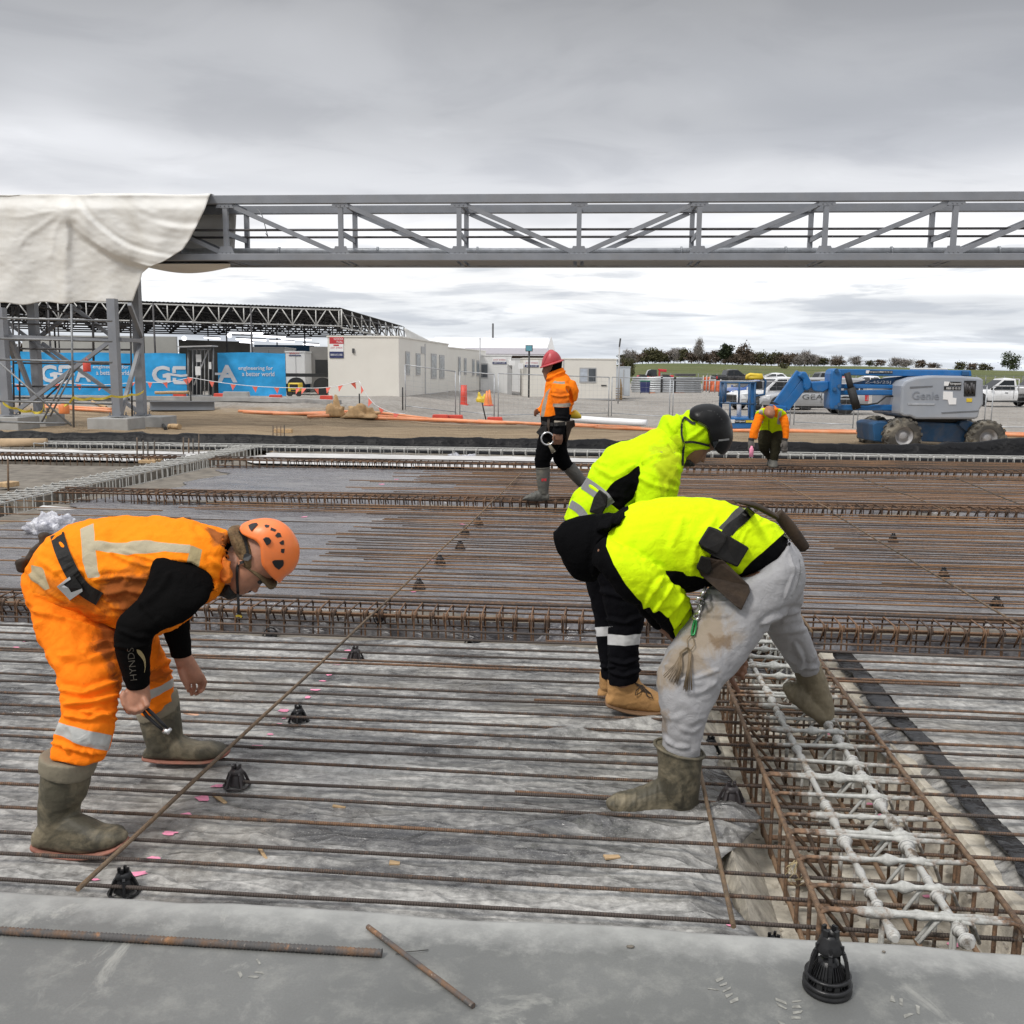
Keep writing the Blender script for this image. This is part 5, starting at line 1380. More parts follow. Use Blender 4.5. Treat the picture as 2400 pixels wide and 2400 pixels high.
pole(1155,830,758,100,.09,M_DARKGREY,'mast','thin dark mast rising above the marquee roof','mast')
def flood(root,t):
 mb = MB(); mb.box(t + Vector((0,-.1,.1)),(.46,.2,.4)); mb.build('lamp_head',M_DARKGREY,root); mb = MB(); mb.box(t + Vector((0,-.22,.1)),(.38,.05,.32)); mb.build('lens',pmat('blue_green_lens',(.12,.33,.40),.2),root)
pole(1240,850,820,62,.06,M_DARKGREY,'floodlight','small floodlight on a pole left of the red helmet','floodlight',flood)
pole(1449,930,812,60,.045,M_TRIM,'pole','tall thin pole standing at the right end of the long low cabin','pole',lambda root,t: MB().beam(t,t + Vector((.05,0,.5)),.1,.14).build('pole_head',M_DARKGREY,root))
pole(1125,840,792,62,.04,M_TRIM,'pole','thin light pole rising behind the small whitish cabin','pole')
# ---- banners on the fence, gate ------------------------------------------------------
M_LETTER = pmat('silver_lettering',(0.62,0.64,0.67),0.5,0,0.05,3)
def banner(px0,px1,pyt,pyb,hd0,hd1,label,texts,seed):
 a,b = PH(px0,pyb,hd0),PH(px1,pyb,hd1); u = (b-a); u.z = 0; L = u.length; u.normalize(); n = Vector((u.y,-u.x,0)); n = n if n.dot(HF) < 0 else -n
 zt = PH(px0,pyt,hd0).z; H_ = zt - a.z
 def wave(x,z):
  dr = (x*.8 + z*1.4)
  return .045*float(fbm(x*.7 + seed,z*.8,o=3)) + .03*sin(dr*2.2 + seed + 1.3*float(vnoise(x*.5,z))) * (1 - z/H_*.6) + .02*abs(float(vnoise(x*2 + seed,z*2.5)))
 nx,nz = int(L/.09) + 2,26; V = []
 for j in range(nz):
  z = H_*j/(nz-1)
  for i in range(nx):
   x = L*i/(nx-1); sg = .03*sin(x*2.1 + seed)*(1 if j == nz-1 else 0)*.6
   p = a + u*x + n*wave(x,z); V.append((p.x,p.y,a.z + z + sg))
 root = empty('banner',a + u*(L/2),0,label,'banner')
 mb = MB(); mb.grid(V,nx,nz); mb.build('cloth',M_BANNER,root)
 def put(me_pts_faces,name):
  vs,fs = me_pts_faces; out = []
  for (x,z) in vs:
   p = a + u*x + n*(wave(x,z) + .02); out.append((p.x,p.y,a.z + z))
  m = MB(); m.add(out,fs); m.build(name,M_LETTER,root)
 X = lambda px: (PH(px,pyb,hd0 + (hd1-hd0)*(px-px0)/(px1-px0)) - a).dot(u)
 Z = lambda py: (pyb - py)/(pyb - pyt)*H_
 def poly_text(txt,qx0,qy0,qx1,qy1,name,wide=None):
  cu_ = bpy.data.curves.new('t','FONT'); cu_.body = txt; cu_.resolution_u = 3; cu_.offset = 0.012 if wide is None else wide
  t = bpy.data.objects.new('t',cu_); COL.objects.link(t); dg = bpy.context.evaluated_depsgraph_get(); dg.update()
  me = bpy.data.meshes.new_from_object(t.evaluated_get(dg)); bpy.data.objects.remove(t)
  bm = bmesh.new(); bm.from_mesh(me); bmesh.ops.subdivide_edges(bm,edges=[e for e in bm.edges if e.calc_length() > .2],cuts=3); bmesh.ops.triangulate(bm,faces=bm.faces[:])
  vs = np.array([v.co[:2] for v in bm.verts]); fs = [tuple(v.index for v in f.verts) for f in bm.faces]; bm.free()
  mn,mx = vs.min(0),vs.max(0); r = (vs - mn)/(mx - mn)
  x0_,x1_,z0_,z1_ = X(qx0),X(qx1),Z(qy1),Z(qy0)
  put(([(x0_ + (x1_-x0_)*p[0],z0_ + (z1_-z0_)*p[1]) for p in r],fs),name)
 def stroke(pts,w,name):
  q = [(X(x),Z(y)) for x,y in pts]; vs = [];
  out = []
  for i in range(len(q)-1):
   for k in range(6): out.append((q[i][0]*(1-k/6)+q[i+1][0]*k/6,q[i][1]*(1-k/6)+q[i+1][1]*k/6))
  out.append(q[-1])
  for i,(x,z) in enumerate(out):
   j = min(i+1,len(out)-1); i0 = max(0,i-1); dx,dz = out[j][0]-out[i0][0],out[j][1]-out[i0][1]; l = math.hypot(dx,dz); ww = w
   vs += [(x - dz/l*ww,z + dx/l*ww),(x + dz/l*ww,z - dx/l*ww)]
  put((vs,[(2*i,2*i+1,2*i+3,2*i+2) for i in range(len(out)-1)]),name)
 for k,arg in texts:
  if k == 't': poly_text(*arg)
  else: stroke(*arg)
 return root
def geaE(x,w=.075):
 return [('s',([(x + 30,857.5),(x + 3,857.5),(x + 3,870)],w,'lettering')),('s',([(x + 3,882),(x + 3,893),(x + 32,893)],w,'lettering')),
   ('s',([(x - 22,876),(x - 12,872.5),(x + 2,874.5),(x + 18,877),(x + 36,875)],.05,'lettering'))]
banner(-130,439,823,926,41.5,43.0,'long blue mesh banner with silver company lettering on the fence behind the trestle',[
 ('t',('engineering for',222,852,305,863,'lettering')),('t',('a better world',229,865,305,876,'lettering')),('t',('G',98,853,137,895,'lettering',.03)),('t',('A',178,853,216,893,'lettering',.03))] + geaE(142) +
 [('t',('G',359,853,402,896,'lettering',.03))] + geaE(408) + [('t',('engineering for',-45,852,38,863,'lettering')),('t',('a better world',-40,865,38,876,'lettering'))],1.0)
banner(513,671,826,931,43.2,43.6,'shorter crumpled blue mesh banner with silver lettering right of the gate',[
 ('t',('engineering for',561,857,642,869,'lettering')),('t',('a better world',569,870,645,881,'lettering')),('t',('A',511,855,558,896,'lettering',.03)),('s',([(506,876),(520,876),(530,874),(541,868)],.05,'lettering'))],5.0)
def gate():
 hd = 42.6; f = lambda x,y: PH(*zc_(x,y),hd); root = empty('steel_gate',f(340,1005),0,'dark steel turnstile gate of upright bars between the two blue banners','gate')
 mb = MB()
 for a,b in (((200,1005),(200,470)),((480,1005),(480,455)),((190,472),(450,475)),((200,1003),(490,1003))): mb.tube([f(*a),f(*b)],.045,8)
 mb.build('frame',M_SCAF,root)
 mb = MB(); mb.beam(f(120,450),f(500,440),.9,.05); mb.build('hood',M_TRIM,root)
 mb = MB(); mb.tube([f(95,505),f(100,455),f(125,445)],.03,8); mb.build('bent_rail',M_TRIM,root)
 for x in (250,295,340,385,430):
  mb = MB(); mb.tube([f(x,1000),f(x,480)],.02,6); mb.build('bar',M_TRIM,root)
 mb = MB(); mb.tube([f(265,880),f(430,470)],.035,6); mb.build('stay',M_TRIM,root)
 mb = MB(); mb.beam(f(225,1010) + HF*.9,f(225,470) + HF*.9,.5,.05,HF); mb.beam(f(470,1010) + HF*1.2,f(470,500) + HF*1.2,1.0,.05,HF); mb.build('backing',M_BLACK,root)
 for q in ((292,535,355,620),(285,670,350,770),(438,620,468,700)):
  a,b = f(q[0],q[1]),f(q[2],q[3]); mb = MB(); c = (a+b)/2 - HF*.08; mb.box(c,(abs((b-a).dot(HR)),.04,abs(a.z-b.z))); mb.build('notice',M_CABINW,root)
gate()
def block(px,py,w,h,d,label,m,name,cat,group=None):
 p = GT(px,py); mb = MB()
 q = lambda s,z: [p + HR*(-w/2*s) + Vector((0,0,z)),p + HR*(w/2*s) + Vector((0,0,z)),p + HR*(w/2*s) + HF*d + Vector((0,0,z)),p + HR*(-w/2*s) + HF*d + Vector((0,0,z))]
 mb.hexa(q(1,0),q(.92,h)); tag(mb.build(name,m,bevel=.02),label,cat,group)
FB = 'red plastic fence feet'
for x,y,lab in ((90,1030,'red plastic fence foot at the corner of the long blue banner'),(550,1030,'red plastic fence foot under the left end of the shorter blue banner'),(1180,1048,'red plastic fence foot under the right end of the shorter blue banner'),(1755,1058,'red plastic fence foot at the near left corner of the first cabin')):
 block(*zc_(x,y),.5,.2,.3,lab,M_REDPL,'fence_block','fence foot',FB)
for x,y,lab in ((800,678,'red fence foot on the gravel left of the middle fence pole'),(885,680,'long red fence foot in front of the fallen fence poles'),(1110,692,'red fence foot beside the pair of fence poles')):
 block(*zf(x,y),.6,.14,.3,lab,M_REDPL,'fence_block','fence foot',FB)
block(*zc_(735,1040),1.1,.3,.3,'low pale concrete block below the shorter blue banner',M_CONC,'concrete_block','concrete block')
def kerb(pts,w,h,m,name,label):
 mb = MB(); P3 = [GT(x,y) for x,y in pts]
 for a,b in zip(P3,P3[1:]): mb.beam(a + Vector((0,0,h/2)),b + Vector((0,0,h/2)),w,h)
 tag(mb.build(name,m),label,'kerb')
kerb([(-60,938),(330,938),(630,941),(795,948)],.4,.16,M_CONC,'kerb','low pale kerb along the foot of the blue banners')
# ---- long things on the earth strip -------------------------------------------------
def pipe_on_ground(name,px0,py0,px1,py1,r,m,label,cat,group=None,lift=0.0,sag=.04,end=True):
 a,b = GT(px0,py0),GT(px1,py1); mb = MB(); pts = []
 for i in range(13):
  t = i/12; p = a.lerp(b,t); g = float(terrain_z(p.x,p.y)); pts.append((p.x,p.y + sag*float(vnoise(t*4,px0)),max(p.z,g) + r + lift + .01*float(vnoise(t*5,py0))))
 mb.tube(pts,r,10); tag(mb.build(name,m),label,cat,group)
OC = 'orange conduits lying along the earth strip'
for q in ((100,953,262,962),(105,957,262,967),(560,967,800,976),(570,970,905,984),(640,973,880,978),(700,972,1010,985),(720,979,1130,992),(880,984,1210,996),(1000,985,1300,999),(1120,990,1400,1003),(1280,995,1500,1006),(1395,1006,1560,1011),(1700,1009,1900,1015),(1715,1013,2030,1018),(1850,1012,2060,1016),(2330,1019,2480,1022),(2340,1023,2480,1026)):
 pipe_on_ground('conduit',*q,.052,M_CONDUIT,'long orange plastic conduit lying in the loose row on the earth strip','conduit',OC)
pipe_on_ground('white_pipe',1345,990,1516,1000,.13,M_WHITEPL,'thick white plastic pipe lying behind the black helmet man','pipe')
pipe_on_ground('pinkish_pipe',1715,1010,1850,1012,.06,pmat('faded_pipe',(.72,.45,.40),.5),'faded pinkish pipe on the earth strip right of the stooping man','pipe')
def ibeam():
 a,b = GT(352,962),GT(503,962); mb = MB(); u = (b-a).normalized()
 mb.beam(a + Vector((0,0,.03)),b + Vector((0,0,.03)),.25,.03); mb.beam(a + Vector((0,0,.33)),b + Vector((0,0,.33)),.25,.03); mb.beam(a + Vector((0,0,.045)),b + Vector((0,0,.315)),.02,.0) if False else mb.beam(a + Vector((0,0,.18)),b + Vector((0,0,.18)),.03,.27)
 tag(mb.build('steel_beam',M_STEEL),'grey steel I beam lying on the earth below the gate','steel beam')
ibeam()
pipe_on_ground('timber_length',365,946,445,945,.06,M_WOODCHIP,'length of yellow timber lying on the grey steel beam','timber',lift=.35)
pipe_on_ground('dark_stake',370,985,388,1008,.05,M_BLACK,'short dark bar leaning beside the farther right footing','stake')
pipe_on_ground('timber_length',398,1005,420,1007,.08,M_WOODCHIP,'short timber offcut on the earth right of the footings','timber')
pipe_on_ground('timber_length',215,945,250,958,.05,M_WOODCHIP,'thin timber lying across the earth between the trestle legs','timber')
def heap(px,py,w,h,seed,m,name,label,cat):
 p = GT(px,py); rr = []
 for ph in np.linspace(0.02,pi/2,12):
  ring = []
  for t in np.linspace(0,2*pi,28,endpoint=False):
   x,y,z = sin(ph)*cos(t),sin(ph)*sin(t),cos(ph); k = 1 + .45*float(fbm(x*1.7+seed,y*1.7,z*2,o=3)); ring.append((x*w*k,y*w*.5*k,max(0,z*h*k*(1 + .7*float(vnoise(x*2+seed,y*2))))))
  rr.append(ring)
 mb = MB(); mb.rings(rr,True); o = mb.build(name,m,origin=(0,0,0)); o.location = p; tag(o,label,cat)
heap(788,976,.30,.50,2,M_TAN,'sacking','crumpled tan sacking in front of the first cabin, the taller peak','sacking')
heap(845,979,.62,.34,5,M_TAN,'sacking','wide crumpled tan sacking beside the stake with flags','sacking')
heap(1130,945,.28,.4,3,M_YELLOW,'yellow_bag','yellow bag leaning by the fence between the red posts','bag')
def cone(px,pyb,pyt,label,bollard=False):
 p = GT(px,pyb); d = depth_of(p); h = (pyb-pyt)*d/F_PX; root = empty('traffic_cone',p,0,label,'traffic cone')
 mb = MB(); mb.box((0,0,.03),(.4,.4,.06)); mb.build('base',M_REDPL,root,True)
 mb = MB(); r0,r1 = (.16,.14) if bollard else (.16,.035); mb.lathe([(r0,.06),(r0*.62 + r1*.38,h*.4),(r1,h),(0,h)],16); mb.build('body',M_ORANGE if not bollard else M_REDPL,root,True)
cone(1087,950,903,'stout red bollard at the fence in front of the long cabins',True); cone(1141,952,916,'left of the two orange cones in front of the small cabin'); cone(1147,951,914,'right of the two orange cones in front of the small cabin')
def generator():
 p = GT(*zc_(1415,1010)); root = empty('generator',p,0,'yellow wheeled generator under the scaffold roof left of the first cabin','generator')
 mb = MB(); mb.box((0,0,.75),(1.0,.9,.75)); mb.build('body',M_YELLOW,root,True,bevel=.08); root.scale = (.55,)*3; mb = MB(); mb.box((0,-.46,.85),(.7,.03,.3)); mb.box((0,-.46,.5),(.5,.03,.15)); mb.build('grille',M_BLACK,root,True)
 for s in (-.38,.38):
  mb = MB(); mb.cyl((s,-.4,.25),(s,-.28,.25),.25,16); mb.build('wheel',M_BLACK,root,True)
generator()
def trailer():
 p = GT(*zc_(1680,1000)) + HF*1.5; root = empty('trailer',p,0,'dark flat trailer in shade under the scaffold roof beside the first cabin','trailer')
 mb = MB(); mb.box((-.6,0,.95),(5,1.8,.16)); mb.box((.2,.2,1.35),(1.1,1.2,.7)); mb.box((.95,0,1.25),(.5,.9,1.0)); mb.build('bed',M_BLACK,root,True)
 for s in (-1.2,.1):
  mb = MB(); mb.cyl((s,-.9,.42),(s,-.65,.42),.42,18); mb.build('wheel',M_BLACK,root,True)
trailer()
# bunting
def bunting(pts,label,seed,flags):
 P3 = [GT(x,y) + Vector((0,0,h)) for x,y,h in pts]; root = empty('flag_bunting',(P3[0]+P3[-1])/2,0,label,'bunting')
 mb = MB(); line = []
 for a,b in zip(P3,P3[1:]):
  for k in range(10): line.append(a.lerp(b,k/10) - Vector((0,0,.10*sin(pi*k/10))))
 line.append(P3[-1]); mb.tube(line,.012,5); mb.build('cord',M_WHITEPL,root)
 r_ = random.Random(seed); n = len(line)
 for k in range(flags):
  i = (k + .5)/flags*(n-1); p = line[int(i)]; q = line[min(int(i)+1,n-1)]; d = (q-p).normalized(); w = .11; s = r_.uniform(-.1,.1); t = .02
  mb = MB(); A_,B_,C_ = p - d*w,p + d*w,p + Vector((s,s*.5,-.23)); off = Vector((0,t,0)); mb.add([A_,B_,C_,A_ + off,B_ + off,C_ + off],[(0,1,2),(5,4,3),(0,3,4,1),(1,4,5,2),(2,5,3,0)],None,False); mb.build('flag',M_FLAG,root)
M_FLAG = pmat('fluorescent_flag',(0.85,0.18,0.13),.6,0,.1,4)
bunting([(448,947,1.0),(700,950,.65),(843,968,1.15)],'string of orange triangle flags below the shorter blue banner and the first cabin',3,11)
bunting([(843,968,1.15),(880,975,.4),(950,986,.25)],'string of orange triangle flags dropping from the stake to the conduits',4,4)
bunting([(448,947,1.0),(330,940,.75),(150,940,.7),(20,940,.7)],'string of pinkish flags along the foot of the long blue banner',6,9)
for px,pyb,pyt,lab in ((448,951,905,'dark stake carrying the flag string beside the gate'),(843,978,923,'dark stake in the sacking in front of the first cabin'),(944,961,908,'dark stake at the corner of the first cabin'),(1139,985,944,'red and black stake leaning on the gravel')):
 p = GT(px,pyb); d = depth_of(p); t = p + Vector((0.0 if px != 1139 else -.15,0,(pyb-pyt)*d/F_PX)); mb = MB(); mb.cyl(p,t,.025,8); tag(mb.build('stake',M_BLACK),lab,'stake')
# ---- mesh fence across the yard ------------------------------------------------------
def fence_panel(x0,x1,top0,bot0,top1,bot1,label):
 a,b = GT(x0,bot0),GT(x1,bot1); h = ((bot0-top0)*depth_of(a) + (bot1-top1)*depth_of(b))/2/F_PX
 a = a.copy(); b = b.copy(); u = (b-a).normalized(); L = (b-a).length; a += u*.04; b -= u*.04; up = Vector((0,0,1))
 root = empty('mesh_fence',(a+b)/2,0,label,'fence panel','wire mesh fence panels across the yard')
 for p in (a,b):
  mb = MB(); mb.cyl(p,p + up*h,.021,8); mb.build('post',M_GALV,root)
 mb = MB(); mb.cyl(a + up*h,b + up*h,.019,8); mb.build('top_rail',M_GALV,root); mb = MB(); mb.cyl(a + up*.15,b + up*.15,.017,8); mb.build('bottom_rail',M_GALV,root)
 mb = MB(); n = int(L/.30)
 for k in range(1,n): mb.tube([a.lerp(b,k/n) + up*.15,a.lerp(b,k/n) + up*h],.0022,4,False)
 for k in range(1,8): mb.tube([a + up*(.15 + (h-.15)*k/8),b + up*(.15 + (h-.15)*k/8)],.0022,4,False)
 mb.build('wire_mesh',M_GALV,root)
FP = [(948,1070,857,960,871,975),(1076,1160,872,972,878,982),(1166,1427,878,982,884,976),(1431,1570,884,976,890,985),(1574,1853,890,985,898,998),(1858,2001,899,998,902,1005),(2006,2308,902,1005,905,1010),(2318,2520,905,1010,908,1012)]
FL = ['mesh fence panel standing in front of the first cabin','narrow mesh fence panel between the red bollard and the cones','mesh fence panel in front of the small cabin and the walking man','mesh fence panel in front of the stacked steel pipes','long mesh fence panel behind the stooping man','mesh fence panel between the silver pickup and the boom lift','mesh fence panel hidden behind the boom lift body','mesh fence panel right of the boom lift at the photo edge']
for q,l in zip(FP,FL): fence_panel(*q,l)
# ---- stacked pipes, bin, orange barrier ------------------------------------------------
zp = Zm(1440,770,4.2)
def pipe_stack():
 a,b = P(*zp(172,628),64),P(*zp(858,628),64); rows = 7; H_ = P(*zp(172,475),64).z - a.z; r = H_/rows/2; u = (b-a).normalized(); g = float(terrain_z(a.x,a.y)); a.z = b.z = max(a.z,g)
 for k in range(rows):
  mb = MB(); mb.tube([a + Vector((0,0,r + 2*r*k)) + u*rng.uniform(-.1,.1),b + Vector((0,0,r + 2*r*k)) + u*rng.uniform(-.1,.1)],r*.97,12)
  tag(mb.build('steel_pipe',M_GALV),'galvanised steel pipe in the strapped stack beyond the fence','pipe','galvanised pipes of the stack')
 for t in (.42,.61):
  p = a.lerp(b,t); mb = MB(); mb.box(p + Vector((0,0,H_/2)) - HF*(r+.02),(.13,.03,H_)); tag(mb.build('strap',M_BLACK),'dark upright strap %s around the stack of galvanised pipes' % ('on the left' if t < .5 else 'on the right'),'strap')
pipe_stack()
def bin_():
 p = P(*zp(298,640),60); root = empty('wheelie_bin',p,0,'dark blue wheelie bin with green lid in front of the stacked pipes','bin'); w = .64; h = 128/4.2*60/F_PX
 q = lambda s,z: [Vector((-w/2*s,-.33*s,z)),Vector((w/2*s,-.33*s,z)),Vector((w/2*s,.33*s,z)),Vector((-w/2*s,.33*s,z))]
 mb = MB(); mb.hexa(q(.85,.05),q(1.0,h*.93)); mb.build('body',M_NAVY,root,True,bevel=.03); mb = MB(); mb.hexa(q(1.06,h*.93),q(.98,h)); mb.build('lid',pmat('green_lid',(.02,.16,.09),.5),root,True)
 for s in (-.27,.27):
  mb = MB(); mb.cyl((s,.3,.1),(s+.06,.3,.1),.1,12); mb.build('wheel',M_BLACK,root,True)
bin_()
M_ONET = pmat('orange_barrier_mesh',(0.72,0.17,0.07),.6,0,.25,5)
def barrier(x0,x1,yt,yb,d,label):
 a,b = P(*zp(x0,yb),d),P(*zp(x1,yb),d); h = P(*zp(x0,yt),d).z - a.z; root = empty('barrier',(a+b)/2,0,label,'barrier')
 mb = MB(); V = []
 for j in range(7):
  for i in range(14):
   p = a.lerp(b,i/13) + Vector((0,.06*float(vnoise(i*.6,j*.5)),h*(.08 + .9*j/6) - .05*abs(sin(i*.5))*(j == 6))); V.append(tuple(p))
 mb.grid(V,14,7); mb.build('netting',M_ONET,root).modifiers.new('t','SOLIDIFY').thickness = .02
 for t in (0,.5,1):
  mb = MB(); p = a.lerp(b,t); mb.cyl(p - HF*.08,p - HF*.08 + Vector((0,0,h*1.05)),.035,8); mb.build('post',M_TRIM,root)
barrier(868,935,470,625,66,'orange net barrier at the right end of the pipe stack'); barrier(930,1040,505,632,58,'orange barrier between the pipe stack and the blue car')
block(*zp(375,636),.5,.16,.3,'small orange foot at the blue bin in front of the pipe stack',M_ORANGE,'fence_block','fence foot','orange fence feet by the pipe stack'); block(*zp(640,634),.9,.14,.3,'wider orange foot at the middle of the pipe stack',M_ORANGE,'fence_block','fence foot','orange fence feet by the pipe stack')
# ------------------------------------------------------------------ boom lift
M_BLUE = pmat('blue_machine_paint',(0.008,0.125,0.36),0.42,0,0.15,3,0,0,(0.10,0.13,0.17),0.35,3)
M_BLUED = pmat('worn_blue_paint',(0.012,0.075,0.18),0.55,0,0.2,4,0,0,(0.16,0.14,0.12),0.5,2.5)
M_GREYM = pmat('grey_machine_cover',(0.30,0.325,0.365),0.42,0,0.06,2,0,0,(0.36,0.35,0.33),0.25,2)
M_TYRE = pmat('muddy_tyre',(0.05,0.046,0.04),0.85,0,0.2,6,0.3,40,(0.30,0.27,0.215),0.95,3)
M_TYREC = pmat('black_tyre',(0.020,0.020,0.020),0.8,0,0.2,6)
M_RIM = pmat('muddy_rim',(0.33,0.33,0.34),0.55,0.2,0.2,6,0,0,(0.24,0.21,0.17),0.6,5)
M_ALLOY = pmat('alloy_rim',(0.34,0.35,0.36),0.35,0.6,0.1,6)
ze = Zm(1640,830,2.542)
def wheel(root,c,ax,R,w,m,rimm,tread=0,rimr=.52,n=32):
 """c centre in root frame, ax unit axis pointing outwards"""
 ax = Vector(ax); q = ax.to_track_quat('Z','Y').to_matrix(); mb = MB()
 prof = [(R*rimr,-w/2),(R*.86,-w/2),(R*.97,-w*.42),(R,-w*.25),(R,w*.25),(R*.97,w*.42),(R*.86,w/2),(R*rimr,w/2)]
 mb.lathe(prof,n,c,None,False,q)
 if tread:
  for k in range(tread):
   a = 2*pi*k/tread
   for sgn,off in ((1,0),(-1,.5)):
    aa = a + off*2*pi/tread; d = q @ Vector((cos(aa),sin(aa),0)); t = q @ Vector((-sin(aa),cos(aa),0))
    p = Vector(c) + d*R*.99; mb.beam(p + ax*sgn*w*.05 - t*.02,p + ax*sgn*w*.52 + t*.05 - d*.02,R*.16,.05,d)
 o = mb.build('tyre',m,root,True)
 mb = MB(); mb.lathe([(R*rimr,w*.42),(R*rimr*.9,w*.40),(R*rimr*.78,w*.16),(R*.3,w*.14),(R*.22,w*.30),(R*.12,w*.34),(0,w*.34)],24,c,None,False,q)
 for k in range(8):
  a = 2*pi*k/8; mb.cyl(Vector(c) + q @ Vector((R*.26*cos(a),R*.26*sin(a),w*.12)),Vector(c) + q @ Vector((R*.26*cos(a),R*.26*sin(a),w*.2)),R*.03,6)
 mb.lathe([(R*rimr*.99,w*.1),(0,w*.05)],20,c,None,False,q)
 r = mb.build('rim',rimm,root,True); r.parent = o; return o
def boom_lift():
 n,f = 22.7,24.5
 base = PH(*ze(1350,540),23.6); base.z = float(terrain_z(base.x,base.y))
 root = empty('boom_lift',base,0,'blue articulated boom lift with grey engine cover and empty work basket','boom lift')
 X = lambda x,y,h=n: PH(*ze(x,y),h)
 def plate(name,pts,h0,th,m,bev=.02):
  mb = MB(); mb.prism([X(x,y,h0) for x,y in pts],HF*th); return mb.build(name,m,root,bevel=bev)
 plate('chassis',[(1030,415),(1060,402),(1110,402),(1130,415),(1250,400),(1640,418),(1668,440),(1660,515),(1560,528),(1300,520),(1120,526),(1040,520)],n + .35,1.15,M_BLUED,.03)
 plate('axle_cover',[(1545,425),(1560,400),(1610,398),(1660,420),(1672,470),(1600,470)],n + .25,.5,M_BLUED,.03)
 plate('turntable',[(1250,378),(1600,378),(1590,408),(1270,408)],n + .45,1.0,M_BLACK)
 def whl(x,y,hd,R):
  c = PH(*ze(x,y),hd) - root.location; wheel(root,c,-HF,R,.34,M_TYRE,M_RIM,16)
 whl(1203,486,n + .12,.425); whl(1702,500,n + .12,.425); whl(1045,468,f + .2,.425); whl(1560,478,f + .2,.425)
 cov = plate('engine_cover',[(1198,355),(1204,190),(1226,160),(1288,138),(1400,127),(1560,130),(1680,140),(1693,155),(1692,300),(1672,330),(1662,380),(1640,388),(1290,388),(1255,372),(1215,372)],n - .05,1.9,M_GREYM,.10)
 P0 = n - .05
 def on(name,pts,m,th=.012,h=P0):
  mb = MB(); mb.prism([X(x,y,h - th) for x,y in pts],HF*(th + .01)); return mb.build(name,m,root)
 on('vent',[(1577,158),(1648,158),(1641,250),(1574,252)],M_BLACK)
 mbv = MB()
 for k in range(5): mbv.tube([X(1580 + k*13,170 + 9*(k % 3),P0 - .02),X(1590 + k*11,235 - 11*(k % 2),P0 - .02)],.03,6)
 mbv.build('engine_parts',M_SCAFD,root)
 on('moulded_line',[(1440,346),(1662,335),(1662,341),(1445,353)],M_STEELD); on('moulded_line',[(1254,193),(1388,188),(1388,193),(1252,203)],M_STEELD); on('moulded_line',[(1240,290),(1400,292),(1398,304),(1240,302)],pmat('lighter_grey',(.38,.40,.43),.4))
 on('label',[(1458,163),(1560,165),(1558,190),(1457,188)],M_BLACK); on('label',[(1457,193),(1557,195),(1556,214),(1456,212)],M_BLACK); on('label',[(1458,163),(1490,164),(1480,189),(1457,188)],M_WHITE,.016)
 on('white_patch',[(1452,222),(1508,224),(1508,260),(1530,262),(1528,300),(1485,300),(1478,272),(1450,270)],M_WHITE); on('yellow_label',[(1590,263),(1624,263),(1622,285),(1590,285)],M_YELLOW)
 mb = MB(); mb.lathe([(.10,0),(.11,.04),(.085,.16),(.03,.19),(0,.19)],16,X(1380,133,n + .9)); mb.build('beacon',M_ORANGE,root)
 def word(t,x0,y0,x1,y1,m,h,name='lettering'):
  o = text_mesh(t,1.0,m,name,Matrix.Identity(4)); xs = [v.co.x for v in o.data.vertices]; ys = [v.co.y for v in o.data.vertices]
  a,b = X(x0,y0,h),X(x1,y1,h); w,hh = (b-a).dot(HR),a.z - b.z; c = (a+b)/2
  M = frame(c,HR,(0,0,1)) @ Matrix.Diagonal((w/(max(xs)-min(xs)),hh/(max(ys)-min(ys)),1,1)) @ Matrix.Translation((-(max(xs)+min(xs))/2,-(max(ys)+min(ys))/2,0))
  o.data.transform(root.matrix_basis.inverted() @ M); o.parent = root
 word('Genie',1268,222,1424,270,pmat('embossed_grey',(.23,.25,.285),.4),P0 - .012)
 word('hirepool',1492,168,1556,187,M_WHITE,P0 - .02); word('0800 15 15 15',1470,197,1552,210,M_WHITE,P0 - .02)
 plate('main_boom',[(800,88),(1618,97),(1622,132),(1250,132),(840,126),(800,124)],n + .45,.32,M_BLUE)
 plate('boom_top_tray',[(1275,82),(1480,84),(1480,96),(1275,94)],n + .5,.25,M_WHITESTEEL)
 plate('boom_end',[(1565,99),(1605,102),(1605,130),(1565,128)],n + .40,.42,M_BLUED)
 plate('link_mast',[(782,118),(792,92),(820,84),(846,100),(852,130),(838,330),(780,330),(775,300)],n + .38,.5,M_BLUE,.04)
 plate('lower_boom',[(838,178),(1212,184),(1212,206),(838,204)],n + .5,.22,M_BLUE); plate('lower_boom',[(838,217),(1206,212),(1206,246),(838,244)],n + .5,.22,M_BLUE)
 plate('lower_boom',[(825,302),(1202,302),(1202,338),(825,334)],n + .5,.22,M_BLUE)
 plate('tapered_plate',[(870,180),(1000,154),(1252,128),(1300,132),(1212,184)],n + .62,.08,M_BLUED); word('Z-45/25J',985,158,1138,180,M_WHITE,n + .60)
 mb = MB(); mb.tube([X(878,112,n + .35),X(905,220,n + .35)],.075,12); mb.tube([X(900,200,n + .35),X(936,325,n + .35)],.10,12); mb.build('lift_cylinder',M_BLACK,root)
 plate('riser_bracket',[(1168,250),(1200,250),(1205,365),(1165,365)],n + .5,.5,M_BLACK)
 mb = MB(); mb.tube([X(930,300,n + .45),X(1000,302,n + .45),(X(1060,292,n + .45)),X(1110,252,n + .45),X(1160,250,n + .45)],.02,6); mb.build('hose',M_BLACK,root)
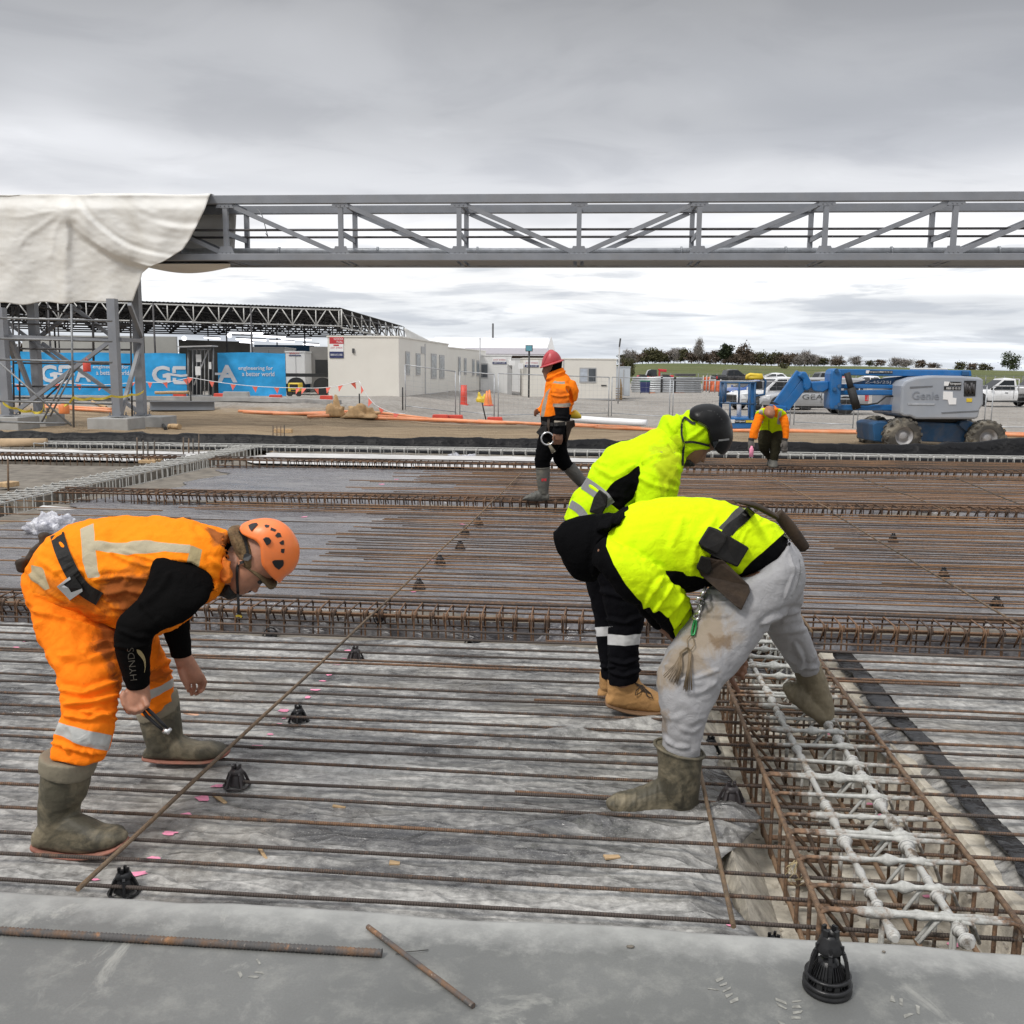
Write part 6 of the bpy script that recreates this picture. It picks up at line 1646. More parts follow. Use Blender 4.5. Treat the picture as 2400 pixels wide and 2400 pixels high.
 on('boom_label',[(992,97),(1150,99),(1149,116),(991,114)],M_BLACK,.012,n + .45); on('boom_label',[(992,97),(1012,97),(1006,115),(991,114)],M_WHITE,.016,n + .45); word('hirepool | 0800 15 15 15',1014,101,1146,113,M_WHITE,n + .425)
 for x,y in ((802,208),(815,98),(812,315),(832,190),(832,300)):
  mb = MB(); mb.cyl(X(x,y,n + .40),X(x,y,n + .33),.045,12); mb.build('pivot_pin',M_BLUED,root)
 plate('jib_block',[(663,165),(770,160),(772,205),(735,228),(680,222),(662,195)],n + .5,.4,M_BLUE,.03)
 plate('jib_knuckle',[(585,130),(605,105),(635,104),(668,165),(664,205),(636,222),(622,200),(618,150)],n + .45,.45,M_BLUE,.04)
 for a,b in (((598,112),(462,300)),((640,150),(505,322))):
  mb = MB(); mb.beam(X(a[0],a[1],n + .6),X(b[0],b[1],n + .6),.22,.125,HF); mb.build('jib_arm',M_BLUE,root,bevel=.015)
 mb = MB(); mb.tube([X(612,142,n + .6),X(500,300,n + .6)],.05,8); mb.build('jib_cylinder',M_BLACK,root)
 plate('jib_foot',[(440,300),(520,310),(520,352),(430,345)],n + .5,.4,M_BLUE,.03); plate('basket_mount',[(330,350),(450,330),(450,410),(330,430)],n + .5,.5,M_BLUED,.03)
 nb,fb = n - .1,n + .85
 plate('basket_floor',[(172,378),(334,378),(330,442),(196,446),(172,420)],nb,.95,M_BLUE,.02)
 on('basket_label',[(185,390),(318,392),(318,410),(185,410)],M_BLACK,.012,nb); on('basket_label',[(185,390),(210,390),(208,410),(185,410)],M_CABINW,.016,nb); on('basket_stripe',[(275,394),(318,394),(318,408),(275,408)],M_YELLOW,.016,nb); word('hirepool',214,393,270,408,M_WHITE,nb - .03)
 for hh in (nb,fb):
  o = 0 if hh == nb else 10
  for a,b in (((125 + o,168),(332,172)),((118 + o,290),(332,297)),((125 + o,168),(118 + o,330)),((148 + o,168),(142 + o,292)),((330,172),(326,385)),((180,292),(180,380)),((236,172),(232,292)),((300,172),(297,380))):
   mb = MB(); mb.tube([X(*a,hh),X(*b,hh)],.024,8); mb.build('basket_rail',M_BLUED,root)
 for x,y in ((125,168),(332,172),(118,292),(330,297)):
  mb = MB(); mb.tube([X(x,y,nb),X(x + 5,y,fb)],.024,8); mb.build('basket_rail',M_BLUED,root)
 mb = MB(); mb.tube([X(330,250,nb),X(385,240,nb + .3),X(392,160,nb + .3),X(372,140,nb + .3),X(300,150,nb + .3)],.03,8); mb.build('control_guard',M_BLUED,root)
 plate('control_box',[(335,165),(372,160),(375,205),(338,208)],nb + .2,.35,M_BLACK); plate('support_column',[(302,168),(326,168),(322,380),(300,380)],nb + .3,.25,M_BLUE)
 mb = MB(); mb.tube([X(234,240,nb + .3),X(234,374,nb + .3)],.055,12); mb.build('white_tube',M_WHITEPL,root)
 mb = MB(); mb.tube([X(282,150,nb + .2),X(285,130,nb + .2),X(300,124,nb + .2),X(368,128,nb + .2),X(370,148,nb + .2)],.05,8); mb.tube([X(286,140,nb + .2),X(368,141,nb + .2)],.05,8); mb.build('yellow_pad_rail',M_YELLOW,root)
boom_lift()
def chock():
 p = GT(*ze(1800,545)); mb = MB(); a = PH(*ze(1787,545),22.9); b = PH(*ze(1812,545),22.9); z = PH(*ze(1800,443),22.9).z
 mb.hexa([a,b,b + HF*.2,a + HF*.2],[Vector((q.x,q.y,z)) for q in (a,b,b + HF*.2,a + HF*.2)]); tag(mb.build('timber_block',M_WOODCHIP,bevel=.01),'upright timber block against the right wheel of the boom lift','timber')
chock()
# ------------------------------------------------------------------ road vehicles (built along +X, nose at +X)
def paint(name,c,rough=.3,dirt=(0.30,0.28,0.25)): return pmat(name,c,rough,0.0,.04,2,0,0,dirt,.25,1.5,coat=.5)
P_SILVER = pmat('silver_paint',(0.36,0.37,0.385),.38,.35,.05,2,0,0,(.30,.28,.25),.3,1.5,coat=.4)
P_WHITE = paint('white_car_paint',(0.72,0.73,0.74)); P_BLUE = paint('blue_car_paint',(0.03,0.10,0.34)); P_BLACK = paint('black_car_paint',(0.012,0.012,0.014)); P_RED = paint('red_car_paint',(0.42,0.02,0.025)); P_GREY = paint('grey_car_paint',(0.17,0.18,0.19))
M_CARGLASS = pmat('tinted_glass',(0.012,0.015,0.018),.08,0,.2,1,spec=.7)
M_HEAD = pmat('headlight_glass',(0.62,0.64,0.66),.12,.2,.1,3); M_TAIL = pmat('tail_light',(0.45,0.02,0.02),.2)
def vehicle(loc,yaw,label,kind,m,cat,letters=None,s=1.0):
 L = {'ute': 5.3,'canopy': 5.3,'flatdeck': 5.3,'wagon': 4.7,'sedan': 4.6}[kind]; hw = .92; root = empty('parked_car',loc,yaw,label,cat)
 h0,hb,hr = .42,1.06,1.80
 if kind == 'sedan': hb,hr = .96,1.46
 if kind == 'wagon': hb,hr = 1.02,1.70
 nose,tail = L/2,-L/2
 body = [(tail,.55,hb - .12,hw*.90),(tail + .08,.46,hb - .02,hw*.97),(tail + .9,.42,hb,hw),(-.3,.40,hb,hw),(.9,.40,hb,hw),(1.5,.40,hb - .01,hw*.99),(nose - .55,.42,hb - .09,hw*.97),(nose - .14,.44,hb - .17,hw*.90),(nose,.50,hb - .34,hw*.80)]
 if kind == 'flatdeck': body = [b for b in body if b[0] >= -.3]; body[0] = (-.62,.42,hb,hw)
 def sec(x,zb,zs,w): return [(x,-w*.94,zb),(x,-w,zb + .18),(x,-w*1.015,zs - .28),(x,-w*.985,zs - .08),(x,-w*.91,zs),(x,-w*.4,zs + .03),(x,w*.4,zs + .03),(x,w*.91,zs),(x,w*.985,zs - .08),(x,w*1.015,zs - .28),(x,w,zb + .18),(x,w*.94,zb)]
 mb = MB(); mb.rings([sec(*b) for b in body],True,None,True); o = mb.build('body',m,root,True);
 e = o.modifiers.new('es','EDGE_SPLIT'); e.split_angle = radians(38)
 if kind in ('ute',): cab = [(-1.30,hb,.86),(-1.12,hr - .06,.74),(-.5,hr,.74),(.25,hr - .02,.73),(1.18,hb,.84)]
 elif kind == 'flatdeck': cab = [(-.58,hb,.86),(-.48,hr - .05,.75),(-.2,hr,.74),(.25,hr - .02,.73),(1.18,hb,.84)]
 elif kind == 'canopy': cab = [(tail + .06,hb,.88),(tail + .22,hr - .04,.78),(-1.0,hr,.78),(.25,hr - .02,.74),(1.18,hb,.84)]
 elif kind == 'wagon': cab = [(tail + .10,hb,.86),(tail + .45,hr - .04,.74),(-.6,hr,.74),(.35,hr - .03,.72),(1.2,hb,.84)]
 else: cab = [(tail + .75,hb,.82),(-1.0,hr - .06,.68),(-.3,hr,.69),(.3,hr - .05,.68),(1.25,hb,.80)]
 mb = MB(); vs = []
 tops = cab[1:-1]; n_ = len(tops)
 rr = [[(x,-w,z - .05),(x,-w*.9,z),(x,0,z + .03),(x,w*.9,z),(x,w,z - .05),] for x,z,w in tops]
 top = rr; b0,b1 = cab[0],cab[-1]
 for sgn in (-1,1):
  low = [(b0[0],sgn*b0[2],hb - .02)] + [(x + (b0[0]-cab[1][0])*0,sgn*.87*hw/.92,hb - .02) for x,z,w in tops] + [(b1[0],sgn*b1[2],hb - .02)]
  hi = [(cab[1][0],sgn*cab[1][2],cab[1][1] - .05)] + [(x,sgn*w,z - .05) for x,z,w in tops] + [(cab[-2][0],sgn*cab[-2][2],cab[-2][1] - .05)]
  mb.add(low + hi,[(i,i+1,len(low)+i+1,len(low)+i) for i in range(len(low)-1)],None,False)
 mb.rings(top,False,None,True,closed=False)
 f0,f1 = cab[1],cab[-2]
 mb.add([(b0[0],-b0[2],hb - .02),(b0[0],b0[2],hb - .02),(f0[0],f0[2],f0[1] - .05),(f0[0],-f0[2],f0[1] - .05),(f0[0],f0[2]*.9,f0[1]),(f0[0],0,f0[1] + .03),(f0[0],-f0[2]*.9,f0[1])],[(0,1,2,3),(3,2,4,5,6)],None,False)
 mb.add([(b1[0],-b1[2],hb - .02),(b1[0],b1[2],hb - .02),(f1[0],f1[2],f1[1] - .05),(f1[0],-f1[2],f1[1] - .05),(f1[0],f1[2]*.9,f1[1]),(f1[0],0,f1[1] + .03),(f1[0],-f1[2]*.9,f1[1])],[(0,1,2,3),(3,2,4,5,6)],None,False)
 mb.build('cab',m,root,True)
 def quad(name,a,b,c,d,out,mm,par=root):
  o_ = Vector(out); q = [Vector(p) for p in (a,b,c,d)]; w = MB(); w.hexa([p + o_*.012 for p in q],[p - o_*.02 for p in q]); return w.build(name,mm,par,True)
 def lerp3(a,b,t): return tuple(a[i] + (b[i]-a[i])*t for i in range(3))
 zr = hr - .13
 for sgn in (-1,1):
  wl,wh = .875*hw/.92,.745 if kind != 'sedan' else .69
  wins = {'ute': [(-1.10,-1.0,-.38,-.38),(-.30,-.30,.92,.22)],'canopy': [(tail + .28,tail + .36,-1.42,-1.42),(-1.02,-1.02,-.34,-.34),(-.26,-.26,.92,.22)],'flatdeck': [(-.42,-.38,.92,.22)],
    'wagon': [(tail + .3,tail + .55,-1.15,-1.1),(-1.05,-1.03,-.2,-.2),(-.12,-.12,.95,.32)],'sedan': [(tail + 1.05,-.95,-.28,-.28),(-.2,-.2,1.0,.28)]}[kind]
  for (xa,xa2,xb,xb2) in wins:
   def pt(x,t): return (x,sgn*(wl + (wh - wl)*t + .008),hb + .03 + (zr - hb - .03)*t)
   quad('side_window',pt(xa,0),pt(xb,0),pt(xb2,1),pt(xa2,1),(0,sgn,.15),M_CARGLASS)
  w = MB(); w.box((1.02,sgn*1.02,hb + .08),(.12,.18,.16)); w.build('wing_mirror',m if kind != 'flatdeck' else M_BLACK,root,True,bevel=.03)
  quad('headlight',(nose - .45,sgn*hw*.955,hb - .36),(nose - .06,sgn*hw*.82,hb - .40),(nose - .12,sgn*hw*.85,hb - .20),(nose - .5,sgn*hw*.965,hb - .16),(.35,sgn,0),M_HEAD)
  if kind != 'flatdeck': quad('tail_light',(tail + .02,sgn*hw*.95,.68),(tail + .2,sgn*hw*1.0,.68),(tail + .2,sgn*hw*.985,hb - .08),(tail + .02,sgn*hw*.92,hb - .1),(-.3,sgn,0),M_TAIL)
  for xs in ((-.35,) if kind == 'flatdeck' else (-1.2,-.32)):
   w = MB(); w.box((xs + .45,sgn*(hw*1.017),hb - .16),(.18,.03,.04)); w.build('door_handle',M_BLACK if m is not P_SILVER else M_TRIM,root,True)
   w = MB(); w.box((xs,sgn*(hw*1.008),.80),(.014,.03,.5)); w.build('door_seam',M_BLACK,root,True)
 x0,x1 = cab[-2],cab[-1]
 quad('windscreen',lerp3((x1[0],-x1[2]*.9,hb),(x0[0],-x0[2]*.9,x0[1] - .03),.08),lerp3((x1[0],x1[2]*.9,hb),(x0[0],x0[2]*.9,x0[1] - .03),.08),lerp3((x1[0],x1[2]*.88,hb),(x0[0],x0[2]*.88,x0[1] - .03),.9),lerp3((x1[0],-x1[2]*.88,hb),(x0[0],-x0[2]*.88,x0[1] - .03),.9),(.6,0,.8),M_CARGLASS)
 x0,x1 = cab[1],cab[0]
 quad('rear_window',lerp3((x1[0],-x1[2]*.86,hb),(x0[0],-x0[2]*.86,x0[1] - .03),.15),lerp3((x1[0],x1[2]*.86,hb),(x0[0],x0[2]*.86,x0[1] - .03),.15),lerp3((x1[0],x1[2]*.84,hb),(x0[0],x0[2]*.84,x0[1] - .03),.85),lerp3((x1[0],-x1[2]*.84,hb),(x0[0],-x0[2]*.84,x0[1] - .03),.85),(-.9,0,.3),M_CARGLASS)
 R = .385 if kind not in ('sedan',) else .33; xf,xr = nose - .95,tail + 1.15 if kind != 'sedan' else tail + .95
 for x in (xf,xr):
  for sgn in (-1,1):
   if kind != 'flatdeck' or x == xf:
    w = MB(); w.cyl((x,sgn*(hw*1.012),R + .05),(x,sgn*(hw*.8),R + .05),R*1.22,24); w.build('wheel_arch',M_BLACK,root,True)
   wheel(root,(x,sgn*(hw*.90),R),(0,sgn,0),R,.24,M_TYREC,M_ALLOY if kind != 'flatdeck' else M_RIM,0,.66,24)
 w = MB(); w.box((nose - .03,0,hb - .33),(.08,1.1,.2)); w.box((nose - .02,0,.56),(.1,1.3,.16)); w.build('grille',M_BLACK,root,True)
 w = MB(); w.box((0,0,.40),(L*.62,1.4,.2)); w.build('underbody',M_BLACK,root,True)
 if kind in ('ute','canopy'): w = MB(); w.box((tail - .03,0,.52),(.16,1.7,.16)); w.build('rear_bumper',M_TRIM,root,True,bevel=.03)
 if kind == 'ute': w = MB(); w.box((tail + .65,0,hb + .03),(1.25,1.62,.05)); w.build('bed_cover',M_BLACK,root,True)
 if kind == 'flatdeck':
  w = MB(); w.box((tail + .95,0,.92),(2.1,1.85,.12)); w.box((tail + .95,0,.70),(2.0,.8,.3)); w.build('deck',M_TRIM,root,True)
  w = MB()
  for yy in (-.85,0,.85): w.tube([(tail + 2.0,yy,.95),(tail + 2.0,yy,1.75)],.035,8)
  w.tube([(tail + 2.0,-.85,1.75),(tail + 2.0,.85,1.75)],.035,8); w.build('headboard',M_TRIM,root,True)
  w = MB()
  for sgn in (-1,1): w.box((tail + .95,sgn*.92,1.06),(2.1,.03,.24))
  w.build('drop_side',M_TRIM,root,True)
 if letters:
  sgn,x,z,h = letters[1:]
  root.matrix_basis = Matrix.Translation(loc) @ Matrix.Rotation(yaw,4,'Z')
  o = text_mesh(letters[0],h,M_DARKGREY,'lettering',root.matrix_basis @ frame((x,sgn*hw*1.03,z),(-sgn,0,0),(0,0,1)) @ Matrix.Diagonal((1.5,1,1,1)),root)
 if s != 1.0: root.scale = (s,s,s)
 return root
def car_at(px,py,yaw_deg,*a,**k):
 p = GT(px,py); return vehicle(p,YAW + radians(yaw_deg),*a,**k)
def car_far(px,D,yaw_deg,*a,**k):
 p = PH(px,880,D); p.z = float(terrain_z(p.x,p.y)); return vehicle(p,YAW + radians(yaw_deg),*a,**k)
car_at(1897,969,176,'silver double cab pickup with canopy and dark door lettering parked behind the stooping man','canopy',P_SILVER,'pickup',('GEA',1,.12,.84,.36))
car_at(1812,960,197,'white pickup parked beyond the silver one, its nose behind the lift basket','ute',P_WHITE,'pickup')
car_at(1762,940,200,'blue car parked behind the white pickup and the lift basket','sedan',P_BLUE,'car')
car_far(1720,118,10,'black pickup parked far back beside the orange barrier','ute',P_BLACK,'pickup')
car_far(1957,100,8,'dark grey wagon parked far back under the boom knuckle','wagon',P_GREY,'car')
car_far(1962,88,168,'red car mostly hidden behind the blue boom links','sedan',P_RED,'car')
car_far(2030,92,172,'white sedan seen between the boom arms','sedan',P_WHITE,'car')
car_far(1812,110,176,'white low car far back above the silver pickup canopy','sedan',P_WHITE,'car')
car_at(2345,953,176,'white flat deck truck parked right of the boom lift','flatdeck',P_WHITE,'pickup')
car_at(2425,938,182,'white van like wagon at the right edge behind the flat deck truck','wagon',P_WHITE,'van')
def telehandler():
 p = P(*zp(400,480),105); p.z = float(terrain_z(p.x,p.y)); root = empty('telehandler',p,YAW,'red telehandler with dark cab standing on the grass beyond the pipe stack','telehandler')
 k = 105/F_PX/4.2; X_ = lambda x,y: ((x - 400)*k,(480 - y)*k)
 def pl(name,pts,y0,th,m): mb = MB(); mb.prism([(X_(x,y)[0],y0,X_(x,y)[1] + .5) for x,y in pts],(0,th,0)); mb.build(name,m,root,True,bevel=.05)
 pl('body',[(220,470),(230,425),(300,425),(340,440),(450,430),(570,420),(575,470)],-.9,1.8,M_SIGNRED); pl('cab',[(310,430),(330,375),(360,366),(412,368),(420,440)],-.2,1.1,M_CARGLASS); pl('side_panel',[(345,440),(490,425),(450,472),(340,472)],-.95,.1,M_TRIM)
 pl('boom',[(415,360),(500,365),(500,392),(430,385)],-.9,.4,M_SIGNRED); pl('boom_head',[(425,385),(440,385),(440,430),(425,430)],-.9,.4,M_SIGNRED)
 for x in (270,500):
  for sgn in (-1,1): wheel(root,(X_(x,0)[0],sgn*.85,.62),(0,sgn,0),.62,.4,M_TYREC,M_RIM,0,.5,20)
telehandler()
def crate_row():
 for x0,x1,l in ((610,800,'low stack of grey timber pallets on the grass edge behind the pipe stack'),):
  a,b = P(*zp(x0,475),90),P(*zp(x1,475),90); z = P(*zp(x0,435),90).z; g = float(terrain_z(a.x,a.y)); mb = MB(); n = 5
  for k in range(n):
   zz = g + (z-g)*k/n; mb.hexa([Vector((q.x,q.y,zz)) for q in (a,b,b + HF,a + HF)],[Vector((q.x,q.y,zz + (z-g)/n*.72)) for q in (a,b,b + HF,a + HF)])
  tag(mb.build('pallet_stack',M_SCAFD),l,'pallets')
crate_row()
# ------------------------------------------------------------------ trees along the rise
def m_leaf(name,lo,hi):
 n = NT(name); v = n.coord('Object'); a = n.noise(v,.7,4,.6); b = n.noise(v,3.5,3,.6)
 c = n.mix(n.ramp(n.math('ADD',n.math('MULTIPLY',a,.6),n.math('MULTIPLY',b,.4)),[(.35,0),(.65,1)]),lo,hi); return n.done(c,.8,0,None,.2)
M_LEAFG = m_leaf('dark_green_foliage',(.022,.034,.014),(.060,.075,.028)); M_LEAFB = m_leaf('brown_bare_twigs',(.065,.048,.036),(.145,.110,.080)); M_LEAFO = m_leaf('olive_foliage',(.040,.045,.022),(.105,.095,.048)); M_TWIG = m_leaf('grey_twigs',(.16,.14,.13),(.27,.25,.23)); M_BARK = pmat('bark',(.085,.068,.052),.9,0,.3,6)
M_IVY = m_leaf('ivy_dark',(.012,.019,.010),(.035,.045,.02))
def tree(loc,h,w,label,leafm,seed,leaves=900,size=.28,lobes=7,trunk=.25,top=1.0,group=None,twiggy=0.0,cat='tree'):
 r_ = random.Random(seed); root = empty('tree',loc,r_.uniform(0,6),label,cat,group)
 mb = MB(); tr = h*trunk; pts = [(0,0,-.3),(.02*h*r_.uniform(-1,1),.01*h,tr*.6),(.03*h*r_.uniform(-1,1),0,tr),(.02*h,.02*h,h*.7)]
 mb.tube(pts,[h*.028,h*.022,h*.018,h*.006],7)
 cs = []
 for k in range(lobes):
  a = 2.399*k + r_.random(); z = tr + (h - tr)*(.12 + .72*(k + .5)/lobes*r_.uniform(.85,1.15)); rad = w/2*(1 - .55*((z - tr)/(h - tr))**1.6)*r_.uniform(.35,.75)
  cs.append((rad*cos(a),rad*sin(a),z,(h - tr)*.19*r_.uniform(.8,1.35)*top,w*.26*r_.uniform(.75,1.25)))
  mb.tube([(0,0,tr*.8 + .3*(z-tr)),(rad*.6*cos(a),rad*.6*sin(a),tr + .75*(z - tr)),(rad*cos(a),rad*sin(a),z)],[h*.012,h*.008,h*.003],5)
 mb.build('trunk',M_BARK,root,True)
 mb = MB()
 for k in range(leaves):
  c = cs[r_.randrange(len(cs))]
  while True:
   x,y,z = r_.uniform(-1,1),r_.uniform(-1,1),r_.uniform(-1,1)
   q = x*x + y*y + z*z
   if .08 < q < 1: break
  k_ = 1 + .34*r_.gauss(0,1); p = Vector((c[0] + x*c[4]*k_,c[1] + y*c[4]*k_,c[2] + z*c[3]*k_))
  d = Vector((r_.gauss(0,1),r_.gauss(0,1),r_.gauss(0,1) + twiggy)).normalized(); e = d.orthogonal().normalized(); e = (Matrix.Rotation(r_.uniform(0,6.28),3,d) @ e); s = size*r_.uniform(.6,1.4)
  if twiggy: mb.add([p - d*s*1.6,p + e*s*.10,p + d*s*1.6,p - e*s*.10],[(0,1,2,3)],None,False)
  else: mb.add([p - d*s*.6,p + e*s*.45,p + d*s*.6,p - e*s*.45],[(0,1,2,3)],None,False)
 mb.build('crown',leafm,root,True); return root
def tree_at(px,pyt,pyb,wpx,D,label,leafm,seed,**k):
 b = PH(px,pyb,D); b.z = float(terrain_z(b.x,b.y)) - .1; t = PH(px,pyt,D).z; return tree(b,t - b.z,wpx*D/F_PX,label,leafm,seed,**k)
D_ = 285
tree_at(1530,817,858,52,D_,'bushy olive tree standing left of the tall bare poplar',M_LEAFO,1,leaves=1300,size=.40,lobes=10,trunk=.12)
tree_at(1637,797,866,24,D_,'tall thin bare grey tree standing in front of the brown hedge',M_TWIG,2,leaves=700,size=.5,lobes=9,trunk=.3,twiggy=1.6)
tree_at(1700,805,862,34,D_ - 25,'dark ivy covered tree with forked top on the green rise',M_IVY,3,leaves=1500,size=.42,lobes=9,trunk=.3)
tree_at(1740,808,853,50,D_ + 5,'round rusty brown tree right of the dark ivy covered tree',M_LEAFB,4,leaves=1600,size=.42,lobes=11,trunk=.08)
tree_at(2368,827,862,46,D_,'lone dark green tree leaning at the far right of the rise',M_LEAFG,5,leaves=1400,size=.36,lobes=8,trunk=.15)
tree_at(1835,850,866,22,D_ - 60,'small grey green bush standing on the grass slope below the tree line',M_LEAFO,6,leaves=500,size=.3,lobes=5,trunk=.1)
TG = 'trees of the hedge line along the rise'
protos = []
def row():
 r_ = random.Random(21); x = 1462; k = 0
 while x < 2340:
  gap = 1 if x > 1920 else 0
  h = r_.uniform(24,36) if x < 1920 else r_.uniform(14,25); w = r_.uniform(26,40)
  if x < 1900 or r_.random() < .8:
   D = 290 + r_.uniform(-4,14); px = x; b = PH(px,860,D); b.z = float(terrain_z(b.x,b.y)) - .1
   hh = h*D/F_PX; ww = w*D/F_PX; i = r_.choice((0,0,1,1,2))
   lab = ['brown leafless tree in the hedge line along the rise','olive brown bushy tree in the hedge line along the rise','grey twiggy tree in the hedge line along the rise'][i]
   key = [p for p in protos if p[0] == i]
   if len(key) < 2:
    t = tree((b.x,b.y,b.z),4.0,4.6,lab,[M_LEAFB,M_LEAFO,M_TWIG][i],40 + k,leaves=900 if i < 2 else 700,size=.36 if i < 2 else .5,lobes=9,trunk=.14,group=TG,twiggy=0 if i < 2 else .8); protos.append((i,t)); t.scale = (ww/4.6,ww/4.6,hh/4.0)
   else: dup(r_.choice(key)[1],b,r_.uniform(0,6),lab,TG,(ww/4.6,ww/4.6,hh/4.0))
  x += w*(.40 if x < 1920 else .95); k += 1
 for px,pyt,w,i,D in ((1480,838,20,1,150),(1467,836,26,1,160),(1455,845,20,0,150),(1960,833,36,2,300),(2100,838,40,2,300),(1885,822,44,2,296),(60,800,60,0,200),(185,790,70,0,220),(-20,790,60,1,210)):
  b = PH(px,865,D); b.z = float(terrain_z(b.x,b.y)) - .1; z = PH(px,pyt,D).z
  dup([p for p in protos if p[0] == i][0][1],b,px*.1,['brown leafless tree in the hedge line along the rise','olive brown bushy tree in the hedge line along the rise','grey twiggy tree in the hedge line along the rise'][i],TG,(w*D/F_PX/4.6,w*D/F_PX/4.6,(z-b.z)/4.0))
row()
def rail_fence():
 a,b = PH(1550,872,125),PH(2420,880,125); mb = MB(); root = empty('farm_fence',a.lerp(b,.5),0,'thin wire farm fence along the foot of the green rise','fence')
 n = 40
 pts = [a.lerp(b,k/n) for k in range(n+1)]; zz = [float(terrain_z(p.x,p.y)) for p in pts]
 for k,(p,z) in enumerate(zip(pts,zz)):
  if k % 1 == 0: m = MB(); m.cyl((p.x,p.y,z - .1),(p.x,p.y,z + 1.25),.06,6); m.build('post',M_SCAF,root)
 for h in (1.2,.7):
  m = MB(); m.tube([(p.x,p.y,z + h) for p,z in zip(pts,zz)],.03,5); m.build('rail',M_SCAF,root)
rail_fence()
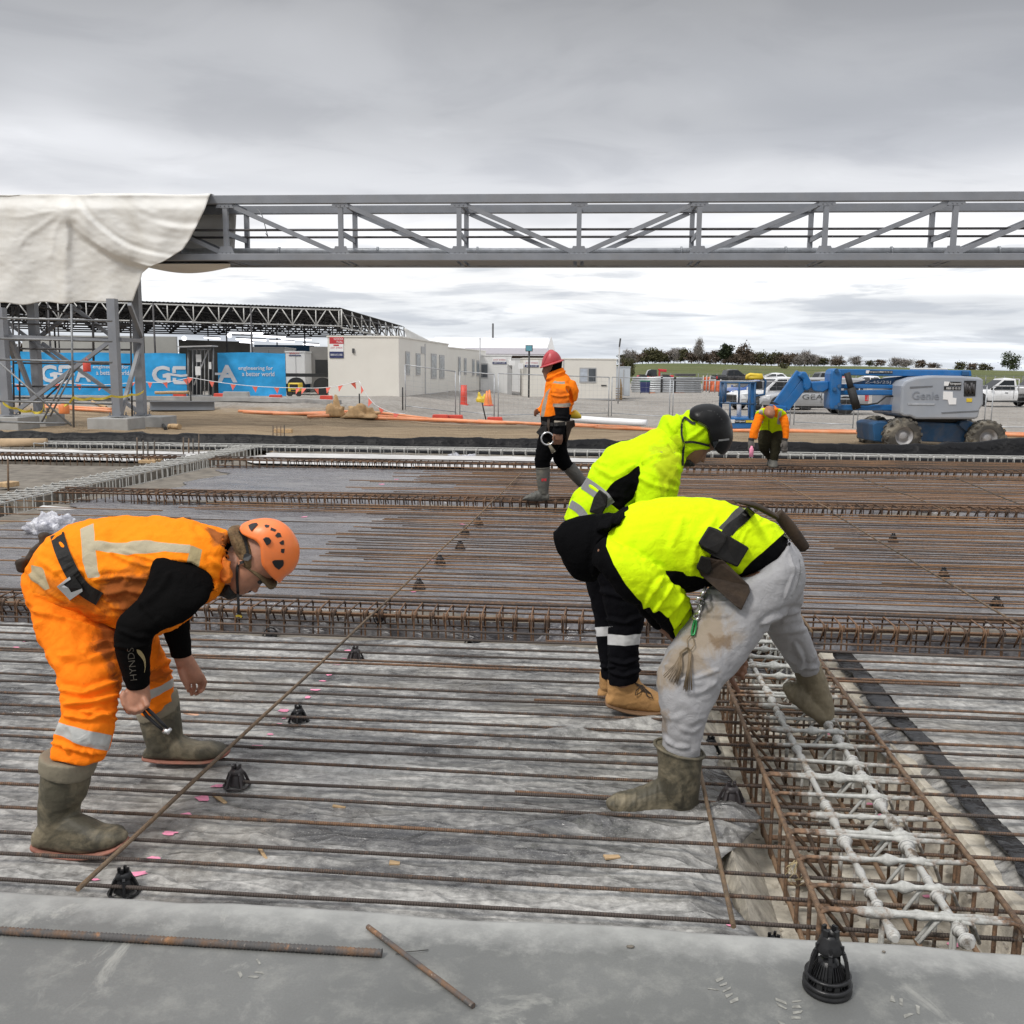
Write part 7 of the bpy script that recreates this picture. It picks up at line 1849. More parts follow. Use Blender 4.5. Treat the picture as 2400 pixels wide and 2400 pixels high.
# ------------------------------------------------------------------ people: lofted limbs fused into one surface, clothes over a body
from mathutils.bvhtree import BVHTree
def catmull(rows,sub):
 R = np.array(rows,float); out = []
 n = len(R)
 for i in range(n - 1):
  p0,p1,p2,p3 = R[max(i-1,0)],R[i],R[i+1],R[min(i+2,n-1)]
  for k in range(sub):
   t = k/sub; out.append(0.5*((2*p1) + (-p0+p2)*t + (2*p0-5*p1+4*p2-p3)*t*t + (-p0+3*p1-3*p2+p3)*t**3))
 out.append(R[-1]); return np.array(out)
class Fig:
 """one person; coordinates are read in an enlarged crop and set at their own distance and thickness"""
 def __init__(s,Z,hd,base,label):
  s.Z,s.hd = Z,hd; s.root = empty('person',base,0,label,'person'); s.bv = {}
 def pt(s,x,y,dd=0.0): return PH(*s.Z(x,y),s.hd + dd)
 def px(s,pts): return np.array([s.Z(*p) for p in pts],float)
 def limb(s,mb,rows,n=30,sub=5,cap=(.5,.5),shrink=1.0,sq=1.0,egg=0.0):
  """rows (x1,y1,x2,y2,distance offset,half depth): rings across the limb"""
  C = catmull(rows,sub); rings = []
  for r in C:
   A,B = s.pt(r[0],r[1],r[4]),s.pt(r[2],r[3],r[4]); M = (A+B)/2; h = (A-B)/2*shrink; rd = max(.004,r[5])*shrink
   ring = []
   for k in range(n):
    t = 2*pi*k/n; c,q = cos(t),sin(t)
    if sq != 1.0: c = math.copysign(abs(c)**sq,c); q = math.copysign(abs(q)**sq,q)
    ring.append(M + h*c + HF*(rd*q*(1 - egg*c)))
   rings.append(ring)
  cen = [sum(r,Vector())/n for r in rings]
  def dome(ring,c,ax,amt):
   R = sum((p-c).length for p in ring)/n; return [[c + (p-c)*f + ax*(R*amt*z) for p in ring] for f,z in ((.93,.38),(.76,.68),(.5,.88),(.2,.985))]
  a0 = (cen[0]-cen[1]).normalized(); a1 = (cen[-1]-cen[-2]).normalized()
  rings = dome(rings[0],cen[0],a0,cap[0])[::-1] + rings + dome(rings[-1],cen[-1],a1,cap[1])
  mb.rings(rings,True); return mb
 def finger(s,mb,pts,r0,r1):
  P3 = [s.pt(*p) for p in pts]; k = len(P3); Q = []; R = []
  for i in range(k-1):
   for t in (0,.34,.67): Q.append(P3[i].lerp(P3[i+1],t)); R.append(r0 + (r1-r0)*(i+t)/(k-1))
  Q.append(P3[-1]); R.append(r1); d = (Q[-1]-Q[-2]).normalized(); Q += [Q[-1] + d*r1*.6,Q[-1] + d*r1*.95]; R += [r1*.8,r1*.3]
  mb.tube(Q,R,10); return mb
 def ball(s,mb,x,y,dd,r,M=None): mb.ball(s.pt(x,y,dd),r,14,None,M); return mb
 def fuse(s,name,mb,mat,voxel=.006,smooth=3,folds=(),wr=0.0,wrs=(9,9,9),panels={},bulge=(),parent=None,keep=None,seed=0,group=None):
  tmp = bpy.data.objects.new('tmp',mb.mesh('tmp',mat)); COL.objects.link(tmp)
  m = tmp.modifiers.new('r','REMESH'); m.mode = 'VOXEL'; m.voxel_size = voxel; m.use_smooth_shade = True
  k = tmp.modifiers.new('s','SMOOTH'); k.iterations = smooth; k.factor = .5
  dg = bpy.context.evaluated_depsgraph_get(); dg.update(); me = bpy.data.meshes.new_from_object(tmp.evaluated_get(dg)); old = tmp.data
  bpy.data.objects.remove(tmp); bpy.data.meshes.remove(old)
  nv = len(me.vertices); V = np.zeros(nv*3); me.vertices.foreach_get('co',V); V = V.reshape(-1,3); N = np.zeros(nv*3); me.vertices.foreach_get('normal',N); N = N.reshape(-1,3)
  Q = proj_np(V); D = np.zeros(nv)
  if wr > 0:
   a = 1 - np.abs(fbm(V[:,0]*wrs[0]+seed,V[:,1]*wrs[1]+seed,V[:,2]*wrs[2],3)); D += wr*(np.clip(a - .55,0,1)*2.2 - .35)
   D += wr*.35*fbm(V[:,0]*26+seed,V[:,1]*26,V[:,2]*26,2)
  for f in folds:
   pts = s.px(f[0]); w = f[1]*1.0/s.Z.k; dist = np.full(nv,1e9)
   for i in range(len(pts)-1):
    ab = pts[i+1]-pts[i]; t = np.clip(((Q-pts[i])@ab)/(ab@ab),0,1); e = Q-(pts[i]+t[:,None]*ab); dist = np.minimum(dist,np.hypot(e[:,0],e[:,1]) + (np.abs(t-.5)*2)**3*w*.6)
   D += f[2]*np.exp(-(dist/w)**2) - .45*f[2]*np.exp(-((dist-1.9*w)/w)**2)
  att = {}
  for nm,(poly,side) in panels.items():
   d = s.poly_sd(Q,s.px(poly))
   if side:
    fac = N @ np.array(HF); d = np.where(fac*side > -0.12 if side < 0 else fac > .12,d,d) if False else np.where((fac < .25) if side < 0 else (fac > -.25),d,-30)
   att[nm] = d
  for nm,amt in bulge: D += amt*smooth01(-2.5,2.5,att[nm])
  V2 = V + N*D[:,None]
  me.vertices.foreach_set('co',V2.reshape(-1))
  for nm,d in att.items():
   a = me.attributes.new(nm,'FLOAT','POINT'); a.data.foreach_set('value',d.astype(np.float32))
  me.materials.clear(); me.materials.append(mat); me.name = name
  me.polygons.foreach_set('use_smooth',[True]*len(me.polygons)); me.update()
  s.bv[name] = BVHTree.FromPolygons([tuple(v) for v in V2],[tuple(p.vertices) for p in me.polygons])
  me.transform(s.root.matrix_basis.inverted()); o = bpy.data.objects.new(name,me); COL.objects.link(o); o.parent = parent or s.root
  return o
 @staticmethod
 def poly_sd(Q,P_):
  n = len(P_); dist = np.full(len(Q),1e9); ins = np.zeros(len(Q),bool)
  for i in range(n):
   a,b = P_[i],P_[(i+1) % n]; ab = b-a; t = np.clip(((Q-a)@ab)/(ab@ab+1e-9),0,1); e = Q-(a+t[:,None]*ab); dist = np.minimum(dist,np.hypot(e[:,0],e[:,1]))
   c = ((a[1] > Q[:,1]) != (b[1] > Q[:,1])) & (Q[:,0] < (b[0]-a[0])*(Q[:,1]-a[1])/(b[1]-a[1]+1e-12)+a[0]); ins ^= c
  return np.where(ins,dist,-dist)
 def cast(s,x,y,on,default_dd=0.0):
  best = None; r = ray(*s.Z(x,y)); L = r.length; dr = r/L
  for nm in on:
   loc,nr,i,d = s.bv[nm].ray_cast(CC,dr)
   if loc is not None and (best is None or d < best): best = d
  if best is None: return s.pt(x,y,default_dd)
  return CC + dr*best
 def strip(s,name,path,w,mat,on,proud=.006,th=.004,dd=0.0,parent=None,wob=0.0):
  """a flat strap lying on the named surfaces along a path"""
  C = catmull([p if len(p) == 3 else (*p,w) for p in path],6); vs = []
  for i,c in enumerate(C):
   t = C[min(i+1,len(C)-1)][:2]-C[max(i-1,0)][:2]; nrm = np.array([-t[1],t[0]])/(np.hypot(*t)+1e-9)
   for sg in (-1,1):
    q = c[:2]+nrm*sg*c[2]/2; p = s.cast(q[0],q[1],on,dd); dr = (p-CC).normalized(); vs += [p-dr*proud,p+dr*th]
  fs = []
  for i in range(len(C)-1):
   a,b = 4*i,4*i+4; fs += [(a,b,b+2,a+2),(a+1,a+3,b+3,b+1),(a,a+1,b+1,b),(a+2,b+2,b+3,a+3)]
  e = 4*(len(C)-1); fs += [(0,2,3,1),(e,e+1,e+3,e+2)]
  mb = MB(); mb.add(vs,fs,None,False); return mb.build(name,mat,parent or s.root)
 def patch(s,name,poly,mat,on,proud=.006,th=.006,dd=0.0,parent=None,bevel=.0):
  P_ = [s.cast(x,y,on,dd) for x,y in poly]; a = [p-(p-CC).normalized()*proud for p in P_]; b = [p+(p-CC).normalized()*th for p in P_]; n = len(a)
  mb = MB(); mb.add(a+b,[tuple(range(n)),tuple(reversed(range(n,2*n)))]+[(k,(k+1) % n,(k+1) % n+n,k+n) for k in range(n)],None,False); return mb.build(name,mat,parent or s.root,bevel=bevel)
 def dome(s,name,top,low,w,dd,mat,th=.006,nt=14,crown=2.0,parent=None,power=.42):
  """a helmet shell: the rim on both sides, rising to the ridge seen as its outline"""
  A = catmull(top,8); A = np.array([A[int(round(i*(len(A)-1)/47))] for i in range(48)]); B = catmull(low,8); B = np.array([B[int(round(i*(len(B)-1)/47))] for i in range(48)])
  rings = []
  for i in range(48):
   u = i/47; row = []
   D = w*max(1e-4,sin(pi*u))**power
   for sg in (-1,1):
    seq = [k/nt for k in range(nt+1)]; seq = seq if sg < 0 else seq[::-1][1:]
    for t in seq:
     tt = sin(t*pi/2); q = B[i]*(1-tt)+A[i]*tt; row.append(s.pt(q[0],q[1],dd+sg*D*cos(t*pi/2)**.9))
   rings.append(row)
  mb = MB(); mb.rings(rings,False,None,True,closed=False)
  s.bv[name] = BVHTree.FromPolygons([tuple(v) for v in mb.v],mb.f)
  o = mb.build(name,mat,parent or s.root); m = o.modifiers.new('t','SOLIDIFY'); m.thickness = th; m.offset = 0; return o
def mcloth(name,base,layers=(),stains=(),rough=.85,weave=.25,var=.06,sheen=0.0):
 """cloth with sewn panels: layers (attribute, colour), stains (attribute, colour, noise scale, amount, softness)"""
 n = NT(name); v = n.coord('Object'); f = n.noise(v,5,4,.6)
 c = n.mix(n.ramp(f,[(.3,0),(.7,1)]),tuple(k*(1-var) for k in base),tuple(min(1,k*(1+var)) for k in base))
 for at,col,sc,amt,soft in stains:
  a = n.attr(at); m = n.N.new('ShaderNodeMapRange'); m.inputs['From Min'].default_value = -soft; m.inputs['From Max'].default_value = soft; n.L.new(a,m.inputs[0])
  q = n.noise(v,sc,6,.66,.7); s_ = n.math('SUBTRACT',n.math('ADD',n.math('MULTIPLY',m.outputs[0],.6),n.math('MULTIPLY',q,1.3)),.70)
  c = n.mix(n.math('MULTIPLY',n.ramp(s_,[(.18,0),(.42,1)]),amt),c,col)
 for at,col in layers:
  a = n.attr(at); m = n.N.new('ShaderNodeMapRange'); m.inputs['From Min'].default_value = -.6; m.inputs['From Max'].default_value = .6; n.L.new(a,m.inputs[0]); c = n.mix(m.outputs[0],c,col)
 b1 = n.bump(n.noise(v,22,6,.62,1.2),.45,.014); b2 = n.bump(n.noise(v,260,3,.6),weave,.002,b1)
 n.b.inputs['Sheen Weight'].default_value = sheen
 return n.done(c,rough,0,b2,.04)
HV_Y = (0.60,0.82,0.007); HV_O = (0.95,0.215,0.012); BLK = (0.0035,0.0035,0.004); TAPE = (0.44,0.44,0.42)
def mskin(name,c):
 n = NT(name); v = n.coord('Object'); f = n.noise(v,18,5,.6); k = n.mix(n.ramp(f,[(.35,0),(.65,1)]),tuple(x*.82 for x in c),tuple(x*1.15 for x in c))
 n.b.inputs['Subsurface Weight'].default_value = .08; n.b.inputs['Subsurface Radius'].default_value = (.01,.004,.002)
 return n.done(k,.5,0,n.bump(n.noise(v,120,3,.6),.15,.002),.4)
M_SKIN = mskin('skin_light',(0.36,0.17,0.105)); M_SKIND = mskin('skin_brown',(0.20,0.10,0.060)); M_HAIR = pmat('black_hair',(0.010,0.009,0.008),.7,0,.3,40,.6,120)
M_BOOT = pmat('muddy_olive_rubber',(0.060,0.053,0.034),.66,0,.3,5,.5,30,(0.27,0.225,0.145),.95,7)
M_BOOTM = pmat('mud_caked_rubber',(0.135,0.112,0.070),.8,0,.25,6,.5,30,(0.26,0.215,0.14),.8,6)
M_BOOTG = pmat('grey_green_rubber',(0.085,0.083,0.072),.6,0,.15,4,0,0,(0.23,0.20,0.15),.5,5)
M_CUFF = pmat('boot_lining',(0.20,0.175,0.125),.9,0,.15,12,.3,60); M_SOLE = pmat('reddish_sole',(0.30,0.12,0.085),.8,0,.2,10,.3,40,(.20,.16,.11),.6,8)
M_LEATHER = pmat('black_leather',(0.009,0.0085,0.008),.55,0,.25,12,.25,60,(0.04,0.035,0.03),.35,6,spec=.2); M_BROWNL = pmat('worn_brown_leather',(0.026,0.017,0.011),.6,0,.35,10,.3,50,(0.085,0.055,0.032),.5,8,spec=.25)
M_TANL = pmat('tan_nubuck',(0.38,0.205,0.072),.8,0,.15,8,.3,60,(0.22,0.12,0.05),.5,6); M_CHROME = pmat('bright_steel',(0.62,0.62,0.62),.25,.9,.05,6)
M_STRAP = pmat('black_webbing',(0.012,0.012,0.012),.8,0,.1,20)
M_GREYTAPE = pmat('grey_reflective',(0.20,0.20,0.205),.45,.1,.08,6,0,0,(.13,.12,.11),.3,5)
# ================= man in the orange vest =================
def orange_man():
 Z = Zm(0,1150,2.146); hd = 3.42; g = G(280,1985,0); F_ = Fig(Z,hd,(g.x+.1,g.y+.3,0),'bearded man in orange vest and helmet bending over the bars, pliers in hand')
 N_,FA = -.16,.17
 torso = [(150,415,400,600,.0,.15),(205,305,500,640,0,.175),(300,205,590,665,0,.185),(420,163,665,690,0,.19),(560,145,745,712,0,.195),(740,141,835,700,0,.20),(910,154,945,645,0,.195),(1045,180,1060,560,0,.165),(1118,215,1120,490,0,.11)]
 armN = [(770,350,1072,480,-.17,.075),(735,470,1040,560,-.225,.075),(665,565,930,655,-.27,.07),(595,650,800,718,-.30,.064),(576,735,768,762,-.31,.058),(590,820,752,822,-.30,.052),(615,900,751,905,-.29,.047),(640,985,750,985,-.285,.045)]
 armF = [(780,560,960,480,.20,.07),(800,640,948,585,.22,.064),(826,720,950,675,.23,.055),(850,780,956,760,.23,.048),(864,832,963,826,.23,.043)]
 legN = [(150,450,480,520,-.03,.155),(162,560,560,650,-.07,.15),(205,700,596,770,-.13,.135),(262,820,604,860,-.19,.12),(296,920,606,945,-.23,.11),(312,1010,600,1030,-.27,.10),(316,1100,590,1130,-.30,.092),(288,1200,566,1245,-.32,.088),(255,1300,541,1340,-.33,.088)]
 legF = [(300,480,560,560,.05,.13),(430,600,690,660,.12,.12),(540,740,770,745,.20,.115),(610,860,842,868,.26,.10),(650,960,872,955,.30,.09),(690,1050,872,1010,.33,.08),(715,1110,862,1080,.35,.075)]
 neck = [(1080,260,1060,470,0,.075),(1150,280,1120,480,0,.066),(1235,300,1190,480,0,.066)]
 zh = Zm(480,1180,6.9); H = lambda x,y: ((zh(x,y)[0]-Z.ox)*Z.k,(zh(x,y)[1]-Z.oy)*Z.k)
 head = [(*H(505,1478),*H(420,1230),0,.042),(*H(580,1478),*H(440,1100),0,.055),(*H(655,1455),*H(480,950),0,.064),(*H(745,1400),*H(540,760),0,.071),(*H(850,1330),*H(640,560),0,.076),(*H(965,1265),*H(800,440),0,.079),(*H(1110,1190),*H(980,350),0,.078),(*H(1290,1060),*H(1160,350),0,.068),(*H(1420,860),*H(1330,520),0,.045)]
 b = MB()
 F_.limb(b,torso,shrink=.82,cap=(.1,.4))
 for L_ in (legN,legF): F_.limb(b,L_,shrink=.82)
 for L_ in (armN,armF): F_.limb(b,L_,shrink=.80)
 F_.limb(b,neck); F_.limb(b,head,sub=4,egg=-.10,cap=(.35,.6))
 F_.limb(b,[(*H(905,1310),*H(880,1250),0,.014),(*H(868,1380),*H(790,1280),0,.018),(*H(848,1438),*H(755,1335),0,.023)],sub=3,cap=(.5,.35))
 for y_ in (0,1): F_.limb(b,[(*H(700+y_*-62,1452+y_*18),*H(675+y_*-55,1400+y_*18),-.018,.02),(*H(700+y_*-62,1452+y_*18),*H(675+y_*-55,1400+y_*18),.018,.02)],sub=2,cap=(.4,.4),n=14)
 F_.limb(b,[(*H(585,900),*H(545,1010),-.074,.012),(*H(640,905),*H(600,1010),-.078,.012)],sub=2,n=16)
 F_.limb(b,[(648,960,748,965,-.285,.033),(632,1005,752,1015,-.285,.036),(622,1050,756,1060,-.285,.040),(640,1090,735,1100,-.285,.034)],sub=3,n=20)
 for i,(x,y) in enumerate(((742,1075),(716,1096),(690,1104),(664,1100))):
  F_.finger(b,[(x-22,y-44,-.30),(x-2,y+2,-.325),(x-14,y+14,-.29),(x-30,y-4,-.268)],.0115-.0008*i,.0095)
 F_.finger(b,[(632,1010,-.305),(618,1035,-.315),(628,1075,-.32),(650,1098,-.318)],.0130,.0105)
 F_.limb(b,[(868,822,962,826,.23,.030),(886,870,985,862,.23,.032),(900,915,1010,905,.23,.034),(925,955,1028,945,.23,.028)],sub=3,n=20)
 for i,q in enumerate((((1012,925),(1032,962),(1020,1000),(1006,1012)),((992,935),(1008,980),(998,1015),(986,1022)),((966,940),(978,985),(972,1016),(964,1024)),((940,935),(952,975),(950,1000),(948,1006)))):
  F_.finger(b,[(x,y,.225+.012*i-.02*(j == 3)) for j,(x,y) in enumerate(q)],.0105-.0006*i,.0085)
 F_.finger(b,[(905,895,.20),(918,940,.19),(936,975,.195),(944,992,.20)],.012,.009)
 F_.fuse('body',b,M_SKIN,.0048,2)
 sh = MB(); F_.limb(sh,torso,shrink=.90,cap=(.05,.4)); F_.limb(sh,armN,cap=(.6,.15)); F_.limb(sh,armF,cap=(.6,.15))
 F_.fuse('shirt',sh,mcloth('black_knit',(0.004,0.0038,0.0038),rough=.9),.006,3,[([(700,560),(780,640),(820,690)],14,.006),([(600,700),(680,735),(765,735)],12,.008),([(580,780),(660,790),(750,770)],10,.006),([(850,420),(800,500),(700,580)],18,.007)],wr=.003)
 tr = MB(); F_.limb(tr,legN,cap=(.5,.1)); F_.limb(tr,legF,cap=(.5,.1)); F_.limb(tr,[(150,440,470,530,0,.17),(180,540,560,640,.02,.16)],sub=3)
 t1 = [(290,1163),(430,1205),(567,1232),(553,1312),(420,1285),(274,1222)]; t2 = [(750,1005),(820,980),(880,940),(880,985),(800,1035),(750,1055)]
 st = [(480,640),(600,660),(615,1000),(560,990),(470,800)]; st2 = [(640,880),(870,900),(880,960),(700,1000)]
 F_.fuse('trousers',tr,mcloth('orange_work_trousers',HV_O,[('band_a',TAPE),('band_b',TAPE)],[('soil_a',(0.16,0.05,0.02),9,.8,30),('soil_b',(0.16,0.05,0.02),12,.6,20)],.75),.006,3,
  [([(160,600),(330,640),(560,720)],16,.010),([(180,520),(400,560),(560,620)],14,.010),([(420,580),(500,640),(590,760)],16,.012),([(300,830),(440,850),(600,800)],18,.010),([(310,1000),(420,1020),(590,960)],16,.014),([(330,1075),(480,1060),(596,1030)],14,.014),([(330,1130),(450,1150),(590,1105)],14,.012),([(400,1110),(520,1125),(590,1150)],12,.009),([(270,1270),(400,1310),(530,1320)],12,.010),([(320,1290),(345,1325)],10,.010),([(450,1305),(470,1335)],9,.008),([(700,900),(800,880),(860,850)],14,.010),([(720,960),(800,930),(868,905)],12,.010)],
  .009,(7,7,8),{'band_a': (t1,0),'band_b': (t2,0),'soil_a': (st,0),'soil_b': (st2,0)},seed=3)
 ve = MB(); F_.limb(ve,[(152,420,360,605,.0,.15)]+torso[1:-1]+[(1135,215,1128,500,0,.12)],shrink=1.03,cap=(.03,.2))
 F_.limb(ve,[(880,330,1100,470,-.10,.07),(835,350,1095,520,-.165,.055)],sub=3,cap=(.5,.05)); F_.limb(ve,[(1060,220,1060,500,0,.11),(1130,230,1125,480,0,.10),(1150,260,1155,440,0,.085)],sub=3,cap=(.3,.1))
 arm = [(752,470),(748,425),(790,375),(870,352),(960,360),(1030,400),(1075,455),(1078,515),(1020,600),(900,672),(780,718),(740,620)]
 pb = [(402,190),(470,160),(478,260),(490,380),(508,435),(445,440),(415,360)]; ph = [(470,255),(560,262),(640,262),(760,250),(960,275),(955,315),(830,305),(640,325),(480,302)]; pv = [(962,275),(1018,295),(992,432),(920,428)]; pl = [(160,375),(205,385),(255,490),(230,500),(150,440)]
 so = [(520,430),(740,420),(740,640),(650,690),(560,560),(500,480)]; so2 = [(1040,180),(1150,220),(1150,330),(1060,280)]
 F_.fuse('vest',ve,mcloth('orange_vest_cloth',(0.95,0.25,0.012),[('tape_a',(0.42,0.37,0.26)),('tape_b',(0.42,0.37,0.26)),('tape_c',(0.38,0.31,0.17)),('tape_d',(0.36,0.30,0.19)),('armhole',BLK)],[('soil_a',(0.12,0.040,0.02),8,.85,26),('soil_b',(0.16,0.06,0.03),12,.8,14),('soil_c',(0.30,0.085,0.02),7,.7,60)],.75),.006,3,
  [([(480,450),(620,430),(740,445)],12,.011),([(520,520),(640,500),(730,520)],14,.010),([(560,580),(650,590),(720,640)],14,.010),([(560,310),(640,350),(740,380)],14,.007),([(600,300),(700,330),(780,350)],9,.004),([(1000,190),(1080,260),(1140,330)],14,.008),([(1060,340),(1120,400),(1150,450)],12,.008),([(200,350),(300,420),(380,520)],16,.007),([(300,260),(360,330),(400,430)],12,.006),([(150,420),(240,500),(330,560)],10,.006),([(1090,470),(960,620),(840,695)],14,.010),([(1100,500),(1000,620),(900,680)],8,-.006)],
  .0085,(6,6,9),{'tape_a': (pb,0),'tape_b': (ph,0),'tape_c': (pv,0),'tape_d': (pl,0),'armhole': (arm,-1),'soil_a': (so,0),'soil_b': (so2,0),'soil_c': ([(180,400),(480,450),(740,400),(1080,540),(760,720),(560,640),(300,600)],0)},[('tape_a',.002),('tape_b',.002),('armhole',-.014)],seed=8)
 F_.strip('belt',[(285,215),(310,300),(355,400),(415,490),(500,545)],72,M_LEATHER,['vest','trousers'],.010)
 F_.patch('belt_buckle',[(286,484),(350,434),(412,494),(350,550)],M_CHROME,['vest','trousers'],.022,.006)
 F_.patch('buckle_plate',[(312,470),(372,428),(416,490),(358,512),(345,490)],M_LEATHER,['vest','trousers'],.026,.006); F_.patch('buckle_rim',[(355,515),(412,492),(416,506),(350,552)],M_CHROME,['vest','trousers'],.030,.006); F_.patch('buckle_rim',[(286,482),(350,432),(356,446),(300,486)],M_CHROME,['vest','trousers'],.030,.006)
 p = MB(); F_.limb(p,[(85,345,120,400,-.02,.03),(110,360,150,410,0,.035),(180,270,235,320,.02,.04),(290,215,345,245,.04,.05)],sub=4,n=14); F_.limb(p,[(195,225,250,225,.02,.03),(205,255,250,265,.02,.035),(150,295,190,305,.0,.02)],sub=4,n=14); F_.limb(p,[(75,360,140,350,-.06,.02),(85,395,135,405,-.06,.02)],sub=2,n=12)
 F_.fuse('tool_pouch',p,M_BROWNL,.006,2)
 def boot(tag_,shaft,foot,cuff,d,mat=M_BOOT,sole=None):
  b_ = MB(); F_.limb(b_,shaft,cap=(.1,.5),n=28); F_.limb(b_,foot,cap=(.5,.5),n=24,sq=.85)
  o = F_.fuse('boot',b_,mat,.0055,2,[],.0022,(14,14,14)); F_.bv[tag_] = F_.bv['boot']
  if sole:
   s_ = MB(); F_.limb(s_,sole,cap=(.5,.5),n=24,sq=.8); F_.fuse('sole',s_,M_SOLE,.006,1,parent=o)
  if cuff: c_ = MB(); F_.limb(c_,cuff,cap=(.04,.04),n=28,sq=.95); F_.fuse('boot_cuff',c_,M_CUFF,.006,2,[],.002,parent=o)
  return o
 d = -.33
 boot('bn',[(222,1345,472,1350,d,.082),(212,1440,450,1445,d,.080),(203,1540,432,1530,d,.074),(198,1610,400,1585,d,.066),(196,1680,400,1660,d,.062)],[(188,1690,196,1785,d,.042),(235,1630,235,1795,d,.052),(320,1600,320,1808,d-.01,.055),(420,1645,420,1815,d-.03,.055),(510,1685,510,1802,d-.045,.056),(580,1692,582,1785,d-.055,.05),(622,1722,622,1762,d-.06,.03)],
         [(212,1312,486,1345,d,.097),(208,1360,476,1395,d,.096),(208,1388,462,1438,d,.092)],d,sole=[(186,1760,190,1798,d,.045),(250,1785,252,1812,d,.054),(340,1798,342,1826,d-.01,.056),(430,1800,432,1830,d-.03,.058),(520,1785,522,1815,d-.045,.06),(590,1768,592,1795,d-.055,.052),(628,1752,630,1772,d-.06,.032)])
 d = .37
 boot('bf',[(700,1120,890,1040,d,.075),(712,1180,905,1120,d,.072),(728,1240,915,1195,d,.066),(740,1290,920,1250,d,.062)],[(738,1292,742,1340,d,.04),(790,1240,790,1346,d,.052),(880,1225,882,1348,d,.054),(980,1262,982,1346,d,.054),(1060,1266,1062,1342,d,.054),(1115,1278,1116,1335,d,.046),(1138,1300,1138,1325,d,.028)],
         [(690,1115,885,1000,d,.088),(700,1140,895,1050,d,.086),(708,1155,900,1095,d,.084)],d,sole=[(736,1325,738,1350,d,.042),(820,1336,822,1356,d,.054),(940,1340,942,1358,d,.056),(1060,1335,1062,1354,d,.057),(1142,1305,1142,1330,d,.035)])
 top = [(*H(572,408),),(*H(610,345),),(*H(720,290),),(*H(900,252),),(*H(1080,255),),(*H(1250,315),),(*H(1400,450),),(*H(1495,620),),(*H(1523,780),),(*H(1490,960),),(*H(1400,1100),),(*H(1290,1180),),(*H(1212,1276),)]
 low = [(*H(572,408),),(*H(610,490),),(*H(720,552),),(*H(830,605),),(*H(895,690),),(*H(908,830),),(*H(925,980),),(*H(1000,1090),),(*H(1120,1215),),(*H(1212,1276),)]
 M_HEL = pmat('orange_helmet_shell',(0.86,0.205,0.045),.36,0,.06,8,0,0,(.5,.2,.1),.25,12)
 hel = F_.dome('helmet',top,low,.098,0,M_HEL)
 M_VENT = pmat('vent_dark',(.012,.011,.011),.6)
 for q in (((965,350),(990,338),(1048,352),(1035,385),(990,390),(968,370)),((1070,385),(1160,425),(1135,455),(1060,430)),((1180,468),(1222,480),(1243,540),(1170,552),(1135,520)),((1260,592),(1280,600),(1282,670),(1228,665),(1205,632)),((1235,735),(1292,732),(1285,795),(1270,806),(1230,790))):
  F_.patch('vent',[H(*p) for p in q],M_VENT,['helmet'],.005,.003,parent=hel)
 for q in (((702,350),(760,320),(835,308),(862,335),(800,388),(750,448),(715,395)),((938,572),(985,542),(1040,550),(1075,600),(1060,650),(1000,682)),((1084,940),(1130,915),(1270,912),(1280,965),(1270,1010),(1200,1074),(1130,1025))):
  F_.patch('helmet_clip',[H(*p) for p in q],M_BLKPL,['helmet'],.011,.004,parent=hel,bevel=.002)
 cp = MB(); F_.limb(cp,[(*H(650,955),*H(640,900),-.02,.066),(*H(800,1060),*H(820,930),0,.082),(*H(960,1200),*H(980,1040),0,.080),(*H(1040,1330),*H(1135,1270),0,.055)],sub=4,n=20); F_.fuse('cap_peak',cp,pmat('brown_cap',(.10,.068,.032),.9,0,.2,14,.3,60),.005,2)
 nf = MB(); F_.limb(nf,[(*H(430,500),*H(575,420),0,.072),(*H(475,660),*H(760,540),0,.086),(*H(560,840),*H(915,690),0,.090),(*H(640,925),*H(930,900),0,.090)],sub=4,n=24); F_.fuse('balaclava',nf,pmat('brown_fleece',(.155,.098,.045),.95,0,.3,30,.8,120),.005,2,[([H(480,560),H(560,800)],8,.006)],.003)
 F_.strip('ear_strap',[H(560,440),H(640,570),H(690,760),H(690,850)],14,M_STRAP,['balaclava','body'],.005); F_.patch('strap_adjuster',[H(640,820),H(690,800),H(755,830),H(755,890),H(700,930),H(640,925),H(615,890)],M_DARKGREY,['balaclava','body'],.010)
 F_.strip('chin_strap',[H(640,940),H(540,985),H(520,1150),H(535,1450),H(545,1650),H(545,1800)],14,M_STRAP,['body'],.006,.004,-.075); F_.strip('strap_end',[H(500,1825),H(545,1815),H(600,1835)],10,M_YELLOW,[],.004,.004,-.075)
 be = MB(); F_.limb(be,[(*H(320,1500),*H(330,1330),0,.042),(*H(430,1535),*H(400,1250),0,.056),(*H(530,1500),*H(470,1260),0,.056),(*H(575,1482),*H(545,1400),0,.045)],sub=4,n=20); F_.fuse('beard',be,M_HAIR,.004,1,[],.004,(30,30,30))
 mu = MB(); F_.limb(mu,[(*H(745,1430),*H(690,1370),0,.020),(*H(690,1448),*H(655,1385),0,.030)],sub=3,n=14); F_.limb(mu,[(*H(950,1205),*H(880,1170),-.050,.010),(*H(935,1225),*H(900,1190),-.062,.006)],sub=2,n=10); F_.fuse('moustache',mu,M_HAIR,.003,1)
 ey = MB(); F_.ball(ey,*H(895,1262),-.042,.010); ey.build('eye',M_BLACK,F_.root)
 co = MB()
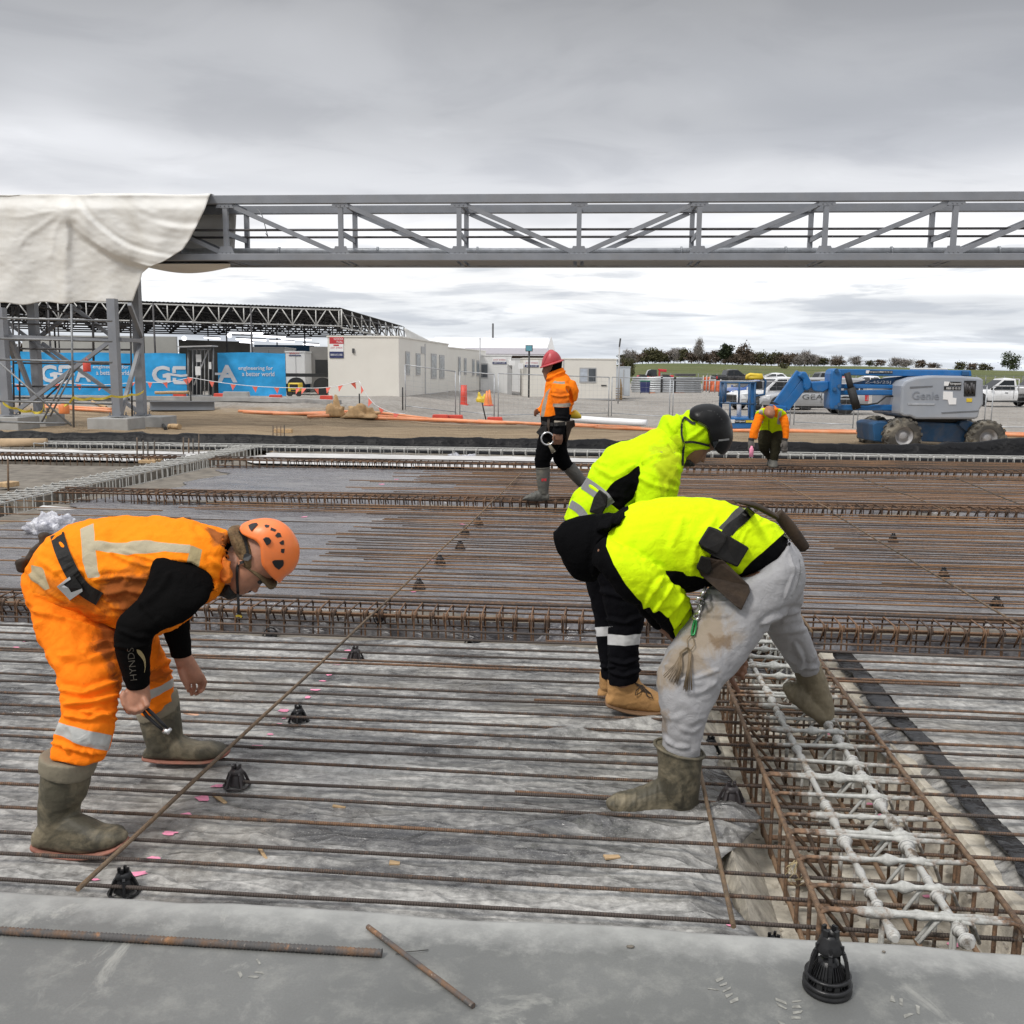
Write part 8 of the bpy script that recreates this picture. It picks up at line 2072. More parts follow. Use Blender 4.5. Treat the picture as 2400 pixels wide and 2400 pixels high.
 F_.limb(co,[(1085,400,1150,470,-.08,.012),(1100,380,1165,440,-.10,.01),(1120,330,1160,380,-.09,.012)],sub=4,n=12); F_.limb(co,[(1110,215,1150,330,-.05,.05),(1130,230,1160,350,-.03,.06)],sub=3,n=14); F_.fuse('collar',co,mcloth('frayed_orange',(.62,.17,.03),rough=.9),.005,1,[],.008,(18,18,18))
 def sleeve_text(txt,o,e,h):
  cu_ = bpy.data.curves.new('t','FONT'); cu_.body = txt; cu_.resolution_u = 3; cu_.offset = -.012; t = bpy.data.objects.new('t',cu_); COL.objects.link(t); dg = bpy.context.evaluated_depsgraph_get(); dg.update(); me = bpy.data.meshes.new_from_object(t.evaluated_get(dg)); bpy.data.objects.remove(t)
  vs = np.array([v.co[:2] for v in me.vertices]); fs = [tuple(p.vertices) for p in me.polygons]; mn,mx = vs.min(0),vs.max(0); r = (vs-mn)/(mx-mn); o,e = np.array(o,float),np.array(e,float); ax = e-o; nr = np.array([ax[1],-ax[0]])/np.hypot(*ax)*h
  out = []
  for q in r:
   w = o+ax*q[0]+nr*q[1]; p = F_.cast(w[0],w[1],['shirt'],-.33); out.append(p-(p-CC).normalized()*.003)
  m = MB(); m.add(out,fs); m.build('sleeve_lettering',pmat('faded_print',(.10,.09,.07),.8),F_.root)
 sleeve_text('HYNDS',(690,952),(672,790),34)
 F_.strip('sleeve_emblem',[(688,800,4),(700,812,20),(718,835,18),(728,860,10),(730,890,5),(726,915,2)],10,pmat('gold_print',(.30,.235,.11),.6),['shirt'],.003)
 r = empty('pliers',F_.pt(770,1140,-.30),0,'steel tie pliers gripped in the orange vest man\'s near hand','pliers')
 for a in (((705,1085),(740,1135),(790,1180),(822,1205)),((722,1080),(765,1120),(810,1165),(840,1195))):
  mb = MB(); mb.tube([F_.pt(x,y,-.30) for x,y in a],[.006,.0065,.006,.005],8); mb.build('handle',M_BLKPL,r)
 mb = MB(); mb.tube([F_.pt(822,1205,-.30),F_.pt(845,1212,-.30),F_.pt(858,1198,-.30)],[.010,.011,.006],8); mb.build('jaw',M_CHROME,r)
orange_man()
# ================= man in grey trousers =================
def cloth_set(F_,name,limbs,mat,**k):
 m = MB()
 for L_,c in limbs: F_.limb(m,L_,cap=c)
 return F_.fuse(name,m,mat,**k)
def gumboot(F_,shaft,foot,mat,rim=True,sole=None,rings=False):
 m = MB(); F_.limb(m,shaft,cap=(.02,.5)); F_.limb(m,foot,cap=(.5,.5),n=24,sq=.85)
 C = catmull([f[:4] for f in foot[1:-1]],3); fo = [([(c[0],c[1]-2),(c[0],c[1]+(c[3]-c[1])*.6)],7*F_.Z.k/2.1,.0035) for c in C[::2]]
 o = F_.fuse('boot',m,mat,.0055,2,fo,.0025,(14,14,14))
 if rim:
  r = shaft[0]; q = shaft[1]; f = .10; e = [r[i]+(q[i]-r[i])*f for i in range(6)]; c = MB(); R_ = []
  A,B = F_.pt(r[0],r[1],r[4]),F_.pt(r[2],r[3],r[4]); M = (A+B)/2
  c.tube([M+(A-B)/2*cos(2*pi*k/28)*1.03+HF*r[5]*1.03*sin(2*pi*k/28) for k in range(28)],.006,6,closed=True); c.build('boot_rim',mat,o)
 if sole: m = MB(); F_.limb(m,sole,cap=(.5,.5),n=24,sq=.8); F_.fuse('sole',m,M_SOLE if sole[0][5] > 0 else M_BOOTM,.006,1,parent=o)
 return o
def hdist(px,py,z=0): return (G(px,py,z)-CC).dot(HF)
def grey_man():
 Z = Zm(1200,880,2.1); hd = hdist(1560,1905); g = G(1600,1900); F_ = Fig(Z,hd,(g.x+.1,g.y+.3,0),'man in yellow top and pale grey trousers, black hood down, reaching into the trench')
 z6 = Zm(1300,1500,1.756); K = lambda x,y: ((z6(x,y)[0]-1200)*2.1,(z6(x,y)[1]-880)*2.1); z7 = Zm(1480,1180,3.716); S = lambda x,y: ((z7(x,y)[0]-1200)*2.1,(z7(x,y)[1]-880)*2.1)
 T = .24
 torso = [(1345,775,1130,960,T,.165),(1250,700,1030,1000,T,.18),(1110,640,930,1040,T,.19),(950,607,800,1070,T,.195),(800,604,690,1060,T,.20),(655,624,590,1040,T,.205),(545,660,480,1000,T,.19),(478,720,425,930,T,.15)]
 armN = [(480,800,400,940,T-.17,.075),(560,848,470,1010,T-.21,.075),(650,900,560,1105,T-.22,.07),(748,966,640,1140,T-.20,.068),(838,1050,720,1230,T-.14,.064),(888,1130,800,1315,T-.03,.058),(930,1290,870,1400,T+.05,.05),(1010,1360,985,1450,T+.07,.045)]
 armF = [(560,860,480,1000,T+.18,.07),(640,1000,560,1080,T+.26,.065),(780,1160,690,1240,T+.28,.055),(930,1330,880,1400,T+.22,.045)]
 legN = [(1130,975,1350,790,T-.02,.16),(1010,1010,1425,900,T-.06,.165),(935,1100,1420,1060,T-.09,.15),(885,1185,1270,1230,T-.12,.13),(805,1295,1180,1350,T-.16,.115),(742,1395,1098,1450,T-.19,.105),(716,1475,1032,1535,T-.21,.10),(722,1565,985,1625,T-.23,.095),(735,1700,948,1725,T-.24,.085),(735,1815,922,1850,T-.24,.075),(738,1880,918,1900,T-.24,.068)]
 legF = [(1160,1000,1400,880,T+.10,.13),(1170,1110,1428,1060,T+.18,.135),(1225,1215,1415,1170,T+.27,.12),(1290,1320,1462,1270,T+.36,.10),(1330,1390,1500,1365,T+.43,.09),(1378,1455,1515,1420,T+.48,.078),(1400,1475,1512,1445,T+.50,.065)]
 neck = [(540,700,500,900,T,.09),(440,690,430,930,T,.08)]
 head = [(455,690,445,950,T,.075),(390,690,410,990,T,.088),(320,700,350,1000,T,.09),(255,740,285,950,T,.075),(225,790,245,890,T,.045)]
 b = MB()
 for L_ in (torso,legN,legF): F_.limb(b,L_,shrink=.82)
 F_.limb(b,armN,shrink=.8); F_.limb(b,armF,shrink=.8); F_.limb(b,neck); F_.limb(b,head,shrink=.86)
 F_.limb(b,[(*S(880,1400),*S(830,1480),T+.07,.034),(*S(940,1330),*S(900,1500),T+.09,.036),(*S(985,1330),*S(930,1500),T+.10,.032)],sub=3,n=20)
 for i,(x,y) in enumerate(((955,1310),(975,1370),(965,1430),(945,1480))):
  F_.finger(b,[(*S(x-40,y+5),T+.075),(*S(x+12,y),T+.055),(*S(x+25,y+38),T+.07),(*S(x-5,y+45),T+.095)],.012,.0095)
 F_.finger(b,[(*S(870,1490),T+.05),(*S(875,1545),T+.035),(*S(905,1590),T+.035),(*S(930,1635),T+.04)],.0135,.010)
 F_.fuse('body',b,M_SKIND,.005,2)
 sh = MB(); F_.limb(sh,torso,cap=(.08,.3)); F_.limb(sh,armN[:7],cap=(.5,.15)); F_.limb(sh,armF[:3]); F_.limb(sh,neck,cap=(.3,.3))
 P_y = [(1360,740),(1340,775),(1108,985),(1000,985),(940,1000),(900,985),(860,985),(840,962),(755,962),(775,1005),(850,1055),(895,1120),(890,1185),(815,1320),(775,1190),(720,1160),(650,1140),(560,1030),(500,930),(462,838),(475,760),(530,690),(575,655),(560,590),(900,560),(1200,600)]
 gt = [(1120,640),(1178,672),(1085,790),(1015,750)]
 F_.fuse('sweatshirt',sh,mcloth('yellow_black_sweatshirt',BLK,[('yellow',HV_Y),('tape',(0.075,0.072,0.068))],[],.8),.006,3,[([(650,905),(680,940),(750,962)],12,.006),([(740,1000),(690,1080),(650,1140)],14,.010),([(790,1030),(740,1110),(690,1160)],13,.012),([(840,1080),(790,1160),(720,1210)],13,.012),([(870,1130),(830,1200),(770,1260)],12,.010),([(885,1170),(850,1240),(810,1300)],10,.008),([(840,700),(780,850),(850,980)],20,.006),([(560,850),(620,880),(700,940)],10,.005),([(1000,700),(900,850),(880,980)],18,.005),([(1230,700),(1150,770),(1100,900)],9,.004)],
  .0075,(5,5,7),{'yellow': (P_y,0),'tape': (gt,0)},seed=5)
 hd_ = MB(); F_.limb(hd_,[(560,670,520,930,T,.115),(480,676,430,970,T,.115),(400,682,410,1010,T,.112),(320,698,350,1010,T,.105),(250,725,290,985,T,.09),(212,765,240,890,T,.06)],cap=(.2,.35)); F_.limb(hd_,[(560,665,470,740,T-.02,.10),(470,690,440,760,T-.03,.11)],sub=3)
 F_.fuse('hood',hd_,mcloth('black_hood',BLK,rough=.9),.006,3,[([(440,690),(420,800),(400,980)],14,.008),([(500,690),(470,760),(420,820)],10,.010),([(540,680),(500,800),(470,900)],12,.009)],.004,(7,7,7),seed=9)
 un = MB(); F_.limb(un,[(1362,790,1175,925,T,.158),(1330,790,1110,960,T,.16)],sub=3,cap=(.1,.1)); F_.fuse('undershirt',un,mcloth('black_tshirt',(.012,.011,.011)),.006,2,[],.004)
 tr = MB(); F_.limb(tr,legN,cap=(.12,.1)); F_.limb(tr,legF,cap=(.4,.1))
 dk = [(960,1080),(1060,1190),(1100,1300),(960,1450),(740,1530),(700,1400),(800,1270)]; dk2 = [(960,1270),(1100,1270),(1080,1340),(1000,1350)]; dk3 = [(720,1640),(790,1650),(760,1760),(715,1740)]
 F_.fuse('sweatpants',tr,mcloth('heather_grey_sweatpants',(0.325,0.322,0.328),[],[('mud_a',(0.27,0.205,0.13),6,.72,55),('mud_b',(0.16,0.105,0.06),22,.7,14),('mud_c',(0.20,0.14,0.08),20,.6,14)],.9,.5),.006,3,
  [([(960,1060),(1040,1060),(1110,1040)],9,.008),([(930,1110),(1010,1120),(1090,1110)],10,.008),([(900,1160),(980,1180),(1060,1180)],12,.007),([(1240,1225),(1330,1180),(1410,1160)],14,.012),([(745,1425),(800,1440),(860,1470)],12,.005),([(860,1560),(930,1560),(1000,1510)],14,.006),([(780,1500),(900,1490),(1010,1450)],10,.005),([(735,1660),(790,1690),(850,1670)],14,.004),([(745,1780),(800,1825),(870,1830)],10,.007),([(830,1735),(890,1760),(935,1725)],12,.005),([(1395,1330),(1430,1400),(1415,1460)],13,.012),([(1330,1370),(1420,1440),(1500,1440)],12,.008),([(1260,1260),(1360,1260),(1440,1250)],16,.007),([(1130,965),(1250,920),(1360,820)],7,.004),([(1370,880),(1390,970),(1345,1100)],7,.004)],
  .006,(6,6,6),{'mud_a': (dk,0),'mud_b': (dk2,0),'mud_c': (dk3,0)},seed=2)
 F_.strip('waistband',[(1118,990),(1200,940),(1290,880),(1352,790)],30,mcloth('grey_ribbing',(.36,.36,.37)),['sweatpants','undershirt'],.008,.006); F_.strip('pocket_edge',[(1418,905),(1425,960),(1410,1030),(1380,1085)],7,mcloth('grey_seam',(.30,.30,.30)),['sweatpants'],.005,.004)
 F_.strip('belt',[(1180,660),(1130,710),(1060,770),(1000,900),(960,1000)],50,M_LEATHER,['sweatshirt'],.006)
 def pouch(nm,poly,m,on,pr,th,bev=.006): return F_.patch(nm,poly,m,on,pr,th,0,None,bev)
 pouch('phone_pouch',[(918,825),(970,742),(1010,755),(1168,848),(1110,944),(990,890),(930,850)],M_LEATHER,['sweatshirt'],.045,.01); pouch('pouch_flap',[(914,828),(968,740),(1058,788),(1050,822),(1012,880),(955,855)],M_LEATHER,['sweatshirt'],.056,.01)
 pouch('tool_holster',[(905,935),(950,890),(1010,905),(1035,905),(1165,1030),(1172,1065),(1128,1158),(1100,1135),(930,985)],M_BROWNL,['sweatshirt','sweatpants'],.040,.01); pouch('holster_flap',[(905,950),(930,885),(975,900),(985,960),(965,985)],M_LEATHER,['sweatshirt'],.056,.01); pouch('holster_loop',[(920,960),(1030,905),(1060,925),(960,1010)],M_BROWNL,['sweatshirt','sweatpants'],.05,.01)
 m = MB(); F_.limb(m,[(1290,700,1330,660,T+.16,.02),(1340,770,1395,730,T+.18,.025),(1420,870,1465,835,T+.19,.025)],sub=3,n=14,cap=(.3,.2)); F_.limb(m,[(1085,612,1110,628,T+.1,.03),(1200,625,1190,655,T+.12,.04),(1300,680,1290,706,T+.12,.04)],sub=4,n=12); F_.fuse('hammer_loop',m,M_BROWNL,.006,1)
 q = lambda x,y,d=-.0: F_.cast(*S(x,y),['sweatpants','sweatshirt'],T-.2) - (F_.cast(*S(x,y),['sweatpants','sweatshirt'],T-.2)-CC).normalized()*(.016+d)
 m = MB(); m.tube([q(650,720),q(628,770),q(610,800)],.006,8); m.tube([q(*p) for p in ((575,850),(578,825),(600,818),(622,830),(622,862),(606,890),(600,930),(588,960),(560,965),(538,985),(545,1010),(572,1012),(590,985))],.0062,8); m.tube([q(540,860),q(625,880)],.004,6); m.build('snap_hook',M_CHROME,F_.root)
 m = MB(); m.tube([q(*p) for p in ((556,1005),(540,1050),(524,1120),(528,1150),(545,1145),(562,1080),(565,1010))],.0045,8); m.build('green_clip',pmat('green_anodised',(.02,.20,.06),.35,.4),F_.root)
 m = MB(); m.tube([q(515,1150),q(485,1185),q(490,1250),q(520,1275),q(548,1230),q(540,1170)],.002,6,closed=True)
 r_ = random.Random(4)
 for k in range(34):
  side = k % 2; tx = r_.uniform(270,400) if side else r_.uniform(450,530); ty = (1530 if tx < 320 else 1570) if side else 1635; ty += r_.uniform(-40,10); sx = r_.uniform(-12,12)
  m.tube([q(490+sx,1255),q((430 if side else 510)+sx,1300,r_.uniform(-.004,.006)),q((480+tx)/2 if side else (515+tx)/2,(1300+ty)/2,r_.uniform(-.006,.008)),q(tx,ty,r_.uniform(-.004,.01))],.0013,4)
 m.build('tie_wire_tassel',pmat('bronze_wire',(.20,.15,.095),.45,.6,.3,30),F_.root)
 e = T-.24
 gumboot(F_,[(*K(415,428),*K(611,468),e,.086),(*K(424,490),*K(606,500),e,.084),(*K(424,560),*K(600,565),e,.078),(*K(418,625),*K(592,640),e,.07),(*K(420,690),*K(590,690),e,.06)],[(*K(224,655),*K(226,690),e-.03,.03),(*K(255,632),*K(258,715),e-.03,.048),(*K(310,622),*K(312,735),e-.02,.054),(*K(375,600),*K(377,742),e-.01,.056),(*K(440,570),*K(442,745),e,.056),(*K(520,590),*K(522,752),e,.052),(*K(580,650),*K(582,748),e,.04)],M_BOOT)
 e = T+.50
 gumboot(F_,[(*K(986,128),*K(1088,92),e,.068),(*K(1005,190),*K(1114,150),e+.02,.066),(*K(1030,240),*K(1130,205),e+.03,.060),(*K(1065,300),*K(1148,262),e+.03,.055),(*K(1085,345),*K(1150,325),e+.02,.045)],[(*K(946,185),*K(948,222),e-.02,.03),(*K(970,172),*K(972,255),e,.048),(*K(1010,182),*K(1012,288),e+.01,.052),(*K(1050,220),*K(1052,318),e+.02,.052),(*K(1105,270),*K(1090,348),e+.02,.048)],M_BOOTM)
grey_man()
# ================= man in the black helmet =================
def helmet_man():
 Z = Zm(1200,880,2.1); hd = hdist(1530,1665); g = G(1500,1650); F_ = Fig(Z,hd,(g.x,g.y,0),'man in yellow hooded jacket, black helmet and tan work boots leaning forward')
 z4 = Zm(1560,900,7.727); H = lambda x,y: ((z4(x,y)[0]-1200)*2.1,(z4(x,y)[1]-880)*2.1)
 torso = [(258,700,470,790,.0,.15),(300,592,545,730,0,.165),(355,525,610,680,0,.175),(405,435,650,630,0,.18),(490,350,735,590,0,.19),(610,305,815,530,0,.18),(710,262,840,450,0,.14)]
 armN = [(650,400,838,400,-.17,.075),(618,470,836,480,-.20,.075),(608,560,806,580,-.21,.07),(610,660,760,660,-.21,.065),(640,760,760,750,-.20,.058),(690,850,790,830,-.16,.05),(740,930,820,900,-.12,.042)]
 armF = [(700,420,840,440,.17,.07),(690,540,820,560,.2,.065),(700,680,790,680,.2,.055),(740,800,810,790,.18,.045)]
 legN = [(290,690,560,800,-.02,.15),(330,820,650,860,-.07,.14),(400,950,680,950,-.10,.12),(440,1080,668,1080,-.10,.11),(470,1200,652,1190,-.10,.10),(474,1330,622,1330,-.10,.09),(468,1450,630,1440,-.10,.09),(472,1515,624,1485,-.10,.085)]
 legF = [(280,700,520,800,.10,.13),(310,830,520,850,.12,.12),(350,960,530,950,.14,.11),(380,1090,535,1080,.16,.10),(408,1200,528,1200,.16,.09),(414,1300,510,1300,.16,.085),(430,1400,510,1400,.16,.085),(436,1475,500,1475,.16,.08)]
 neck = [(725,265,840,440,0,.075),(800,240,880,410,0,.07)]
 head = [(*H(320,1470),*H(300,1150),0,.05),(*H(440,1485),*H(330,900),0,.065),(*H(545,1455),*H(400,720),0,.072),(*H(640,1390),*H(500,560),0,.078),(*H(730,1260),*H(620,480),0,.080),(*H(880,1180),*H(800,430),0,.078),(*H(1050,1050),*H(980,480),0,.066),(*H(1150,900),*H(1100,620),0,.045)]
 b = MB()
 for L_ in (torso,legN,legF): F_.limb(b,L_,shrink=.82)
 F_.limb(b,armN,shrink=.8); F_.limb(b,armF,shrink=.8); F_.limb(b,neck,shrink=.9); F_.limb(b,head,sub=4,cap=(.35,.5)); F_.limb(b,[(*H(745,1260),*H(700,1200),0,.013),(*H(715,1360),*H(640,1290),0,.018),(*H(695,1425),*H(620,1340),0,.021)],sub=3,cap=(.5,.35))
 for k in range(4): F_.finger(b,[(760+k*14,925,-.12+.02*k),(775+k*14,965,-.12+.02*k),(770+k*14,1000,-.12+.02*k)],.011,.009)
 F_.finger(b,[(800,920,-.15),(825,950,-.15),(822,980,-.14)],.012,.010)
 F_.fuse('body',b,M_SKIND,.005,2)
 jk = MB(); F_.limb(jk,torso,cap=(.1,.4)); F_.limb(jk,armN,cap=(.5,.15)); F_.limb(jk,armF,cap=(.5,.15))
 bp = [(622,440),(628,480),(612,560),(600,600),(560,640),(545,680),(470,620),(440,592),(505,520),(570,485)]; hem = [(230,700),(268,640),(330,690),(420,700),(470,740),(470,800),(240,800)]
 ft = [(690,330),(840,330),(840,520),(760,600),(700,480)]
 F_.fuse('jacket',jk,mcloth('yellow_black_jacket',(0.53,0.79,0.007),[('black',BLK)],[('soil',(0.30,0.24,0.02),14,.5,30)],.8),.006,3,[([(745,330),(800,400),(830,470)],14,.008),([(640,430),(700,390),(780,380)],10,.008),([(622,500),(700,540),(800,560)],14,.006),([(410,450),(500,500),(600,440)],14,.007),([(380,540),(450,590),(520,600)],12,.007),([(720,440),(770,500),(760,600)],12,.006)],.008,(5,5,7),{'black': (bp,-1),'soil': (ft,0)},seed=4)
 F_.strip('belt',[(352,528),(400,560),(450,600),(480,640)],62,M_GREYTAPE,['jacket'],.006); F_.strip('belt_tape',[(285,630),(330,660),(360,700)],40,M_GREYTAPE,['jacket'],.006); F_.patch('belt_pouch',[(402,600),(430,560),(470,590),(468,640),(440,690),(380,672)],M_LEATHER,['jacket'],.05,.01,bevel=.006)
 ho = MB(); F_.limb(ho,[(*H(300,1370),*H(235,900),0,.105),(*H(470,1325),*H(290,600),0,.098),(*H(650,1262),*H(420,520),0,.095),(*H(790,1190),*H(600,480),0,.090)],cap=(.3,.1)); F_.limb(ho,[(690,340,850,430,0,.13),(735,215,850,330,0,.115),(760,195,848,260,0,.10),(800,195,850,225,0,.07)],sub=4); F_.limb(ho,[(*H(335,560),*H(330,590),0,.04),(*H(410,480),*H(410,590),0,.05)],sub=3,n=16)
 F_.fuse('hood',ho,mcloth('yellow_hood',(0.51,0.77,0.007),[],[('soil',(.30,.24,.02),14,.45,20)]),.006,3,[([H(200,560),H(300,800),H(290,1200)],12,.010),([H(60,700),H(200,900),H(280,1150)],14,.009),([H(400,1000),H(560,900),H(720,760)],11,.007),([H(340,1230),H(520,1180),H(780,1150)],10,.006)],.004,(8,8,8),{'soil': ([H(0,900),H(280,1000),H(280,1400),H(0,1400)],0)},seed=7)
 be = MB(); F_.limb(be,[(*H(300,1490),*H(310,1340),0,.058),(*H(420,1500),*H(370,1300),0,.060),(*H(470,1485),*H(430,1360),0,.052)],sub=4,n=20); F_.fuse('beard',be,M_HAIR,.004,1,[],.003,(30,30,30))
 M_BH = pmat('black_helmet_shell',(0.006,0.006,0.0065),.30,0,.1,8,0,0,(.03,.03,.03),.3,8,spec=.15)
 top = [H(*p) for p in ((420,585),(440,490),(520,415),(660,372),(820,368),(960,410),(1080,510),(1165,640),(1203,820),(1208,1000),(1160,1140),(1090,1240),(1040,1278))]
 low = [H(*p) for p in ((420,585),(480,640),(590,690),(720,765),(785,870),(800,990),(830,1100),(900,1190),(965,1250),(1040,1278))]
 h = F_.dome('helmet',[(*p,) for p in top],[(*p,) for p in low],.112,0,M_BH)
 F_.strip('visor_edge',[H(960,1022),H(1080,1010),H(1200,992)],9,M_GREYTAPE,['helmet'],.007,parent=h); F_.strip('rim_trim',[H(585,690),H(730,770),H(800,880)],8,M_GREYTAPE,['helmet','hood'],.008,parent=h)
 for q in (((515,520),(590,545),(580,600),(600,590),(680,490),(600,530)),((760,470),(840,480),(840,500),(760,490)),((880,490),(950,545),(940,560),(870,505)),((980,575),(1030,640),(1015,650),(970,590)),((1060,680),(1090,780),(1075,785),(1045,690))): F_.patch('vent',[H(*p) for p in q],M_BLACK,['helmet'],.005,.003,parent=h)
 F_.patch('visor',[H(850,1050),H(960,1030),H(1205,1000),H(1190,1080),H(1120,1220),H(1040,1270),H(960,1240),H(880,1160)],M_CARGLASS,['helmet'],.006,.002,parent=h)
 F_.strip('chin_strap',[H(350,590),H(300,700),H(290,900),H(330,1090),H(318,1250),H(312,1480)],10,M_STRAP,['hood','body','jacket'],.006); F_.strip('helmet_strap',[H(330,1060),H(480,1050),H(640,1080),H(830,1130)],11,M_STRAP,['hood'],.006); F_.strip('helmet_strap',[H(345,600),H(400,640),H(480,700),H(540,710)],13,M_STRAP,['hood','helmet'],.006); F_.strip('lanyard',[(815,520),(805,560),(795,600)],6,M_STRAP,[],.003,.003,-.1)
 tr = MB(); F_.limb(tr,legN,cap=(.4,.1)); F_.limb(tr,legF,cap=(.4,.1))
 F_.fuse('trousers',tr,mcloth('black_work_trousers',(0.005,0.005,0.0065),[('band_a',(.55,.55,.55)),('band_b',(.55,.55,.55))]),.006,3,[([(480,1400),(550,1420),(625,1395)],9,.010),([(475,1455),(550,1480),(628,1450)],9,.012),([(470,1200),(560,1220),(650,1180)],12,.008),([(440,1060),(550,1090),(660,1060)],14,.008),([(435,1430),(470,1440),(505,1430)],8,.008)],.005,(7,7,7),{'band_a': ([(470,1272),(560,1280),(640,1270),(640,1322),(560,1330),(470,1325)],-1),'band_b': ([(405,1240),(500,1235),(475,1240),(475,1282),(405,1285)],0)},seed=6)
 def work_boot(rows,d,lab):
  m = MB();
  for r in rows: F_.limb(m,r,cap=(.35,.5),sq=.9)
  return F_.fuse('boot',m,M_TANL,.005,2,[],.002,(18,18,18))
 o = work_boot(([(470,1500,625,1480,-.10,.062),(470,1560,640,1530,-.10,.058)],[(472,1570,472,1615,-.10,.045),(520,1510,522,1636,-.10,.052),(600,1490,600,1645,-.11,.052),(660,1530,660,1652,-.12,.053),(715,1560,715,1655,-.13,.050),(750,1585,750,1648,-.135,.035)]),0,'near')
 m = MB(); F_.limb(m,[(470,1602,470,1625,-.10,.05),(560,1632,560,1652,-.105,.056),(660,1642,660,1664,-.12,.058),(756,1636,756,1660,-.135,.04)],cap=(.4,.4),sq=.8); F_.fuse('sole',m,pmat('brown_sole',(.16,.09,.045),.8),.006,1,parent=o)
 for k in range(6): F_.strip('bootlace',[(596+k*9,1508+k*9),(622+k*8,1520+k*8),(650+k*6,1530+k*7)],4,M_BROWNL,['boot'],.004,.003,parent=o)
 m = MB(); m.tube([F_.cast(x,y,['boot']) - HF*.012 for x,y in ((640,1520),(610,1545),(605,1570),(625,1560),(650,1535),(680,1560),(690,1585),(665,1575),(645,1530))],.003,6); m.build('bootlace',M_BROWNL,o)
 work_boot(([(432,1470,500,1465,.16,.06),(430,1530,510,1520,.16,.056)],[(430,1545,432,1585,.16,.042),(480,1510,482,1592,.16,.05),(560,1520,562,1596,.15,.05),(620,1545,622,1596,.14,.045)]),0,'far')
helmet_man()
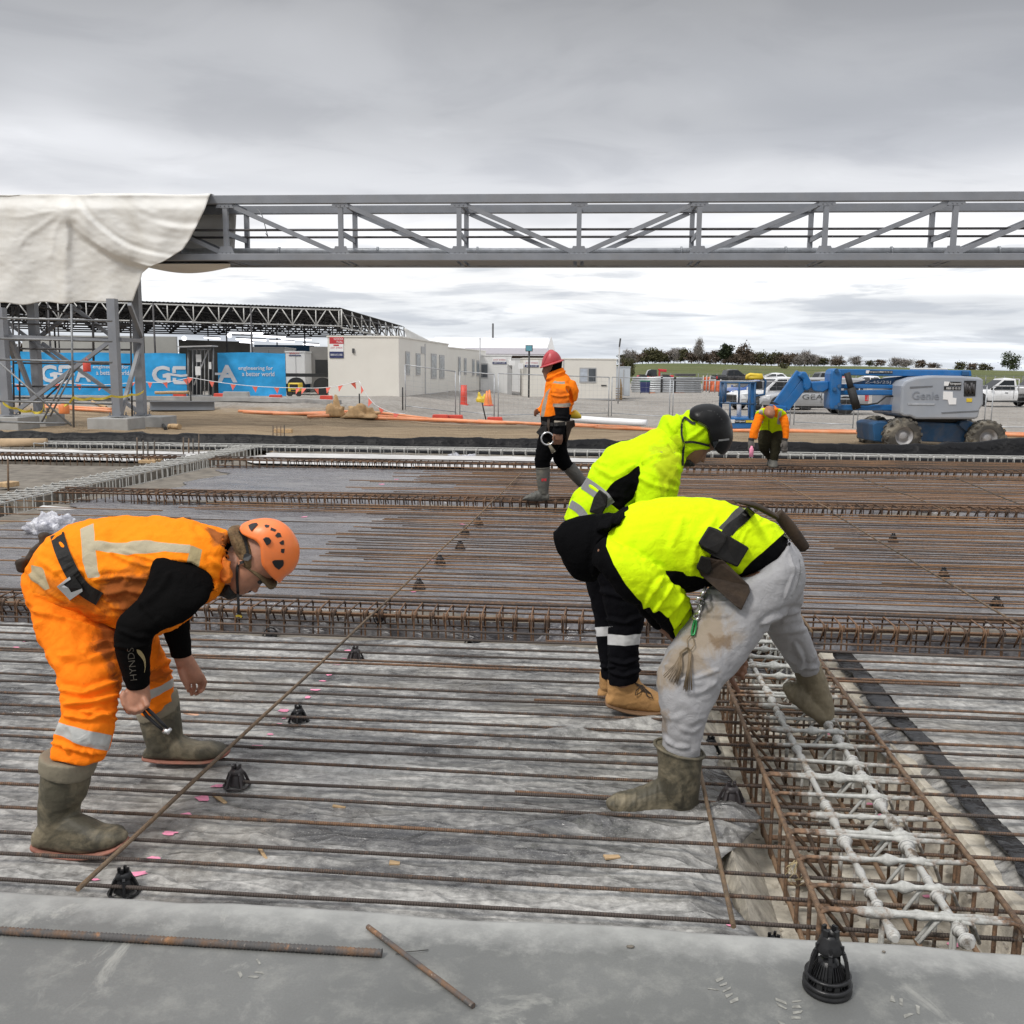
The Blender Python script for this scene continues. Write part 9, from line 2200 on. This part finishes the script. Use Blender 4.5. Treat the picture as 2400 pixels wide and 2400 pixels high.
# ================= walking man =================
def walker():
 Z = Zm(1200,790,4.714); hd = hdist(1250,1172,.12); g = G(1260,1173,.12); F_ = Fig(Z,hd,(g.x+.2,g.y,.12),'man in orange jacket and red full brim hard hat striding to the left')
 torso = [(325,955,640,940,0,.16),(312,860,648,850,0,.17),(325,740,668,740,0,.17),(352,640,690,640,0,.175),(368,545,690,560,0,.18),(372,480,650,470,0,.16),(360,430,600,400,0,.12),(372,400,570,340,0,.10)]
 armN = [(440,500,610,500,-.17,.07),(430,600,640,600,-.22,.075),(452,720,632,715,-.24,.07),(470,830,628,820,-.25,.065),(462,930,606,930,-.26,.058),(448,1010,590,1010,-.27,.052),(446,1065,570,1070,-.27,.047)]
 armF = [(420,500,560,500,.18,.07),(360,640,500,640,.22,.06),(310,760,430,770,.2,.05),(270,790,330,850,.16,.04)]
 legN = [(330,930,620,930,-.03,.15),(300,1060,600,1070,-.06,.14),(275,1180,540,1180,-.08,.12),(258,1290,470,1300,-.09,.10),(250,1380,425,1380,-.09,.085),(262,1455,418,1450,-.09,.075)]
 legF = [(400,1000,620,1000,.08,.13),(430,1120,612,1110,.10,.12),(440,1260,610,1240,.12,.11),(470,1390,655,1370,.14,.10),(560,1475,690,1400,.15,.09)]
 head = [(365,470,500,470,0,.06),(345,415,520,400,0,.068),(342,360,545,340,0,.075),(345,300,548,280,0,.078),(370,220,520,210,0,.07)]
 b = MB()
 for L_ in (torso,legN,legF): F_.limb(b,L_,shrink=.82)
 F_.limb(b,armN,shrink=.8); F_.limb(b,armF,shrink=.8); F_.limb(b,head); F_.limb(b,[(335,355,360,350,0,.015),(328,385,360,390,0,.018)],sub=3,n=14)
 F_.limb(b,[(450,1070,562,1080,-.27,.034),(455,1125,562,1130,-.27,.034)],sub=3,n=18)
 for k in range(4): F_.finger(b,[(548-k*27,1110,-.27),(550-k*27,1150,-.275),(540-k*26,1182,-.26),(528-k*26,1180,-.24)],.0115,.009)
 F_.finger(b,[(462,1085,-.30),(452,1120,-.31),(462,1150,-.31)],.012,.01)
 for k in range(4): F_.finger(b,[(290,800+k*14,.15),(258,805+k*14,.13),(248,825+k*13,.12),(265,835+k*12,.13)],.012,.01)
 F_.fuse('body',b,M_SKIND,.007,2)
 cloth_set(F_,'jacket',[(torso[1:],(.1,.1)),(armN,(.5,.1)),(armF,(.5,.1)),([(560,520,700,500,0,.12),(580,600,735,590,0,.13),(620,690,720,690,0,.09)],(.4,.4)),(torso[:2],(.1,.1))],mcloth('orange_black_jacket',HV_O,[('low',(.008,.008,.009)),('tape',(.33,.29,.24)),('tape_b',(.33,.29,.24)),('tape_c',(.33,.29,.24)),('tape_d',(.33,.29,.24))],[('soil',(.4,.09,.02),8,.5,20)]),voxel=.009,smooth=2,
  folds=[([(380,470),(470,430),(580,380)],16,.02),([(440,640),(540,660),(630,640)],14,.012),([(600,560),(640,620),(650,720)],14,-.03),([(460,900),(530,890),(610,900)],12,.012),([(450,980),(520,990),(590,980)],12,.012)],wr=.008,wrs=(5,5,5),panels={'low': ([(300,875),(400,880),(480,862),(462,770),(560,778),(632,770),(632,850),(660,860),(660,1090),(430,1090),(300,960)],0),'tape': ([(395,590),(370,620),(335,760),(318,880),(350,880),(372,770),(400,640),(425,560)],0),'tape_b': ([(450,770),(450,735),(560,735),(640,725),(640,770),(560,775)],0),'tape_c': ([(440,510),(470,485),(585,490),(585,520),(480,512)],0),'tape_d': ([(462,920),(600,935),(600,972),(466,955)],0),'soil': ([(430,560),(640,560),(640,760),(440,760)],0)})
 cloth_set(F_,'trousers',[(legN,(.4,.1)),(legF,(.4,.1))],mcloth('black_trousers',BLK),voxel=.009,smooth=2,wr=.006)
 F_.strip('tool_belt',[(330,945),(420,965),(520,960),(640,950)],40,M_LEATHER,['jacket','trousers'],.012); F_.strip('belt_strap',[(405,900),(400,980),(395,1060)],28,M_BROWNL,['jacket','trousers'],.02); F_.patch('belt_pouch',[(300,1010),(350,975),(385,985),(380,1080),(300,1085),(265,1055)],M_LEATHER,['trousers','jacket'],.06,.01,bevel=.01); F_.patch('hammer_holder',[(600,930),(690,915),(700,980),(660,1010),(610,1160),(580,1160),(600,1030)],M_BROWNL,['jacket','trousers'],.03,.02,bevel=.01)
 c = F_.pt(393,1122,-.28); m = MB(); m.tube([c+HR*.072*cos(a)+Vector((0,0,.072*sin(a))) for a in np.linspace(0,2*pi,28)[:-1]],.010,8,closed=True); m.build('steel_ring',M_CHROME,F_.root); m = MB(); m.tube([F_.pt(398,1170,-.27),F_.pt(430,1220,-.27),F_.pt(462,1275,-.27)],[.018,.02,.03],8); m.build('hammer_handle',M_CUFF,F_.root)
 m = MB(); F_.limb(m,[(650,830,660,900,.05,.04),(700,800,705,905,.05,.05),(755,850,755,900,.05,.04)],sub=3,n=16); F_.fuse('yellow_tape_case',m,M_YELLOW,.008,1)
 M_H = pmat('red_hard_hat',(.42,.045,.055),.4,0,.08,6); m = MB(); F_.limb(m,[(322,320,548,255,0,.128),(335,250,535,215,0,.122),(365,185,500,170,0,.095),(400,152,462,148,0,.05)],cap=(.05,.3)); h = F_.fuse('hard_hat',m,M_H,.007,2); m = MB(); F_.limb(m,[(302,345,578,258,0,.17),(312,328,570,248,0,.155)],sub=2,cap=(.05,.08)); F_.fuse('brim',m,M_H,.006,1,parent=h); F_.strip('ridge',[(400,170),(370,230),(335,310)],10,M_H,['hard_hat'],.006,parent=h)
 m = MB(); F_.limb(m,[(400,300,556,265,0,.085),(395,360,552,320,0,.085),(360,420,540,370,0,.085),(370,450,520,420,0,.08)],sub=3); F_.fuse('balaclava',m,mcloth('black_fleece',BLK),.007,2)
 e = -.09; o = gumboot(F_,[(262,1448,420,1440,e,.085),(270,1560,418,1555,e,.08),(282,1660,408,1660,e,.07),(290,1720,402,1725,e,.065)],[(128,1775,130,1795,e-.02,.035),(170,1745,172,1808,e,.055),(230,1720,232,1815,e,.058),(310,1690,312,1812,e,.058),(390,1720,392,1805,e,.05)],M_BOOTG,True); F_.patch('boot_badge',[(325,1565),(382,1562),(380,1592),(325,1594)],M_SIGNRED,['boot'],.006,parent=o)
 e = .16; gumboot(F_,[(575,1488,688,1385,e,.088),(640,1560,752,1470,e+.02,.08),(720,1640,820,1560,e+.04,.07),(775,1695,860,1630,e+.05,.06)],[(770,1640,760,1760,e+.05,.05),(800,1690,740,1800,e+.05,.055),(760,1790,700,1850,e+.05,.045)],M_BOOTG,True)
walker()
# ================= stooping man at the far edge =================
def stooper():
 Z = Zm(1640,830,2.542); hd = hdist(1812,1098,.12); g = G(1812,1098,.12); F_ = Fig(Z,hd,(g.x,g.y,.1),'stooping man in a yellow vest and orange top holding pink spray paint')
 torso = [(360,475,492,470,.10,.12),(362,430,498,430,.02,.14),(345,385,508,385,-.12,.14),(338,350,510,355,-.24,.13),(370,325,490,330,-.32,.09)]
 aL = [(338,345,395,355,-.24,.07),(318,400,372,405,-.27,.07),(300,455,352,460,-.28,.06),(295,500,345,503,-.28,.05)]; aR = [(462,345,512,345,-.24,.07),(478,400,530,395,-.27,.07),(492,455,533,452,-.28,.06),(495,502,530,502,-.28,.05)]
 lL = [(355,458,435,460,.05,.12),(348,520,425,520,.04,.11),(358,575,412,570,.10,.09),(390,610,428,605,.25,.075),(408,640,436,635,.33,.06)]; lR = [(415,458,495,460,.05,.12),(420,525,492,525,-.02,.10),(420,590,475,590,-.02,.08),(416,640,462,640,0,.07)]
 hd_ = [(405,375,440,375,-.44,.06),(388,360,445,362,-.43,.09),(384,338,446,340,-.40,.10),(392,318,440,320,-.37,.08)]
 b = MB()
 for L_ in (torso,aL,aR,lL,lR): F_.limb(b,L_,shrink=.82)
 F_.limb(b,hd_); F_.fuse('body',b,mskin('skin_ruddy',(.30,.135,.075)),.01,2)
 cloth_set(F_,'top',[(aL,(.5,.1)),(aR,(.5,.1)),(torso,(.2,.3)),([(430,300,470,350,-.30,.09),(450,310,478,380,-.33,.07)],(.4,.4))],mcloth('orange_top',HV_O),voxel=.01,smooth=2,wr=.006)
 v = MB(); F_.limb(v,torso,shrink=1.07,cap=(.05,.2)); F_.fuse('vest',v,mcloth('yellow_vest',HV_Y,[('a',(.42,.42,.40)),('b',(.42,.42,.40)),('n',HV_O)]),.01,2,[],.005,(6,6,6),{'a': ([(352,330),(375,330),(378,410),(358,412)],0),'b': ([(470,345),(490,335),(478,420),(460,415)],0),'n': ([(400,300),(470,300),(462,380),(445,375),(430,330)],0)})
 F_.strip('zip',[(412,390),(412,425),(412,455)],3,M_BLACK,['vest'],.01)
 cloth_set(F_,'trousers',[(lL,(.4,.1)),(lR,(.4,.1))],mcloth('dark_green_trousers',(.030,.028,.017)),voxel=.01,smooth=2,wr=.008)
 m = MB(); F_.limb(m,[(412,632,462,632,0,.08),(410,650,462,652,-.02,.10),(408,664,464,666,-.05,.09)],sub=3); F_.fuse('boot',m,M_BOOTG,.01,1); m = MB(); F_.limb(m,[(404,632,440,630,.33,.07),(400,655,442,652,.36,.09)],sub=3); F_.fuse('boot',m,M_BOOTG,.01,1)
 M_GLOVE = pmat('grey_glove',(.11,.10,.09),.9,0,.3,8)
 for sx,x in ((1,305),(-1,505)):
  m = MB(); F_.limb(m,[(x-16,512,x+18,512,-.28,.05),(x-18,540,x+18,540,-.29,.05),(x-15,560,x+14,560,-.29,.04)],sub=3,n=16)
  for k in range(4): F_.finger(m,[(x-13+k*9,555,-.30),(x-13+k*9,572,-.31),(x-12+k*8,582,-.29)],.016,.012)
  F_.finger(m,[(x+sx*17,530,-.32),(x+sx*20,552,-.33)],.016,.012); F_.fuse('glove',m,M_GLOVE,.008,1)
  m = MB(); F_.limb(m,[(x-16,500,x+20,500,-.28,.055),(x-16,515,x+19,515,-.28,.055)],sub=2,n=16,cap=(.1,.1)); F_.fuse('glove_cuff',m,M_BLACK,.01,1)
 c = F_.pt(308,578,-.33); m = MB(); m.lathe([(0,-.09),(.033,-.09),(.034,.04),(.02,.06),(.015,.085),(0,.085)],14,c); r = tag(m.build('spray_can',M_PINK),'bright pink spray paint can in the stooping man\'s glove','spray can')
stooper()
